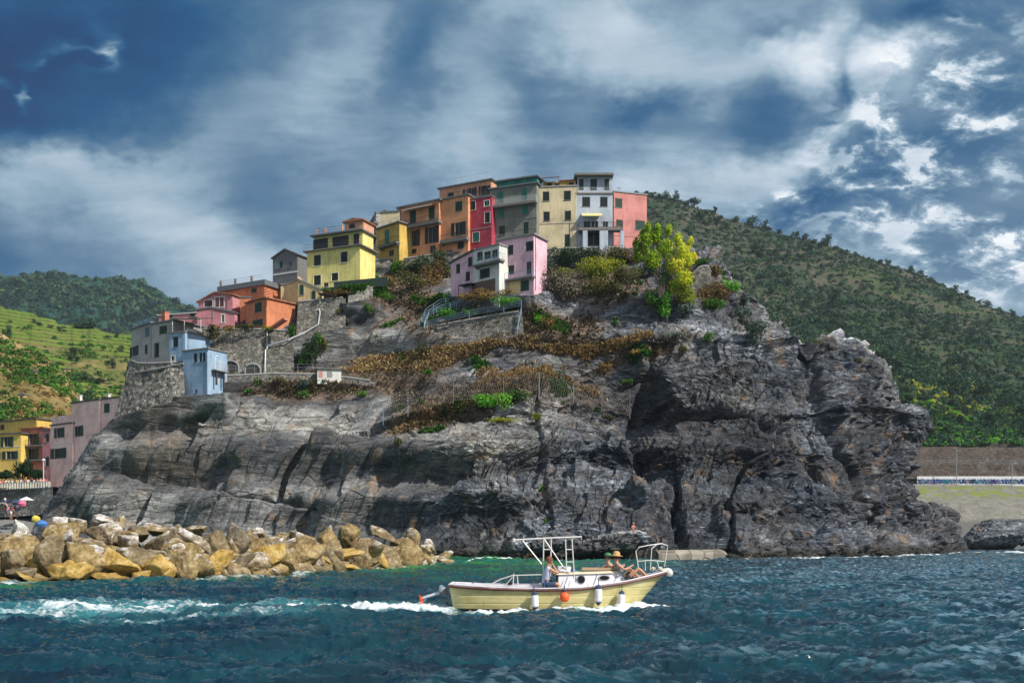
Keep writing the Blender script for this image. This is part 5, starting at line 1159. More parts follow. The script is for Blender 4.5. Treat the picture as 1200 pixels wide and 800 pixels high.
# N rose gable + lower
h = House('gabled_house', c4(56, 464), c4(232, 424), 178, 8, ROSE, 'rose pink gabled house with wide white-framed upper windows', bottom=372, roofm=RTILE, over=.3, yr=175.5, prof=[c4(56, 464), c4(145, 414), c4(232, 424)])
h.wins(W(c4, (86, 450, 130, 486), (142, 436, 189, 488)), 'wf'); h.finish()
h = House('terrace_house', c4(233, 428), c4(272, 440), 175.5, 1.0, ROSE, 'narrow rose pink flank of the gabled house with downpipe', bottom=384, roofm=RTILE, over=.15, yr=178)
h.wins(W(c4, (246, 528, 266, 578)), 'sh', SHD); h.finish()
h = House('terrace_house', c4(48, 504), c4(244, 516), 174, 5, ROSE, 'low rose pink house with small white-framed window under the gabled one', bottom=387, roofm=MET, over=.2, yr=173, prof=[c4(48, 504), c4(120, 492), c4(244, 518)])
h.wins(W(c4, (176, 526, 192, 568)), 'wf'); h.finish(); h.pipe(c4(130, 0)[0], c4(0, 505)[1], c4(0, 560)[1])
h = House('terrace_house', c3(245, 212), c3(480, 172), 178, 5, ROSE, 'long low pink house with pale eaves behind the chimney of the grey house', bottom=378, roofm=WHT, over=.2, thick=.12, yr=176)
h.wins(W(c3, (300, 205, 335, 228), (440, 190, 475, 222)), 'sh', SHG); h.finish()
# P grey house on the stone bastion (curved, two facets)
h = House('corner_house', c3(75, 302), c3(200, 266), 174, 8, GREYP, 'grey corner house with curved front standing on the rounded stone bastion', bottom=425, roofm=MET, over=.3, extra=4, yr=168.5)
h.wins(W(c3, (158, 283, 187, 344)), 'sh', flat_mat('blue_shutter2', (.10, .17, .22), .6)); h.wins(W(c3, (80, 404, 107, 464)), 'op', SHG); h.wins(W(c3, (157, 393, 175, 452)), 'sh', SHD); h.finish(); h.pipe(c3(197, 0)[0], c3(0, 270)[1], c3(0, 480)[1])
rail_on(h.root, [(.3, .1, h.H+.2), (h.w, .1, h.H+.2)], .9, BIRON, step=.3)
h = House('corner_house', c3(200, 268), c3(338, 240), 168.4, 8, GREYP, 'grey wing of the corner house with brick chimney and narrow door', bottom=425, roofm=MET, over=.3, extra=4, yr=165.5)
h.wins(W(c3, (248, 274, 297, 327)), 'sh', SHG); h.wins(W(c3, (220, 386, 244, 468)), 'door', frame=SHB); h.finish(); h.chimney(c3(226, 0)[0], 1.5, 2.2, .9, REDO)
# green-awning terrace
Qh = House('corner_house', c3(312, 325), c3(408, 314), 165, 9, BLUE, 'sky blue house with green awning terrace, between the grey and the lower blue house', bottom=428, roofm=SLABM, over=.15, extra=3)
Qh.wins(W(c3, (333, 343, 367, 411)), 'sh', SHD); Qh.wins(W(c3, (323, 464, 346, 494)), 'wf'); Qh.finish()
h = Qh; zt = h.H+.22; rail_on(h.root, [(.2, -.05, zt), (h.w, -.05, zt), (h.w+.0, 6, zt)], .95, IRON, step=.25)
m = MB(); m.add([(.2, 4.5, zt+3.0), (h.w+3.6, 4.5, zt+2.5), (h.w+3.2, .2, zt+1.75), (.4, .2, zt+2.25)], [[0, 1, 2, 3]]); m.add([(.4, .2, zt+2.25), (h.w+3.2, .2, zt+1.75), (h.w+3.2, .2, zt+1.55), (.4, .2, zt+2.05)], [[0, 1, 2, 3]])
m.build('awning', flat_mat('green_awning', (.02, .12, .085), .8), h.root)
for x in (.4, h.w*.9, h.w+3.1): MB().tube([(x, .25, zt), (x, .25, zt+1.8)], .05, 6).build('post', WHT, h.root)
h = House('corner_house', c3(409, 316), c3(532, 328), 163.6, .6, BLUE, 'pale blue house wing with dark narrow window and curved white parapet', bottom=412, roofm=SLABM, over=.1, extra=3, yr=168)
h.wins(W(c3, (486, 353, 511, 419)), 'sh', SHD); h.finish(); m = MB(); m.tube([(1, .3, h.H+.6), (2.5, .2, h.H+.62), (h.w-.2, .6, h.H+.6)], .38, 8); m.build('parapet', WHT, h.root)
Rh = House('corner_house', c3(397, 438), c3(555, 420), 163, 4.2, BLUE, 'tall narrow sky blue house with flat roof terrace, lowest on the headland', bottom=467, roofm=SLABM, over=.18, extra=1.2)
h = Rh; h.wins(W(c3, (463, 446, 485, 505), (499, 442, 516, 502), (519, 441, 537, 500)), 'sh', SHD); h.wins(W(c3, (470, 673, 486, 697)), 'gl'); h.finish()
# side balcony and arched door on its right flank
W_ = h.w; m = MB(); zz_ = h.uz(*c3(560, 552))[1]; m.span(W_+.003, W_+1.0, .6, 3.6, zz_, zz_+.15); b_ = m.build('balcony', SLABM, h.root); rail_on(b_, [(W_+.95, .65, zz_+.15), (W_+.95, 3.5, zz_+.15), (W_+.1, 3.5, zz_+.15)], 1., WIRON, step=.2)
ar = MB(); cy_ = 2.0
for rr_, mt, nm in ((.62, WHT, 'door'),):
    pts = [(W_+.02, cy_-.6, zz_+.15), (W_+.02, cy_-.6, zz_+1.9)]+[(W_+.02, cy_-.6*math.cos(q), zz_+1.9+.6*math.sin(q)) for q in np.linspace(.2, math.pi-.2, 7)]+[(W_+.02, cy_+.6, zz_+1.9), (W_+.02, cy_+.6, zz_+.15)]
    ar.tube(pts, .07, 5)
ar.build('door', WHT, h.root)
for q in (1.0, 2.6): MB().span(W_+.5, W_+.75, q, q+.25, zz_-2.2, zz_-.003).build('pier', SHB, h.root)
h.pipe(c3(551, 0)[0], c3(0, 436)[1], c3(0, 700)[1], WHT)
# ---- harbour houses at far left
HB = 'house by the small harbour'
h = House('harbour_house', c5(-60, 420), c5(132, 402), 196, 4, YELL2, 'yellow rear house with pale eaves above the harbour trees', bottom=520, roofm=GTILE, over=.3); h.wins(W(c5, (0, 422, 16, 442)), 'sh', SHB); h.finish()
h = House('harbour_house', c5(-80, 462), c5(75, 455), 190, 3, YELL2, 'yellow house with green shutters at the left frame edge by the harbour', bottom=562, roofm=GTILE, over=.35); h.wins(W(c5, (14, 466, 38, 504), (22, 518, 52, 548), (-30, 470, -10, 504), (-30, 520, -8, 548)), 'op', SHG); h.finish(); h.band(c5(0, 508)[1], WHT)
h = House('harbour_house', c5(76, 440), c5(155, 435), 189, 3, REDO, 'red-orange house with two iron balconies beside the yellow ones', bottom=562, roofm=RTILE, over=.3); h.wins(W(c5, (105, 456, 130, 496), (100, 508, 126, 550)), 'op', SHG); h.finish(); h.balcony(c5(80, 0)[0], c5(150, 0)[0], c5(0, 496)[1], c5(0, 501)[1]); h.balcony(c5(80, 0)[0], c5(150, 0)[0], c5(0, 548)[1], c5(0, 553)[1])
h = House('harbour_house', c5(153, 445), c5(182, 443), 186, 3, ROSE, 'very narrow rose house strip between red and pink harbour houses', bottom=565, roofm=GTILE, over=.2); h.wins(W(c5, (163, 455, 177, 485), (163, 538, 177, 574)), 'sh', SHG); h.finish()
h = House('harbour_house', c5(182, 428), c5(262, 418), 180.5, 1.6, SOFTP, 'soft pink harbour house wing with parapet terrace and green shutters', bottom=575, roofm=GTILE, over=.15); h.wins(W(c5, (205, 434, 224, 470), (196, 508, 226, 545)), 'op', SHG); h.finish(); MB().span(0, h.w, .2, .45, h.H+.2, h.H+1.6).build('parapet', SOFTP, h.root); h.band(c5(0, 498)[1], WHT)
h = House('harbour_house', c5(258, 347), c5(360, 333), 177, 2.2, SOFTP, 'tall soft pink harbour house rising behind the foot of the cliff', bottom=575, roofm=GTILE, over=.25); h.wins(W(c5, (266, 428, 290, 466)), 'op', SHG); h.finish(); h.chimney(c5(270, 0)[0], .8, 1.4, .45, WHT); h.chimney(c5(320, 0)[0], 2.5, 1.0, .5); h.pipe(c5(356, 0)[0], c5(0, 340)[1], c5(0, 420)[1])
h = House('harbour_house', c5(359, 334), c5(450, 322), 172.6, 5, SOFTP, 'soft pink harbour house section touching the sloping slab of the cliff', bottom=560, roofm=GTILE, over=.2); h.wins(W(c5, (374, 346, 395, 380)), 'sh', SHG); h.finish(); h.chimney(c5(372, 0)[0], .8, 1.0, .5, WHT); h.chimney(c5(440, 0)[0], 1.5, 1.2, .5, SHB)
# tiny huts on the slopes, standing where the slope is
def slope_at(H, px, py):
    _, G, *_r = H; qx = CX+G[..., 0]/G[..., 1]*FP; qy = HOR-(G[..., 2]-EYE)/G[..., 1]*FP; k_ = np.argmin((qx-px)**2+(qy-py)**2+1e5*(G[..., 1] < 0)); return Vector(G.reshape(-1, 3)[k_])
for i, (px, py, w__, hh, H_, lab) in enumerate([(25, 466, 8, 5, HN, 'small grey hut on the dry slope above the yellow harbour houses'), (40, 440, 7, 5, HN, 'tiny grey hut higher on the dry slope above the harbour'), (79, 436, 9, 4, HM, 'tiny pale hut among the vineyard terraces')]):
    p = slope_at(H_, px, py); Y = p.y; m = MB(); ww = w__/FP*Y; h2_ = hh/FP*Y; m.span(-ww/2, ww/2, 0, 2.5, -1.5, h2_*.75); r_ = empty('hut', tuple(p), label=lab, cat='hut'); m.build('wall', TAN, r_); m = MB(); m.prism([(-ww*.6, h2_*.75), (ww*.6, h2_*.75), (0, h2_*1.3)], -.2, 2.7); m.build('roof', GTILE, r_); MB().span(-.4, .4, -.04, .03, -.2, h2_*.5).build('door', SHB, r_)

# thin roof aerials and cables that every roof of the village carries
for rt in [o for o in COL.objects if o.get('category') == 'house' and o.name.split('.')[0] in ('row_house', 'terrace_house', 'attic_house', 'corner_house')][::2]:
    rf = [c for c in rt.children if c.name.startswith('roof')]
    if not rf: continue
    z = max(v.co.z for v in rf[0].data.vertices); xs = [v.co.x for v in rf[0].data.vertices]; x = min(xs)+(max(xs)-min(xs))*random.uniform(.2, .8); m = MB(); h_ = random.uniform(1., 1.9)
    m.tube([(x, 1.2, z-.4), (x, 1.2, z+h_)], .03, 4); m.tube([(x-.5, 1.2, z+h_-.1), (x+.5, 1.2, z+h_-.1)], .02, 4)
    for q in (-.4, -.15, .1, .35): m.tube([(x+q, .95, z+h_-.1), (x+q, 1.45, z+h_-.1)], .015, 3)
    m.build('aerial', IRON, rt)
# ------------------------------------------------------------------ stone walls, paths, railings on the headland
def wall_sheet(name, top, bot, mat, label, thick=1.2, n=60, nz=20, cat='wall', disp=.22, seed=1, arches=()):
    """top / bot: list of (px,py,Y) running left to right"""
    tp = np.array([tuple(at(*q)) for q in top]); bt = np.array([tuple(at(*q)) for q in bot])
    s = np.linspace(0, 1, n); T = np.stack([np.interp(s, np.linspace(0, 1, len(tp)), tp[:, k]) for k in range(3)], 1); B = np.stack([np.interp(s, np.linspace(0, 1, len(bt)), bt[:, k]) for k in range(3)], 1)
    f = np.linspace(0, 1, nz)[:, None, None]; G = B[None]+(T-B)[None]*f
    V = G.reshape(-1, 3).copy(); V[:, 1] -= disp*fbm(V*.9, 4, seed, .6); V[:, 2] += .12*fbm(V*.7, 3, seed+3)*np.repeat((f[:, 0, 0] > .97), n)
    back = T+np.array([0, thick, 0]); V = np.concatenate([V, back]); F = grid_faces(nz+1, n)
    o = link(name, np_mesh(name, V, F, [mat]), label=label, cat=cat)
    m = MB(); m.tube([Vector(p)+Vector((0, .1, .05)) for p in T[::4]], .22, 5); m.build('coping', GRYT, o)
    return o
STONE2 = stone_mat('grey_rubble', (.055, .052, .048), (.13, .125, .112), (.27, .255, .22), 1.5)
BAST = stone_mat('bastion_stone', (.05, .05, .048), (.14, .135, .125), (.34, .325, .29), 1.3)
wall_sheet('bastion', [(153, 422, 171.5), (163, 426, 168.5), (180, 426, 166), (200, 425, 163.8), (216, 424, 163.6)], [(133, 492, 167), (150, 492, 164.5), (175, 478, 162.5), (200, 472, 161), (216, 470, 160.5)], BAST, 'rounded rough stone bastion carrying the grey corner house', cat='bastion', disp=.5, seed=3)
m = MB(); m.tube([at(151, 437, 170.2), at(163, 436, 167.6), at(180, 433, 165.0), (at(215, 426, 162.7))], .16, 6); m.build('ledge', GRYT, bpy.data.objects['bastion'])
TW = wall_sheet('terrace_wall', [(238, 386, 170.5), (262, 386, 169.5), (300, 386, 168.6), (342, 388, 167.8)], [(238, 448, 166.5), (262, 448, 165.8), (300, 446, 165.2), (345, 436, 165.6)], STONE2, 'high stone terrace wall with two blind arches below the salmon house', seed=5)
def arch(par, px, py, wpx, hpx, Y):
    c = at(px, py, Y); w_ = wpx/FP*Y/2; hh = hpx/FP*Y; m = MB(); pts = [(c.x-w_, c.y, c.z-hh*.5)]+[(c.x-w_*math.cos(q), c.y, c.z+w_*.75*math.sin(q)) for q in np.linspace(0, math.pi, 11)]+[(c.x+w_, c.y, c.z-hh*.5)]
    m.tube(pts, .2, 6); a = m.build('arch', GRYT, par)
    m = MB(); m.prism([(x, z) for x, y, z in pts], c.y+.0, c.y+.10); m.build('dark_infill', flat_mat('arch_dark_infill', (.05, .048, .045), .95), par)  # flat plate coloured dark to read as a shaded hollow
arch(TW, 270, 430, 19, 14, 166.2); arch(TW, 296, 433, 18, 13, 165.4)
wall_sheet('terrace_wall', [(349, 354, 172.2), (372, 352, 171), (405, 349, 170)], [(347, 396, 168.6), (372, 394, 167.8), (405, 384, 167.6)], STONE2, 'dark stone terrace wall beneath the cream house', seed=6)
wall_sheet('terrace_wall', [(408, 346, 170.4), (420, 339, 170.6), (437, 335, 171)], [(408, 356, 169), (420, 353, 169.4), (437, 350, 169.8)], stone_mat('pale_wall', (.12, .12, .115), (.22, .215, .20), (.34, .33, .30), 1.6), 'short pale wall right of the vine pergola below the lemon house', seed=7, n=24, nz=8)
wall_sheet('terrace_wall', [(512, 382, 160.6), (545, 376, 158.8), (585, 369, 157), (612, 365, 155.6)], [(512, 392, 159.6), (545, 398, 157), (585, 398, 155), (614, 392, 154)], STONE, 'rubble stone garden wall below the blue railing', seed=8)
wall_sheet('terrace_wall', [(436, 305, 184.6), (470, 304, 183.6), (520, 297, 181), (552, 294, 179.6)], [(436, 314, 183.4), (470, 316, 182.4), (520, 306, 180), (552, 305, 178.6)], STONE2, 'low base wall under the orange houses', seed=9, n=40, nz=6)
wall_sheet('terrace_wall', [(630, 293, 176.4), (680, 291, 176), (732, 290, 175.6)], [(630, 303, 175.2), (680, 303, 174.8), (732, 300, 174.4)], STONE2, 'low base wall under the cream and blue-white houses', seed=10, n=40, nz=6)
wall_sheet('ruined_wall', [(812, 322, 158.5), (820, 313, 158.3), (829, 312, 158.3), (833, 320, 158.6)], [(806, 342, 157.2), (818, 346, 157), (828, 345, 157), (836, 342, 157.4)], STONE, 'squat ruined stone wall with bushes on top at the right end of the village', seed=12, n=30, nz=14, thick=2.5)
wall_sheet('path_parapet', [(262, 441, 165), (320, 438, 164.6), (380, 439, 163.8), (440, 447, 160.5)], [(262, 449, 164.4), (320, 446, 164), (380, 447, 163), (440, 454, 159.6)], STONE, 'long low parapet of the cliff path left of the white shed', seed=13, n=80, nz=5)
# blue railings of the steps and garden terrace
def guard(name, pts, mat, label, h=1.1, step=1.6, rails=3, r=.05, cat='railing'):
    P = [at(*q) for q in pts]; m = MB()
    for k_ in range(rails): m.tube([p+Vector((0, 0, h*(k_+1)/rails)) for p in P], r*.8, 5)
    for a, b in zip(P[:-1], P[1:]):
        n_ = max(1, int((b-a).length/step))
        for i in range(n_+1): q = a.lerp(b, i/n_); m.tube([q-Vector((0, 0, .3)), q+Vector((0, 0, h))], r, 5)
    return m.build(name, mat, label=label, cat=cat)
BR = flat_mat('blue_grey_rail', (.16, .27, .36), .5, .2)
guard('railing', [(501, 384, 160), (530, 376, 158.8), (570, 368, 157), (611, 360, 155.2)], BR, 'long blue-grey railing along the garden terrace above the rubble wall', h=1.0, step=2.2)
guard('railing', [(491, 388, 161.5), (500, 372, 162.5), (516, 362, 163), (548, 356, 162), (553, 351, 162)], BR, 'blue railing climbing beside the steps to the pink house', h=1.5, step=.9)
guard('railing', [(497, 386, 160.6), (503, 371, 161.6), (520, 364, 162), (550, 358, 161)], BR, 'second blue stair railing in front of the climbing one', h=1.0, step=.9)
guard('railing', [(606, 391, 154.2), (611, 366, 155)], BR, 'short steep blue railing at the right end of the garden wall', h=.9, step=1.)
guard('railing', [(255, 436, 164.8), (320, 434, 164.4), (378, 434, 163.6)], mast, 'thin grey cable railing along the cliff path', h=1.0, step=3, rails=2, r=.03)
m = MB(); P = [at(311, 441, 164.6), at(311, 411, 166.8), at(314, 405, 167), at(338, 398, 166.6), at(358, 389, 168), at(373, 380, 168.6), at(375, 366, 169.6), at(374, 362, 170)]
m.tube(P, .13, 6); m.build('drain_pipe', WIRON, label='pale pipe running down the terrace walls in three bends', cat='pipe')
m = MB(); P = [at(313, 386, 168.2), at(313, 409, 166.8)]; m.tube(P, .08, 6); m.build('drain_pipe', WIRON, label='thin straight grey pipe hanging from the top of the arched wall', cat='pipe')
# white shed
sh = empty('shed', tuple(at(372, 442, 161.5)), .2, label='small white shed with dark flat roof on the cliff path', cat='shed')
m = MB(); m.span(0, 3.7, 0, 2, -1, 1.35); m.build('wall', WHITEP, sh); MB().span(-.2, 3.9, -.3, 2.2, 1.353, 1.5).build('roof', SLABM, sh); MB().span(.2, .8, -.04, -.003, .0, 1.1).build('door', flat_mat('pale_red_door', (.45, .22, .19), .7), sh); MB().span(1.5, 2.3, -.04, -.003, .1, 1.).build('window', GRYT, sh)
# netting fence across the slope
NETM = NT('chain_link'); t = NETM; v = t.n('ShaderNodeUVMap').outputs[0]
def netting(label, tops, hs):
    """open diamond mesh of real wires between posts"""
    root = empty('netting_fence', tuple(at(*tops[0])), label=label, cat='fence'); o_ = root.location
    P = [at(*q)-o_ for q in tops]; T = [p+Vector((0, 0, h_)) for p, h_ in zip(P, hs)]
    m = MB(); dens = .34
    for i in range(len(P)-1):
        L = (P[i+1]-P[i]).length; n_ = int(L/dens)
        for k_ in range(n_):
            for sgn in (1, -1):
                nz_ = 4
                for z_ in range(nz_):
                    f0 = (k_+(z_ % 2)*.5*1)/n_; f1 = min(1, max(0, f0+sgn*.5/n_)); 
                    if f0 > 1: continue
                    a = P[i].lerp(P[i+1], f0).lerp(T[i].lerp(T[i+1], f0), z_/nz_); b = P[i].lerp(P[i+1], f1).lerp(T[i].lerp(T[i+1], f1), (z_+1)/nz_)
                    m.tube([a, b], .017, 3, cap=False)
    m.tube(T, .03, 4); m.tube(P, .03, 4); m.build('wire_net', flat_mat('rusty_wire', (.16, .14, .125), .7, .3), root)
    for i in range(len(P)):
        MB().tube([P[i]-Vector((0, 0, .5)), T[i]+Vector((0, 0, .1))], .055, 6).build('post', BR if i in (0, 1) else SLABM, root)
def gp(px, py, off=1.3):
    p = cliff_at(px, py, 0); return (px, py, p.y-off)
netting('wire netting fence with leaning blue posts across the dry slope in mid cliff', [gp(449, 494), gp(478, 484), gp(531, 469), gp(590, 464), gp(631, 464)], [3., 2.6, 2.9, 2.6, 3.3])
netting('wire netting fence section sagging right of the tall post', [gp(632, 464), gp(672, 468), gp(705, 478), gp(738, 487)], [3.3, 2.3, 2.6, 3.0])
# harbour promenade
PY_ = 174.
pw = wall_sheet('promenade_wall', [(-120, 578, 176), (0, 574, PY_), (30, 573, 173), (62, 570, 170)], [(-120, 612, 175), (0, 606, 173.4), (30, 604, 172.4), (62, 602, 169.5)], stone_mat('promenade_stone', (.08, .082, .085), (.16, .165, .17), (.27, .27, .27), 1.0), 'grey stone promenade wall with small arches at the harbour', seed=20, disp=.1, thick=8)
for px, py, w_ in ((3, 592, 12), (17.5, 587, 5), (33, 584, 6), (-22, 590, 9)): arch(pw, px, py+2, w_, 12, PY_-1.6)
pb = empty('promenade_balustrade', tuple(at(-60, 576, 175)), label='pale balustrade along the crowded harbour promenade', cat='railing'); o_ = pb.location; A_, B_ = at(-60, 576.5, 175)-o_, at(58, 571, 170.6)-o_
m = MB(); m.tube([A_+Vector((0, 0, 1.0)), B_+Vector((0, 0, 1.0))], .10, 5); m.tube([A_+Vector((0, 0, .1)), B_+Vector((0, 0, .1))], .10, 5); m.build('rail', GRYT, pb)
for i in range(40): q = A_.lerp(B_, i/39); MB().box((q.x, q.y, q.z+.5), (.26, .2, .95)).build('baluster', OWH, pb)
gq = MB(); a = at(-400, 573, 176); b = at(62, 571, 171); gq.add([(a.x, a.y+1, a.z), (b.x, b.y+.6, b.z), (b.x+8, 200, b.z+.5), (a.x, 206, a.z+.5)], [[0, 1, 2, 3]]); gq.build('promenade_pavement', flat_mat('paving', (.26, .25, .23), .9), kind='structure')
gq = MB(); a = at(-400, 612, 172); gq.add([(-160, 158, .6), (-74, 158, .6), (-72, 175, 6.2), (-160, 175, 6.2)], [[0, 1, 2, 3]]); gq.build('slipway', flat_mat('slip_concrete', (.17, .17, .165), .9, var=.3), kind='structure')
lp = empty('lamp_post', tuple(at(51, 573, 171)), label='slim white lamp post on the promenade before the pink harbour house', cat='lamp post'); MB().tube([(0, 0, 0), (0, 0, 4.6)], .09, 8, r2=.06).build('pole', WHT, lp); MB().lathe([(.05, 4.6), (.25, 4.75), (.25, 4.95), (.08, 5.1)], 10).build('lamp_head', WHT, lp)
# ------------------------------------------------------------------ shrubs and trees on the headland
def shrub_mesh(seed, kind, rx, rz, n=None, leaf=.26):
    rg = np.random.RandomState(seed); k_ = 5+seed % 4; cs = []; rs = []
    for _ in range(k_):
        cs.append([(rg.rand()-.5)*1.25*rx, (rg.rand()-.5)*.9*min(rx, 2), (rg.rand()-.35)*.95*rz]); q = .38+.32*rg.rand(); rs.append([rx*q, min(rx, rz*1.4)*q, rz*q*1.05])
    n = n or int(min(2600, 240+150*rx*rz*1.6)); V, F, T = leaves(cs, rs, n, leaf, rg, .35)
    parts = [(V, F, T)]; nl = len(F)
    for q in range(5 if kind != 'twig' else 40):
        c_ = np.array(cs[q % k_])+rg.normal(size=3)*.25*(1 if kind != 'twig' else rx*.9)*np.array([1, .5, .8]); parts.append(tube_np((c_[0]*.2, 0, -rz*1.0), c_, .07 if kind != 'twig' else .035, .02, 4))
    V, F, T = np_join(parts)
    return np_mesh('shrub', V, F, [FOL[kind], BARK], {'tint': T}, False, np.r_[np.zeros(nl, int), np.ones(len(F)-nl, int)])
KW = dict(dark='dark green', green='green', bright='bright green', yellow='yellow-green', olive='olive', rust='rusty brown', twig='bare twiggy grey', agave='blue-grey spiky')
SH = [
    (655, 301, 20, 11, 'dark', 'under the cream house, right of the pink house'), (690, 298, 20, 9, 'dark', 'under the piers of the blue-white house'), (722, 301, 15, 10, 'olive', 'under the right pier of the blue-white house'), (743, 302, 13, 12, 'rust', 'in front of the coral pink house'),
    (757, 315, 13, 20, 'dark', 'left of the tall yellow reed tree'), (680, 318, 34, 14, 'yellow', 'spread over twigs below the cream house'), (716, 312, 20, 8, 'yellow', 'below the balcony piers'), (668, 342, 28, 14, 'twig', 'hanging on the cliff right of the pink house'), (706, 335, 22, 12, 'olive', 'around the patch of dry grass'),
    (652, 335, 18, 18, 'twig', 'close to the right wall of the pink house'), (735, 325, 16, 10, 'olive', 'left of the pale rock face'), (776, 338, 10, 22, 'bright', 'at the foot of the tall yellow reed tree'), (783, 360, 13, 16, 'bright', 'hanging lowest under the reed tree'), (767, 352, 10, 12, 'green', 'left of the hanging bright foliage'),
    (799, 345, 16, 22, 'yellow', 'right under the reed tree, half dry'), (808, 330, 14, 14, 'rust', 'left of the ruined wall'), (822, 307, 14, 5, 'green', 'on top of the ruined wall'), (838, 318, 8, 9, 'rust', 'right of the ruined wall'), (857, 338, 10, 8, 'bright', 'rounded, at the right shoulder of the headland'),
    (836, 343, 20, 11, 'rust', 'below the ruined wall'), (833, 358, 20, 9, 'green', 'under the rusty one on the right shoulder'), (870, 352, 9, 8, 'agave', 'right of the rounded bright one'), (806, 364, 12, 10, 'agave', 'in the middle of the right shoulder'), (872, 368, 10, 9, 'agave', 'on the edge of the right shoulder'), (882, 390, 17, 16, 'agave', 'big, below the edge of the right shoulder'),
    (786, 393, 12, 7, 'agave', 'on the bare rock under the shoulder'), (830, 396, 7, 7, 'green', 'small, on the rock below the shoulder'), (655, 440, 9, 6, 'agave', 'above the netting fence'), (1006, 423, 7, 4, 'olive', 'on the rightmost rock summit'), (960, 402, 7, 4, 'olive', 'on the skyline notch of the right rock'),
    (485, 313, 19, 13, 'dark', 'under the wide orange house'), (510, 305, 14, 10, 'dark', 'under the balcony of the plain orange house'), (468, 318, 12, 10, 'green', 'under the mustard house'), (507, 325, 14, 17, 'rust', 'draping below the orange houses'), (485, 334, 18, 14, 'olive', 'draping down the slope left of the pink terrace house'), (522, 318, 8, 14, 'olive', 'beside the small pink house'),
    (426, 314, 14, 10, 'rust', 'right of the lemon house'), (417, 324, 9, 6, 'bright', 'right of the lemon house door'), (434, 326, 10, 8, 'green', 'below the rusty one by the lemon house'), (393, 344, 19, 5, 'rust', 'trained over the pergola below the lemon house'), (385, 341, 10, 4, 'green', 'on the left of the pergola'), (433, 362, 6, 5, 'green', 'small, on the slope below the pale wall'),
    (366, 410, 12, 14, 'dark', 'hanging beside the drain pipe'), (374, 398, 7, 9, 'green', 'small, above the hanging dark one'), (384, 384, 5, 5, 'bright', 'tiny, on the wall beneath the cream house'), (341, 391, 5, 10, 'green', 'hanging at the right end of the arched wall'), (357, 424, 6, 5, 'bright', 'small, near the end of the pipe'), (380, 404, 5, 8, 'olive', 'small, right of the hanging dark one'),
    (262, 384, 14, 4, 'rust', 'along the left top of the arched wall'), (290, 383, 16, 4, 'olive', 'along the middle top of the arched wall'), (315, 384, 10, 3, 'yellow', 'along the right top of the arched wall'), (250, 390, 7, 9, 'olive', 'between the blue house and the arched wall'),
    (525, 367, 12, 8, 'bright', 'behind the left end of the garden railing'), (508, 374, 7, 5, 'green', 'low, at the left end of the garden railing'), (553, 365, 11, 6, 'green', 'behind the middle of the garden railing'), (593, 353, 20, 7, 'bright', 'wide, in the garden below the pink house'), (562, 347, 26, 8, 'rust', 'orange leaved, before the white house'), (583, 343, 14, 6, 'rust', 'before the tan ground floor wall'),
    (633, 374, 7, 6, 'bright', 'right of the steep blue railing'), (642, 379, 9, 7, 'rust', 'right of the bright one by the railing'), (625, 398, 9, 8, 'agave', 'below the end of the garden wall'), (578, 472, 26, 11, 'bright', 'creeping, centre of the cliff below the netting'), (604, 464, 18, 7, 'green', 'right half of the creeping patch below the netting'),
    (560, 478, 10, 5, 'olive', 'left tip of the creeping patch below the netting'), (580, 492, 28, 3, 'yellow', 'thin strip along the pale shoulder'), (630, 489, 6, 6, 'yellow', 'small, right of the pale shoulder'), (290, 459, 4, 3, 'bright', 'small, on the ledge under the path'), (355, 463, 7, 5, 'green', 'on the ledge below the shed'), (357, 450, 9, 5, 'agave', 'grey, on the path edge below the shed'),
    (330, 446, 10, 4, 'olive', 'on the path edge left of the shed'), (424, 462, 7, 4, 'green', 'small, right of the path end'), (467, 517, 5, 4, 'olive', 'small, in the rock notch above the slab'), (549, 425, 4, 5, 'agave', 'small, in the dry slope'), (500, 436, 6, 3, 'green', 'small, in the dry slope left of the fence'), (496, 408, 12, 7, 'olive', 'below the steps of the pink house'),
    (710, 432, 8, 5, 'rust', 'on the rock right of the netting'), (735, 448, 7, 4, 'green', 'small, at the end of the netting'), (715, 489, 9, 3, 'olive', 'small, under the right netting'), (470, 470, 12, 12, 'twig', 'pale dry, against the netting'), (455, 332, 7, 6, 'olive', 'under the grey flank house'), (400, 366, 7, 6, 'olive', 'below the pale wall'), (745, 412, 9, 5, 'rust', 'low, upper right slope') ,(452, 348, 12, 7, 'green', 'in the gully below the mustard house'), (540, 402, 9, 5, 'green', 'below the left half of the garden wall'), (575, 405, 12, 5, 'dark', 'below the right half of the garden wall'), (800, 410, 8, 5, 'olive', 'on a bare ledge of the upper right rock'), (640, 312, 10, 12, 'green', 'against the right wall of the pink house'), (700, 318, 12, 8, 'green', 'in the middle of the bank under the piers'), (728, 345, 9, 6, 'olive', 'above the dry ledge on the right')]
for i, (px, py, rx, ry, kd, where) in enumerate(SH):
    if 355 < px or py > 395: p = cliff_at(px, py+ry*.4, .0)
    else: p = at(px, py, 167.8)
    Y = min(p.y-.4, {0: 999}.get(i, 999))
    if where.startswith('behind') or 'garden' in where or 'before' in where: Y = {'behind the left end of the garden railing': 160.6, 'low, at the left end of the garden railing': 161, 'behind the middle of the garden railing': 159, 'wide, in the garden below the pink house': 156.8}.get(where, 158.6)
    if 'arched wall' in where: Y = 167.6
    if 'pergola' in where: Y = 170
    sc = Y/FP; me = shrub_mesh(200+i, kd, rx*sc*1.05, ry*sc*1.1, leaf=.22 if ry < 8 else .28)
    link('shrub', me, loc=tuple(at(px, py, Y)), label=(KW[kd]+' shrub '+where)[:110], cat='shrub')
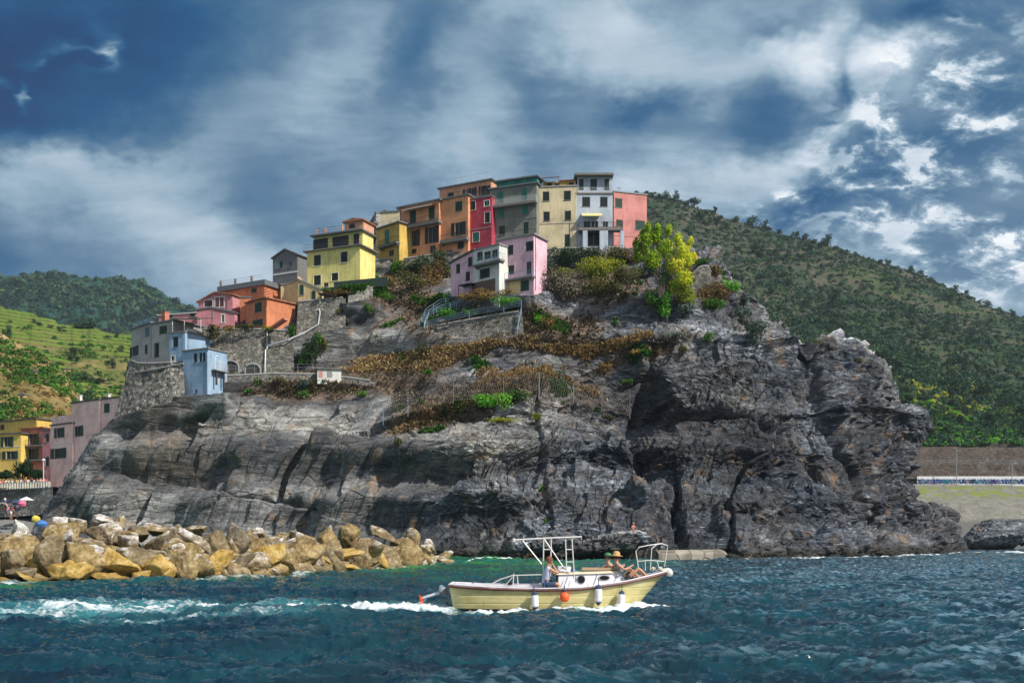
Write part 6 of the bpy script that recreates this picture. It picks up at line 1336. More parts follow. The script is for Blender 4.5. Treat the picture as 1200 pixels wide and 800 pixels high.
# vine pergola posts
pe = empty('pergola', tuple(at(375, 352, 170.5)), label='low dark pergola carrying vines below the lemon house', cat='pergola')
for x in (0, 2.6, 5.0): MB().tube([(x, 0, -.5), (x, 0, 1.1)], .06, 5).build('post', WHT, pe)
MB().span(-.3, 5.4, -.4, 1.6, 1.1, 1.2).build('top_frame', SHB, pe)
m = MB(); m.span(0, 9, 0, .15, 0, 1.5); m.build('fence', flat_mat('dark_green_screen', (.012, .03, .026), .9), loc=tuple(at(392, 341, 171.6)), rot=(0, -.10, .0), label='dark green windbreak screen below the lemon house', cat='fence')
# tall reed tree
rt_ = empty('reed_tree', tuple(at(775, 342, 152.5)), label='tall bright yellow-green feathery tree beside the coral pink house', cat='tree')
rg = np.random.RandomState(9); cs = []; rs = []
S_ = 152.5/FP
for (px, py, rx, rz) in [(764, 285, 9, 18), (773, 278, 10, 16), (782, 292, 13, 18), (795, 296, 9, 16), (770, 305, 13, 16), (790, 312, 14, 16), (801, 306, 6, 12), (758, 300, 7, 12), (797, 328, 12, 16), (784, 270, 5, 9), (766, 268, 4, 8), (788, 335, 10, 12), (801, 292, 4, 9), (756, 288, 5, 10), (803, 282, 4, 7), (775, 268, 4, 9), (806, 300, 5, 8), (762, 275, 5, 9), (792, 280, 6, 10)]:
    cs.append([(px-778)*S_*1.38, rg.rand()*1.6-.8, (342-py)*S_]); rs.append([rx*S_*.85, 1.3, rz*S_*.72])
V, F, T = leaves(cs, rs, 6200, .38, rg, .2, droop=.7); T = np.clip(T+.28*(V[:, 0]/3.5)-.05, 0, 1)  # sunlit right side painted in: leaf tint brightens to the right
link('crown', np_mesh('crown', V, F, [FOL['reed']], {'tint': T}), rt_)
m = MB()
for i, c_ in enumerate(cs): m.tube([(i*.06-.3, 0, -1.), (c_[0]*.3, c_[1]*.3, c_[2]*.45), (c_[0], c_[1], c_[2])], .10, 6, r2=.03)
m.build('trunk', BARK, rt_)
for (px, py, r_, Y, lab) in [(26, 551, 15, 178, 'dark leafy tree standing on the harbour promenade before the red house'), (6, 556, 8, 177, 'low dark tree at the left end of the harbour promenade'), (45, 556, 8, 177, 'small dark tree between the promenade lamp and the big tree')]:
    t_ = empty('harbour_tree', tuple(at(px, 572, Y)), label=lab, cat='tree'); sc = Y/FP; rg = np.random.RandomState(int(px)+1)
    cs = [[(rg.rand()-.5)*1.3*r_*sc, (rg.rand()-.5)*2, (572-py)*sc+(rg.rand()-.5)*r_*sc*.8] for _ in range(8)]; rs = [[r_*sc*.5]*3 for _ in cs]
    V, F, T = leaves(cs, rs, 1500, .34, rg, .3); link('crown', np_mesh('crown', V, F, [FOL['dark']], {'tint': T}), t_)
    m = MB(); m.tube([(0, 0, -.3), (.1, 0, (572-py)*sc)], .22, 7, r2=.1); m.build('trunk', BARK, t_)
# dry grass and low cover on the earthy parts
rg = np.random.RandomState(21)
So = soil.reshape(nr, nc)[:, :NCF]; Oc = ochre.reshape(nr, nc)[:, :NCF]
def tufts(name, field, lo, hi, n, hgt, mat, label, seed, wid=.035, blades=7):
    rg = np.random.RandomState(seed); pr = np.clip((field-lo)/(hi-lo), 0, 1).ravel(); 
    idx = rg.choice(len(pr), n, p=pr/pr.sum()); P = CLV.reshape(-1, 3)[idx]; N_ = CLN.reshape(-1, 3)[idx]
    m = n*blades; P = np.repeat(P+rg.normal(size=P.shape)*.18, blades, 0); N_ = np.repeat(N_, blades, 0)
    d = rg.normal(size=(m, 3))*.55+N_*.7+np.array([0, 0, .8]); d /= np.linalg.norm(d, axis=1)[:, None]
    L = (hgt*(.5+rg.rand(m)))[:, None]; s_ = np.cross(d, rg.normal(size=(m, 3))); s_ /= np.linalg.norm(s_, axis=1)[:, None]
    V = np.stack([P-s_*wid*2, P+s_*wid*2, P+d*L*.6+s_*wid*2, P+d*L+np.array([0, 0, -.15])*L], 1).reshape(-1, 3)
    T = np.repeat(np.clip(.5+.22*rg.normal(size=m), 0, 1), 4)
    return link(name, np_mesh(name, V, np.arange(len(V)).reshape(-1, 4), [mat], {'tint': T}), label=label, cat=name.replace('_', ' '), kind='stuff')
DRYG = foliage_mat('dry_grass_blades', (.13, .085, .045), (.33, .235, .12), (.64, .50, .28), trans=.2)
BRNG = foliage_mat('brown_scrub_blades', (.04, .034, .022), (.12, .095, .055), (.27, .215, .13), trans=.1)
tufts('dry_grass', Oc, .45, .9, 6500, .55, DRYG, 'golden dry grass on the ledges of the headland', 31)
tufts('low_scrub', So, .55, 1., 4600, .5, BRNG, 'brown withered scrub covering the earthy slopes of the headland', 32)
gm_ = (So-.25)*np.clip(fbm(CLV.reshape(-1, 3)*.16, 3, 140).reshape(So.shape)*4-.9, 0, 1)
tufts('ground_cover', gm_, .0, .25, 9000, .38, FOL['green'], 'patches of green weeds on the slopes of the headland', 33, wid=.07)
# ------------------------------------------------------------------ people
def skin_mesh(name, J, E, mat, root, sub=1):
    me = bpy.data.meshes.new('tmp'); keys = list(J); keys.remove(root); keys.insert(0, root)
    me.from_pydata([J[k][:3] for k in keys], [(keys.index(a), keys.index(b)) for a, b in E], []); o = bpy.data.objects.new('tmp', me); COL.objects.link(o)
    o.modifiers.new('s', 'SKIN'); m2 = o.modifiers.new('d', 'SUBSURF'); m2.levels = m2.render_levels = sub
    sv = me.skin_vertices[0].data
    for i, k in enumerate(keys): r_ = J[k][3]; sv[i].radius = (r_, r_*(J[k][4] if len(J[k]) > 4 else 1))
    sv[0].use_root = True
    dg = bpy.context.evaluated_depsgraph_get(); out = bpy.data.meshes.new_from_object(o.evaluated_get(dg)); out.name = name
    bpy.data.objects.remove(o); out.materials.clear(); out.materials.append(mat); out.polygons.foreach_set('use_smooth', [True]*len(out.polygons)); return out
SKIN = flat_mat('tanned_skin', (.50, .27, .17), .55, nscale=8, var=.08); HAIRB = flat_mat('brown_hair', (.07, .035, .02), .7, nscale=20, var=.3); EYEM = flat_mat('eye_dark', (.015, .012, .01), .3)
def V3(*a): return Vector(a)
def person(label, loc, rz, pose, top, bottom, hair=HAIRB, hat=None, group=None, fingers=True, scale=1., name='person'):
    """pose: joint -> (x, y, z); x is the way the person faces"""
    P = {k: Vector(v) for k, v in pose.items()}
    J = {}; E = []
    def jn(k, p, r, a=1.): J[k] = (p[0], p[1], p[2], r, a)
    hip, chest, neck, head = P['hip'], P['chest'], P['neck'], P['head']
    jn('hip', hip, .135, .9); jn('waist', hip.lerp(chest, .45), .118, .95); jn('chest', chest, .145, .9); jn('neck0', chest.lerp(neck, .62), .085); jn('neck', neck, .052); 
    hd = (head-neck).normalized(); f = P['face'].normalized()
    jn('jaw', neck.lerp(head, .45)+f*.012, .072); jn('head', head, .092); jn('crown', head+hd*.065, .070); E += [('hip', 'waist'), ('waist', 'chest'), ('chest', 'neck0'), ('neck0', 'neck'), ('neck', 'jaw'), ('jaw', 'head'), ('head', 'crown')]
    for s in 'lr':
        sg = 1 if s == 'l' else -1
        sh, el, wr = P['sh'+s], P['el'+s], P['wr'+s]; hp, kn, an, to = P['hp'+s], P['kn'+s], P['an'+s], P['to'+s]
        jn('sh'+s, sh, .060); jn('ua'+s, sh.lerp(el, .5), .046); jn('el'+s, el, .038); jn('fa'+s, el.lerp(wr, .4), .036); jn('wr'+s, wr, .026)
        hdir = (wr-el).normalized(); pm = wr+hdir*.055; jn('pm'+s, pm, .032, .6)
        E += [('chest', 'sh'+s), ('sh'+s, 'ua'+s), ('ua'+s, 'el'+s), ('el'+s, 'fa'+s), ('fa'+s, 'wr'+s), ('wr'+s, 'pm'+s)]
        if fingers:
            sd = hdir.cross(f if abs(hdir.dot(f)) < .9 else V3(0, 0, 1)).normalized(); cu = hdir.cross(sd).normalized()
            for q in range(4):
                L = (.030, .036, .034, .026)[q]; b0 = pm+hdir*.025+sd*(q-1.5)*.019; jn(f'f{s}{q}a', b0+hdir*L*.5, .0095); jn(f'f{s}{q}b', b0+hdir*L*1.1+cu*.010, .009); jn(f'f{s}{q}c', b0+hdir*L*1.5+cu*.026, .008)
                E += [('pm'+s, f'f{s}{q}a'), (f'f{s}{q}a', f'f{s}{q}b'), (f'f{s}{q}b', f'f{s}{q}c')]
            t0 = wr+hdir*.02-sd*.030; jn(f't{s}a', t0+hdir*.012-sd*.012, .011); jn(f't{s}b', t0+hdir*.040-sd*.020+cu*.008, .0095); E += [('wr'+s, f't{s}a'), (f't{s}a', f't{s}b')]
        jn('hp'+s, hp, .090); jn('th'+s, hp.lerp(kn, .5), .074); jn('kn'+s, kn, .054); jn('cf'+s, kn.lerp(an, .32), .053); jn('an'+s, an, .034); jn('to'+s, to, .030, 1.2)
        E += [('hip', 'hp'+s), ('hp'+s, 'th'+s), ('th'+s, 'kn'+s), ('kn'+s, 'cf'+s), ('cf'+s, 'an'+s), ('an'+s, 'to'+s)]
    root = empty(name, loc, rz, label=label, cat='person', group=group); root.scale = (scale,)*3
    body = skin_mesh('body', J, E, SKIN, 'hip')
    # nose, ears, mouth and eyes grow from the head
    bm_ = MB(); up = hd; sx = f.cross(up).normalized(); fo = (f-up*f.dot(up)).normalized()
    bo = link('body', body, root)
    m = MB(); c0 = head+fo*.082; m.tube([c0+up*.012, c0-up*.022+fo*.014], .007, 5, r2=.013); 
    for sg in (-1, 1): m.tube([head+sx*sg*.078+up*.02, head+sx*sg*.090-up*.03], .014, 5)
    m.build('face_detail', SKIN, root)
    m = MB()
    for sg in (-1, 1): m.lathe([(.0, -.006), (.010, 0), (.0, .006)], 6, tuple(head+fo*.080+sx*sg*.032+up*.016))
    m.tube([head+fo*.084-up*.048-sx*.022, head+fo*.084-up*.048+sx*.022], .005, 4); m.build('eyes', EYEM, root)
    # hair shell / hat
    m = MB(); M_ = Matrix((sx, fo, up)).transposed()
    prof = [(.103, -.035), (.109, .01), (.104, .055), (.080, .098), (.045, .122), (.0, .130)]
    m.lathe(prof, 12, tuple(head-fo*.018), M_, cap=False); m.build('hair', hair, root, True)
    if hat:
        kind, hm = hat; m = MB(); c_ = head+up*.055-fo*.01
        if kind == 'straw': m.lathe([(.20, -.01), (.205, .0), (.125, .012), (.115, .06), (.09, .125), (.04, .145), (.0, .148)], 16, tuple(c_), M_, cap=False)
        else:
            m.lathe([(.115, -.01), (.116, .03), (.09, .075), (.04, .095), (.0, .098)], 14, tuple(c_), M_, cap=False); m.box(tuple(c_+fo*.13), (.13, .12, .012), M_)
        m.build('hat', hm, root, True)
    # clothes follow the body a little outside it
    if top is not None:
        K = {}; 
        for k in ('hip', 'waist', 'chest', 'neck0'): q = J[k]; K[k] = (q[0], q[1], q[2], q[3]*1.10+.008 if k != 'neck0' else .088, q[4])
        EE = [('hip', 'waist'), ('waist', 'chest'), ('chest', 'neck0')]
        for s in 'lr': q = J['sh'+s]; K['sh'+s] = (q[0], q[1], q[2], .066); EE.append(('chest', 'sh'+s)); q = P['sh'+s].lerp(P['el'+s], .22 if top[1] == 'tank' else .5); K['ua'+s] = (q[0], q[1], q[2], .050 if top[1] == 'tank' else .056); EE.append(('sh'+s, 'ua'+s))
        link('shirt', skin_mesh('shirt', K, EE, top[0], 'hip'), root)
    if bottom is not None:
        K = {'hip': (*hip, .148)}; EE = []
        for s in 'lr':
            q = J['hp'+s]; K['hp'+s] = (q[0], q[1], q[2], .100); q = P['hp'+s].lerp(P['kn'+s], bottom[1]); K['th'+s] = (q[0], q[1], q[2], .086); EE += [('hip', 'hp'+s), ('hp'+s, 'th'+s)]
        link('shorts', skin_mesh('shorts', K, EE, bottom[0], 'hip'), root)
    return root
def sit_pose(lean=.12, knee=(.43, .02), ank=(.46, -.42), arms=None, hz=.13, head_f=(1, 0, 0)):
    p = dict(hip=(0, 0, hz), chest=(lean, 0, hz+.40), neck=(lean*1.25, 0, hz+.60), head=(lean*1.25+.03, 0, hz+.73), face=head_f)
    for s, g_ in (('l', 1), ('r', -1)):
        p['sh'+s] = (lean*1.1, g_*.185, hz+.49); p['hp'+s] = (.06, g_*.09, hz-.01); p['kn'+s] = (knee[0], g_*.14, hz+knee[1]); p['an'+s] = (ank[0], g_*.13, hz+ank[1]); p['to'+s] = (ank[0]+.16, g_*.14, hz+ank[1]-.04)
        p['el'+s] = (lean+.12, g_*.25, hz+.22); p['wr'+s] = (lean+.34, g_*.18, hz+.16)
    if arms: p.update(arms)
    return p
def stand_pose(a=.0, st=.08):
    p = dict(hip=(0, 0, .92), chest=(.02, 0, 1.30), neck=(.02, 0, 1.49), head=(.04, 0, 1.62), face=(1, 0, 0))
    for s, g_ in (('l', 1), ('r', -1)):
        p['sh'+s] = (.01, g_*.185, 1.40); p['el'+s] = (a*.3-.02, g_*.26, 1.13); p['wr'+s] = (a+.05, g_*.24, .92+a*.8); p['hp'+s] = (0, g_*.09, .90); p['kn'+s] = (.03+g_*st, g_*.10, .49); p['an'+s] = (-.02+g_*st*1.6, g_*.10, .08); p['to'+s] = (.13+g_*st*1.6, g_*.11, .03)
    return p
CLO = {k: flat_mat(k+'_cloth', c, .85, nscale=10, var=.12) for k, c in dict(white=(.70, .70, .72), lavender=(.50, .53, .66), navy=(.03, .055, .12), red=(.50, .05, .05), pink=(.65, .14, .25), blue=(.06, .16, .42), black=(.025, .025, .03), beige=(.50, .42, .32), green=(.06, .20, .09), grey=(.25, .26, .28), yellow=(.60, .46, .08)).items()}
STRAW = flat_mat('straw', (.46, .29, .12), .85, nscale=30, var=.3)
# ------------------------------------------------------------------ the boat
D0 = BOATY; BX = 656
bt = empty('motorboat', ((BX-CX)/FP*D0, D0, .04), label='pale yellow wooden motorboat with white cabin and tubular awning frame speeding right', cat='boat')
BO = bt.location.copy()
def bp(X, Y, dy=0.):
    return at(470+X/3.636, 610+Y/3.636, D0+dy)-BO
YH = NT('yellow_hull_paint'); t = YH; v = t.obj(); s_ = t.n('ShaderNodeSeparateXYZ'); t.l(v, s_.inputs[0])
n1 = t.noise(t.map(v, scale=(.6, 1, 2)), 2.2, 7, .65); c = t.ramp(n1, [(.3, (.46, .39, .16)), (.55, (.66, .58, .27)), (.75, (.73, .68, .40))])
n2 = t.noise(t.map(v, scale=(2.5, 1, .5)), 3, 7, .7); c = t.mix(t.math('MULTIPLY', t.mapr(n2, .55, .70, 0, .6), t.mapr(s_.outputs[2], .75, .0, .15, 1)), c, (.22, .17, .08))
c = t.mix(t.mapr(s_.outputs[2], .085, .055, 0, 1), c, (.02, .02, .022))
pk = t.n('ShaderNodeTexWave', wave_type='BANDS', bands_direction='Z'); t.l(v, pk.inputs[0]); pk.inputs['Scale'].default_value = 1.35; pk.inputs['Distortion'].default_value = .3
t.out(c, .38, t.math('ADD', t.ramp(pk.outputs['Fac'], [(0, 0), (.12, 1)]), t.math('MULTIPLY', n1, .3)), .01, .6, .5)
NS, NTT = 44, 12; xs_ = np.linspace(0, 1, NS)
def beam(s): return (1.10*(1-abs((s-.42)/.58)**2.4)**.75 if s > .42 else .74+.36*(s/.42)**.75*(2-(s/.42)**.75)*1.0)
def sheer(s): return np.interp(s, [0, .2, .42, .6, .8, 1], [.78, .70, .665, .70, .88, 1.17])
hv = []
for s in xs_:
    s = min(s, .999); b = beam(s); zs = sheer(s); X0 = -3.42+6.78*s
    for sgn, tl in ((-1, np.linspace(0, 1, NTT)), (1, np.linspace(1, 0, NTT)[1:])):
        for q in tl:
            z = zs-(zs+.42)*q; fl = (1-.20*q**1.2-.80*max(0, (q-.62)/.38)**1.6)*(1-(.45*q*s**5)); x = X0-(1.35*q**.9)*s**7-(.0 if s > .05 else 0)+(.22*q if s < .02 else .22*q*(1-s)**12)
            hv.append((x, sgn*b*max(fl, 0.0), z))
nc_ = 2*NTT-1; hf = grid_faces(NS, nc_); me = np_mesh('hull', np.array(hv), hf, [YH.m], None, True)
hull = link('hull', me, bt)
m = MB(); m.add([hv[i] for i in range(nc_)], [list(range(nc_))]); m.build('transom', YH.m, bt)
DECK = flat_mat('lilac_white_deck', (.60, .58, .64), .6, nscale=4, var=.12); RUB = flat_mat('brown_rub_rail', (.10, .030, .022), .5, nscale=6, var=.3); CABW = flat_mat('cabin_white', (.66, .66, .74), .45, nscale=3, var=.08); CRM = flat_mat('cream_cabin_top', (.62, .54, .38), .6, nscale=4, var=.15)
STEEL = flat_mat('white_tube', (.68, .66, .64), .35, .1, nscale=8, var=.1)
def rim(dy, dz, q0=0, q1=1, n=40): return [(-3.42+6.78*s, sg*(max(beam(min(s, .999))+dy, 0)), sheer(s)+dz) for sg in (1,) for s in np.linspace(q0, q1, n)]
L_ = rim(.0, .0); Rr = [(x, -y, z) for x, y, z in L_]
m = MB(); m.tube([(x, y+.03, z-.03) for x, y, z in L_], .035, 6); m.tube([(x, y-.03, z-.03) for x, y, z in Rr], .035, 6); m.build('rub_rail', RUB, bt)
m = MB(); m.tube([(x, y, z+.03) for x, y, z in L_], .028, 6); m.tube([(x, y, z+.03) for x, y, z in Rr], .028, 6); m.tube([L_[0], Rr[0]], .04, 6); m.build('gunwale', DECK, bt)
m = MB(); dv = []
for (a, b) in zip(L_, Rr): dv += [(a[0], a[1], a[2]-.06), (a[0], a[1]*.33, a[2]-.02), (b[0], b[1]*.33, b[2]-.02), (b[0], b[1], b[2]-.06)]
fs = []
for i in range(39):
    for k_ in range(3):
        if 3 <= i <= 18 and k_ == 1: continue
        fs.append([i*4+k_, i*4+k_+1, i*4+4+k_+1, i*4+4+k_])
m.add(dv, fs); m.build('deck', DECK, bt)
MB().span(-2.9, -.1, -.36, .36, .22, .26).build('cockpit_floor', flat_mat('teak_floor', (.20, .13, .08), .7), bt)
m = MB(); m.span(-2.95, -.1, -.40, -.37, .2, .80); m.span(-2.95, -.1, .37, .40, .2, .80); m.span(-2.98, -2.95, -.4, .4, .2, .80); m.build('coaming', DECK, bt)
# cabin trunk
def lx(X): return bp(X, 0)[0]
cab = MB(); x0, x1, x1t = lx(665), lx(962), lx(934); zb = .62; ztp = 1.10
for (xa, xb, za, zb2, yw) in (): pass
prf = [(x0, zb, .66), (x1, .80, .40), (x1t, ztp+.05, .36), (x0+.02, ztp, .60)]
cab.add([(x, -w_, z) for x, z, w_ in prf]+[(x, w_, z) for x, z, w_ in prf], [[0, 1, 2, 3], [7, 6, 5, 4], [0, 4, 5, 1], [1, 5, 6, 2], [3, 7, 4, 0]])
cb = cab.build('cabin', CABW, bt)
m = MB(); m.add([(x0-.05, -.66, ztp), (x1t+.03, -.40, ztp+.05), (x1t+.03, .40, ztp+.05), (x0-.05, .66, ztp), (x0-.05, -.60, ztp+.05), (x1t, -.34, ztp+.12), (x1t, .34, ztp+.12), (x0-.05, .60, ztp+.05)], [[0, 1, 5, 4], [1, 2, 6, 5], [2, 3, 7, 6], [3, 0, 4, 7], [4, 5, 6, 7], [3, 2, 1, 0]]); m.build('cabin_roof', CRM, cb)
m = MB(); m.span(lx(770), lx(930), -.28, .28, ztp+.13, ztp+.20); m.build('sun_pad', flat_mat('tan_cushion', (.42, .30, .20), .9), bt)
def yside(x): return -(.66+(.40-.66)*(x-x0)/(x1-x0))
for X, w__, h__ in ((762, .11, .12), (860, .15, .065)):
    x = lx(X); y = yside(x)+.035; z = .95 if X < 800 else 1.0
    m = MB(); m.lathe([(1.0, -.03), (1.18, -.03), (1.18, .01), (1.0, .01)], 20, (0, 0, 0), Matrix.Diagonal((w__, h__, .6)), cap=False); po = m.build('porthole', GRYT, cb); po.location = (x, y-.02, z); po.rotation_euler = (R(90), 0, R(7))
    m = MB(); m.lathe([(0, 0), (1.0, 0), (1.0, -.02)], 20, (0, 0, 0), Matrix.Diagonal((w__, h__, .6)), cap=False); m.build('glass', GLASS, po)
DKR = flat_mat('dark_rope', (.05, .05, .06), .9)
m = MB()
for a, b in (((835, 228), (815, 285)), ((710, 238), (690, 290)), ((920, 228), (905, 268)), ((745, 232), (742, 262))): pa, pb_ = bp(*a, -.7), bp(*b, -.8); m.tube([pa, pb_], .012, 4)
m.build('lashing', DKR, bt)
# console, wheel and folded seat cover
m = MB(); m.span(lx(668), lx(705), -.35, .35, .6, 1.34); m.build('console', CABW, bt)
m = MB(); c_ = bp(672, 235, -.1); m.tube([(c_.x-.06, c_.y+.19*math.cos(q), c_.z+.19*math.sin(q)) for q in np.linspace(0, 2*math.pi, 15)], .016, 5); m.tube([(c_.x-.06, c_.y-.19, c_.z), (c_.x-.06, c_.y+.19, c_.z)], .012, 4); m.tube([(c_.x-.06, c_.y, c_.z), (c_.x+.12, c_.y, c_.z-.05)], .02, 5); m.build('steering_wheel', IRON, bt)
V, F = boulder_geo(901, (.38, .34, .42), 4, 10, .5); o = link('seat_cover', np_mesh('seat_cover', V, F, [CLO['white']], None, True), bt, tuple(bp(694, 212, -.45)))
V, F = boulder_geo(902, (.40, .30, .22), 4, 8, .5); link('bag', np_mesh('bag', V, F, [CLO['blue']], None, True), loc=tuple(BO+bp(740, 212, -.1)+V3(0, 0, .02)), label='navy blue bag lying on the cabin roof of the boat', cat='bag')
V, F = boulder_geo(903, (.36, .26, .16), 4, 8, .6); link('bag', np_mesh('bag', V, F, [flat_mat('lime_cloth', (.16, .50, .04), .8)], None, True), loc=tuple(BO+bp(548, 284, -.3)), label='lime green bag on the side deck behind the boat driver', cat='bag')
# awning frame
m = MB(); t_ = .022
for dy in (-.55, .55):
    k_ = dict(dy=dy); B = lambda X, Y: bp(X, Y, dy)
    m.tube([B(478, 82), B(620, 74), B(770, 68)], .032, 6)
    for X0, X1, Yb in ((607, 606, 195), (640, 636, 190), (700, 707, 205), (728, 738, 200)): m.tube([B(X0, 76), B(X1, Yb+45)], t_, 6)
    for z_ in (122, 175): m.tube([B(607, z_), B(638, z_)], t_*.8, 5); m.tube([B(703, z_), B(732, z_)], t_*.8, 5)
    m.tube([B(518, 84), B(602, 188)], t_, 6); m.tube([B(610, 78), B(690, 195)], t_, 6)
for X in (480, 607, 728, 768): a = bp(X, 76, -.55); b = bp(X, 76, .55); m.tube([a, (b.x, b.y, a.z)], t_, 6)
for dy in (-.55, .55): m.lathe([(.045, -.03), (.045, .05)], 8, tuple(bp(480, 82, dy)))
m.build('awning_frame', STEEL, bt)
# bow pulpit
m = MB()
for dy in (-1, 1):
    def Q(X, Y, w_): return bp(X, Y, dy*w_)
    m.tube([Q(1012, 205, .42), Q(1000, 130, .42), Q(1015, 112, .42), Q(1060, 103, .36), Q(1110, 97, .25), Q(1135, 105, .16)], .018, 6)
    m.tube([Q(1008, 172, .42), Q(1060, 168, .36), Q(1120, 172, .18)], .014, 5)
    for (X0, Y0, X1, Y1, w_) in ((1062, 210, 1068, 118, .36), (1135, 110, 1122, 195, .16), (1040, 172, 1040, 212, .38), (1090, 168, 1100, 205, .28)): m.tube([Q(X0, Y0, w_), Q(X1, Y1, w_)], .015, 5)
    m.tube([Q(1068, 118, .36), Q(1090, 100, .3)], .015, 5)
for X, Y, w_ in ((1135, 105, .16), (1120, 172, .18), (1012, 112, .42)): a = bp(X, Y, -w_); b = bp(X, Y, w_); m.tube([a, (b.x, b.y, a.z)], .016, 5)
m.build('bow_rail', STEEL, bt)
m = MB(); m.tube([bp(1085, 215), bp(1140, 208), bp(1150, 215)], .06, 8); m.lathe([(.02, -.12), (.10, -.09), (.12, 0), (.10, .09), (.02, .12)], 12, tuple(bp(1143, 222)), Matrix.Rotation(R(90), 3, 'X')); m.build('anchor_roller', STEEL, bt)
m = MB()
for (X, w_) in ((1075, .1), (1105, -.08)): m.lathe([(.02, -.06), (.07, -.04), (.08, .03), (.03, .07)], 10, tuple(bp(X, 205, w_)))
m.build('rope_coil', flat_mat('pale_rope', (.60, .56, .50), .9), bt)
# stern rail, lines and mooring gear
m = MB()
for dy in (-.7, .7):
    B = lambda X, Y: bp(X, Y, dy)
    m.tube([B(368, 278), B(420, 250), B(475, 232), B(600, 229)], .018, 6)
    for X in (480, 495): m.tube([B(X, 232), B(X+(X-488)*.6, 288)], .018, 6)
    m.tube([B(478, 236), B(440, 278)], .014, 5)
a = bp(480, 232, -.7); b = bp(480, 232, .7); m.tube([a, (b.x, b.y, a.z)], .018, 6)
m.build('stern_rail', STEEL, bt)
m = MB(); m.span(-3.2, -2.2, -.6, .6, .72, .78); m.span(-3.32, -3.2, -.5, .5, .7, .84); m.build('stern_bench', DECK, bt)
m = MB(); m.lathe([(.05, 0), (.09, .02), (.09, .06), (.04, .09)], 12, tuple(bp(466, 268, -.5)-V3(0, 0, .03))); m.build('cleat', IRON, bt)
# fenders and buoy hang on lines: carried on the hull but things of their own
NAVY = CLO['navy']
for i, (X, Yt, Yb, lab) in enumerate([(570, 300, 382, 'white fender with navy ends hanging below the seated driver'), (841, 272, 362, 'white fender with navy ends hanging beneath the oblong porthole'), (938, 296, 376, 'white fender with navy top hanging nearest the bow')]):
    s = (lx(X)+3.42)/6.78; dy = -beam(s)-.13; p = bp(X, (Yt+Yb)/2, dy); h_ = (Yb-Yt)/3.636/FP*(D0+dy)
    r_ = empty('fender', tuple(BO+p), label=lab, cat='fender', group='fenders along the boat side'); r_.rotation_euler = (0, R((-2, 1, 4)[i]), 0)
    q = h_/2; MB().lathe([(.105, -q*.62), (.112, -q*.4), (.112, q*.45), (.10, q*.62)], 14).build('body', CLO['white'], r_, True)
    MB().lathe([(.0, -q), (.05, -q*.85), (.107, -q*.60)], 14, cap=False).build('end_cap', NAVY, r_, True); MB().lathe([(.102, q*.60), (.08, q*.85), (.03, q), (.0, q*1.02)], 14, cap=False).build('end_cap', NAVY, r_, True)
    MB().tube([(0, 0, q), (0, .10, q+.16)], .012, 4).build('line', DKR, r_)
s = (lx(697)+3.42)/6.78; p = bp(697, 324, -beam(s)-.15); r_ = empty('buoy', tuple(BO+p), label='round orange mooring buoy hanging on the yellow hull below the console', cat='buoy')
OR = flat_mat('orange_plastic', (.85, .11, .03), .4, nscale=5, var=.08); MB().lathe([(.02, -.16), (.10, -.12), (.145, -.04), (.145, .04), (.10, .115), (.04, .15)], 16).build('float', OR, r_, True); MB().lathe([(.045, .13), (.05, .20), (.03, .22)], 10).build('eye', NAVY, r_); MB().tube([(0, 0, .2), (0, .1, .34)], .012, 4).build('line', DKR, r_)
# outboard motor tilted up at the stern
om = MB(); a, b = bp(150, 300), bp(80, 328)
mo = empty('outboard_motor', tuple(BO+bp(180, 300)), label='grey outboard motor tilted up at the stern with orange propeller', cat='motor'); o_ = bp(180, 300)
GM = flat_mat('motor_grey', (.17, .20, .24), .35, nscale=6); V, F = boulder_geo(905, (.30, .30, .46), 4, 9, .15); V = V @ np.array(Matrix.Rotation(R(-35), 3, 'Y')).T; link('cowling', np_mesh('cowling', V, F, [GM], None, True), mo, (-.02, 0, .06))
MB().tube([bp(165, 306)-o_, bp(92, 328)-o_], .055, 8, r2=.035).build('leg', flat_mat('motor_pale', (.50, .54, .60), .4), mo)
m = MB(); c_ = bp(86, 330)-o_
m.tube([c_+V3(.05, 0, -.02), c_-V3(.05, 0, 0)], .045, 8)
for k_ in range(3):
    an = k_*2.094+.3; d_ = V3(.25*math.sin(an*2), math.cos(an), math.sin(an)).normalized(); m.add([c_+d_*.03, c_+d_*.14+V3(.06, 0, 0), c_+d_*.17, c_+d_*.12-V3(.06, 0, 0)], [[0, 1, 2, 3]])
m.build('propeller', OR, mo)
m = MB(); m.add([bp(120, 310)-o_+V3(0, -.01, 0), bp(100, 345)-o_, bp(75, 338)-o_, bp(92, 322)-o_], [[0, 1, 2, 3]]); m.tube([bp(120, 316)-o_, bp(98, 345)-o_], .015, 4); m.build('skeg', GM, mo)
m = MB(); m.tube([bp(180, 330)-o_, bp(232, 400)-o_], .03, 5); m.span(.05, .35, -.3, .3, -.30, -.27); m.tube([(.0, -.3, -.05), (.3, -.3, -.25)], .02); m.build('bracket', GM, mo)
m = MB(); m.tube([(-2.4, -.72, .79), (-1.6, -.8, .76), (-.9, -.95, .74)], .015, 5); m.build('boathook', STEEL, bt)
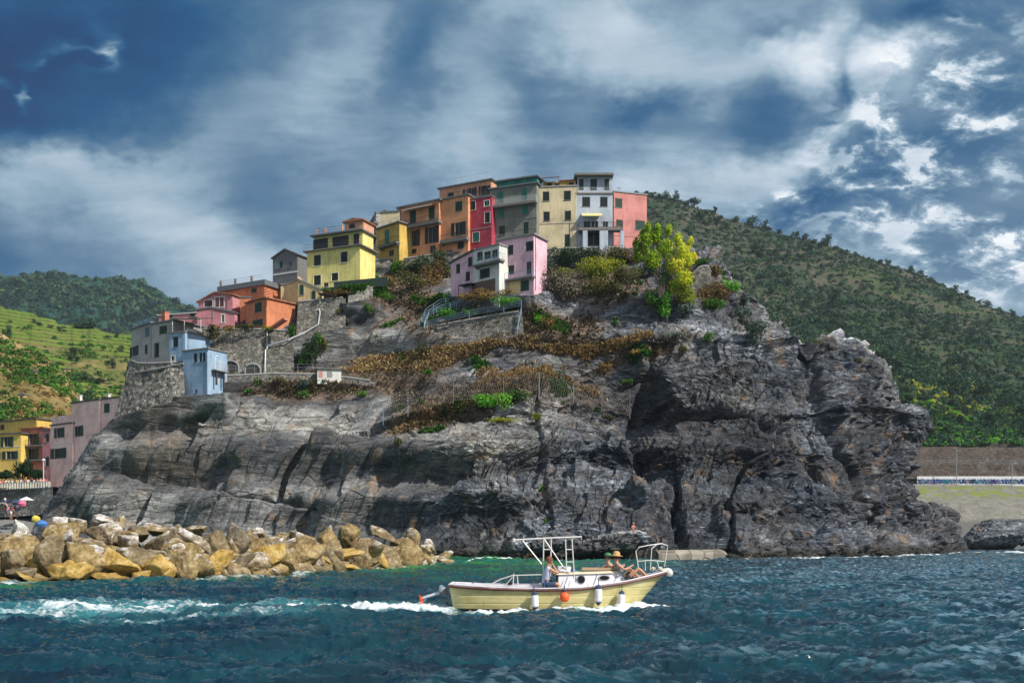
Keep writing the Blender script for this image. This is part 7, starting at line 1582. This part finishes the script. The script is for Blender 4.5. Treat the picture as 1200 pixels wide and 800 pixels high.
# ---- the people aboard
hz = .13
dp = sit_pose(.10, (.42, .02), (.44, -.30), dict(elr=(.40, -.22, hz+.33), wrr=(.24, -.09, hz+.60), ell=(.34, .20, hz+.30), wrl=(.55, .10, hz+.34)), hz)
p = bp(612, 288, -.62)
person('man in pale sleeveless top and navy shorts sitting at the wheel, hand at chin', tuple(BO+p), R(4), dp, (CLO['lavender'], 'tank'), (CLO['navy'], .85), flat_mat('ginger_hair', (.16, .065, .028), .8))
p = bp(962, 252, -.30)
rp = dict(hip=(0, 0, .12), chest=(-.26, 0, .38), neck=(-.33, 0, .56), head=(-.32, 0, .70), face=(.8, -.2, -.1))
for s, g_ in (('l', 1), ('r', -1)): rp.update({'sh'+s: (-.28, g_*.17, .47), 'el'+s: (-.10, g_*.26, .33) if s == 'r' else (-.50, .24, .36), 'wr'+s: (.10, -.16, .42) if s == 'r' else (-.52, .20, .13), 'hp'+s: (.05, g_*.09, .11), 'kn'+s: (.36, g_*.12, .36-.06*(g_ > 0)), 'an'+s: (.66, g_*.11, .06), 'to'+s: (.80, g_*.12, .08)})
person('woman in wide straw hat reclining on the foredeck with bent knees', tuple(BO+p), 0, rp, (CLO['grey'], 'tank'), (CLO['black'], .25), HAIRB, ('straw', STRAW))
p = bp(925, 250, .35); rp2 = dict(rp); rp2['face'] = (.7, -.6, 0)
person('person with dark cap leaning back behind the woman in the straw hat', tuple(BO+p), 0, rp2, (CLO['beige'], 'tank'), (CLO['navy'], .5), HAIRB, ('cap', CLO['green']))
# person resting on the rocks
pr = cliff_at(743, 624)
person('person in pink swimwear sitting on the dark rock ledge above the boat', tuple(at(741, 623, 106.6)), R(-60), sit_pose(.15), (CLO['pink'], 't'), (CLO['pink'], .6), flat_mat('fair_hair', (.40, .24, .10), .8), fingers=True)
# ------------------------------------------------------------------ people on the promenade
rg = random.Random(8); tops = ['white', 'pink', 'red', 'blue', 'white', 'beige', 'black', 'lavender', 'navy', 'yellow', 'white', 'pink']; bots = ['navy', 'beige', 'blue', 'black', 'grey']
protos = [person('p', (0, 0, 0), 0, stand_pose(.0+.12*i, .02+.05*i), (CLO['white'], 't'), (CLO['navy'], .6), fingers=True) for i in range(3)]
used = set()
def crowd(i, px, py, Y, rz, label, group, tc, bc):
    r = protos[i % 3] if i % 3 not in used else copy_tree(protos[i % 3]); used.add(i % 3)
    r.location = at(px, py, Y); r.rotation_euler = (0, 0, rz); r['label'] = label; r['group'] = group; s = .94+.12*rg.random(); r.scale = (s, s, s)
    for ch in r.children:
        nm = ch.name.split('.')[0]
        if nm in ('shirt', 'shorts'):
            if ch.data.users > 0: ch.material_slots[0].link = 'OBJECT'; ch.material_slots[0].material = CLO[tc if nm == 'shirt' else bc]
    return r
for i in range(27):
    px = -1+i*2.12+rg.random()*1.4; f_ = (px+60)/118; py = 576.6+(571.2-576.6)*f_; Y = 175+(170.6-175)*f_+.6+rg.random()*1.4
    tc = tops[i % len(tops)]; bc = bots[i % 5]
    crowd(i, px, py, Y, rg.random()*6.28, f'visitor in {tc} top standing at the promenade balustrade', 'visitors along the promenade', tc, bc)
SP = [(10, 603, 168), (12, 605, 167), (15, 604, 166.5), (17, 601, 168), (20, 605, 167), (6, 592, 170.5), (23, 602, 168), (13, 608, 165)]
for i, (px, py, Y) in enumerate(SP):
    tc = ['pink', 'white', 'red', 'navy', 'blue', 'lavender', 'red', 'white'][i]
    crowd(i, px, py+1, Y, rg.random()*6.28, f'person in {tc} top standing on the landing below the promenade arches', 'people on the landing', tc, bots[(i+2) % 5])
um = empty('parasol', tuple(at(31, 592, 168)), label='white parasol in front of the small arches at the landing', cat='parasol'); MB().tube([(0, 0, -1.5), (0, 0, 1.4)], .04, 6).build('pole', GRYT, um); MB().lathe([(1.25, .85), (.6, 1.2), (.0, 1.45)], 8, cap=False).build('canopy', CLO['white'], um)
for (px, py, Y, col_, L, lab) in [(49, 616, 150, 'blue', .8, 'small blue covered dinghy drawn up behind the left boulders'), (43, 610, 152, 'yellow', .6, 'bright yellow kayak leaning on the slab behind the boulders'), (26, 592, 166, 'pink', .6, 'magenta covered boat stored below the promenade arches'), (20, 591, 166.4, 'navy', .7, 'dark blue covered boat stored below the promenade arches')]:
    n_ = 14; vs_ = []; 
    for i in range(n_+1):
        s = i/n_; b = .5*math.sin(math.pi*min(max(s*.92+.04, 0), 1))**.6
        vs_ += [((s-.5)*L*2, -b, .3), ((s-.5)*L*2*.9, -b*.6, -.1), ((s-.5)*L*2*.9, b*.6, -.1), ((s-.5)*L*2, b, .3), ((s-.5)*L*2*.95, 0, .62*math.sin(math.pi*s)**.5+.25)]
    fs_ = [[i*5+a, i*5+b, i*5+5+b, i*5+5+a] for i in range(n_) for a, b in ((0, 1), (1, 2), (2, 3), (3, 4), (4, 0))]+[[0, 4, 3, 2, 1], [n_*5+k for k in range(5)]]
    m = MB(); m.add(vs_, fs_); m.build('dinghy' if 'kayak' not in lab else 'kayak', CLO[col_], loc=tuple(at(px, py, Y)), rot=(0, -.5 if 'kayak' in lab else 0, .3), label=lab, cat='kayak' if 'kayak' in lab else 'boat')
# ------------------------------------------------------------------ sea air
t = NT('sea_air'); pv = t.n('ShaderNodeVolumePrincipled'); pv.inputs['Color'].default_value = (.72, .84, 1, 1); pv.inputs['Density'].default_value = .00010; pv.inputs['Anisotropy'].default_value = .3
oo = t.n('ShaderNodeOutputMaterial'); t.l(pv.outputs[0], oo.inputs['Volume'])
hz_ = MB().span(-2500, 2500, -1000, 1750, -60, 385); hz_.build('haze', t.m, kind='stuff')
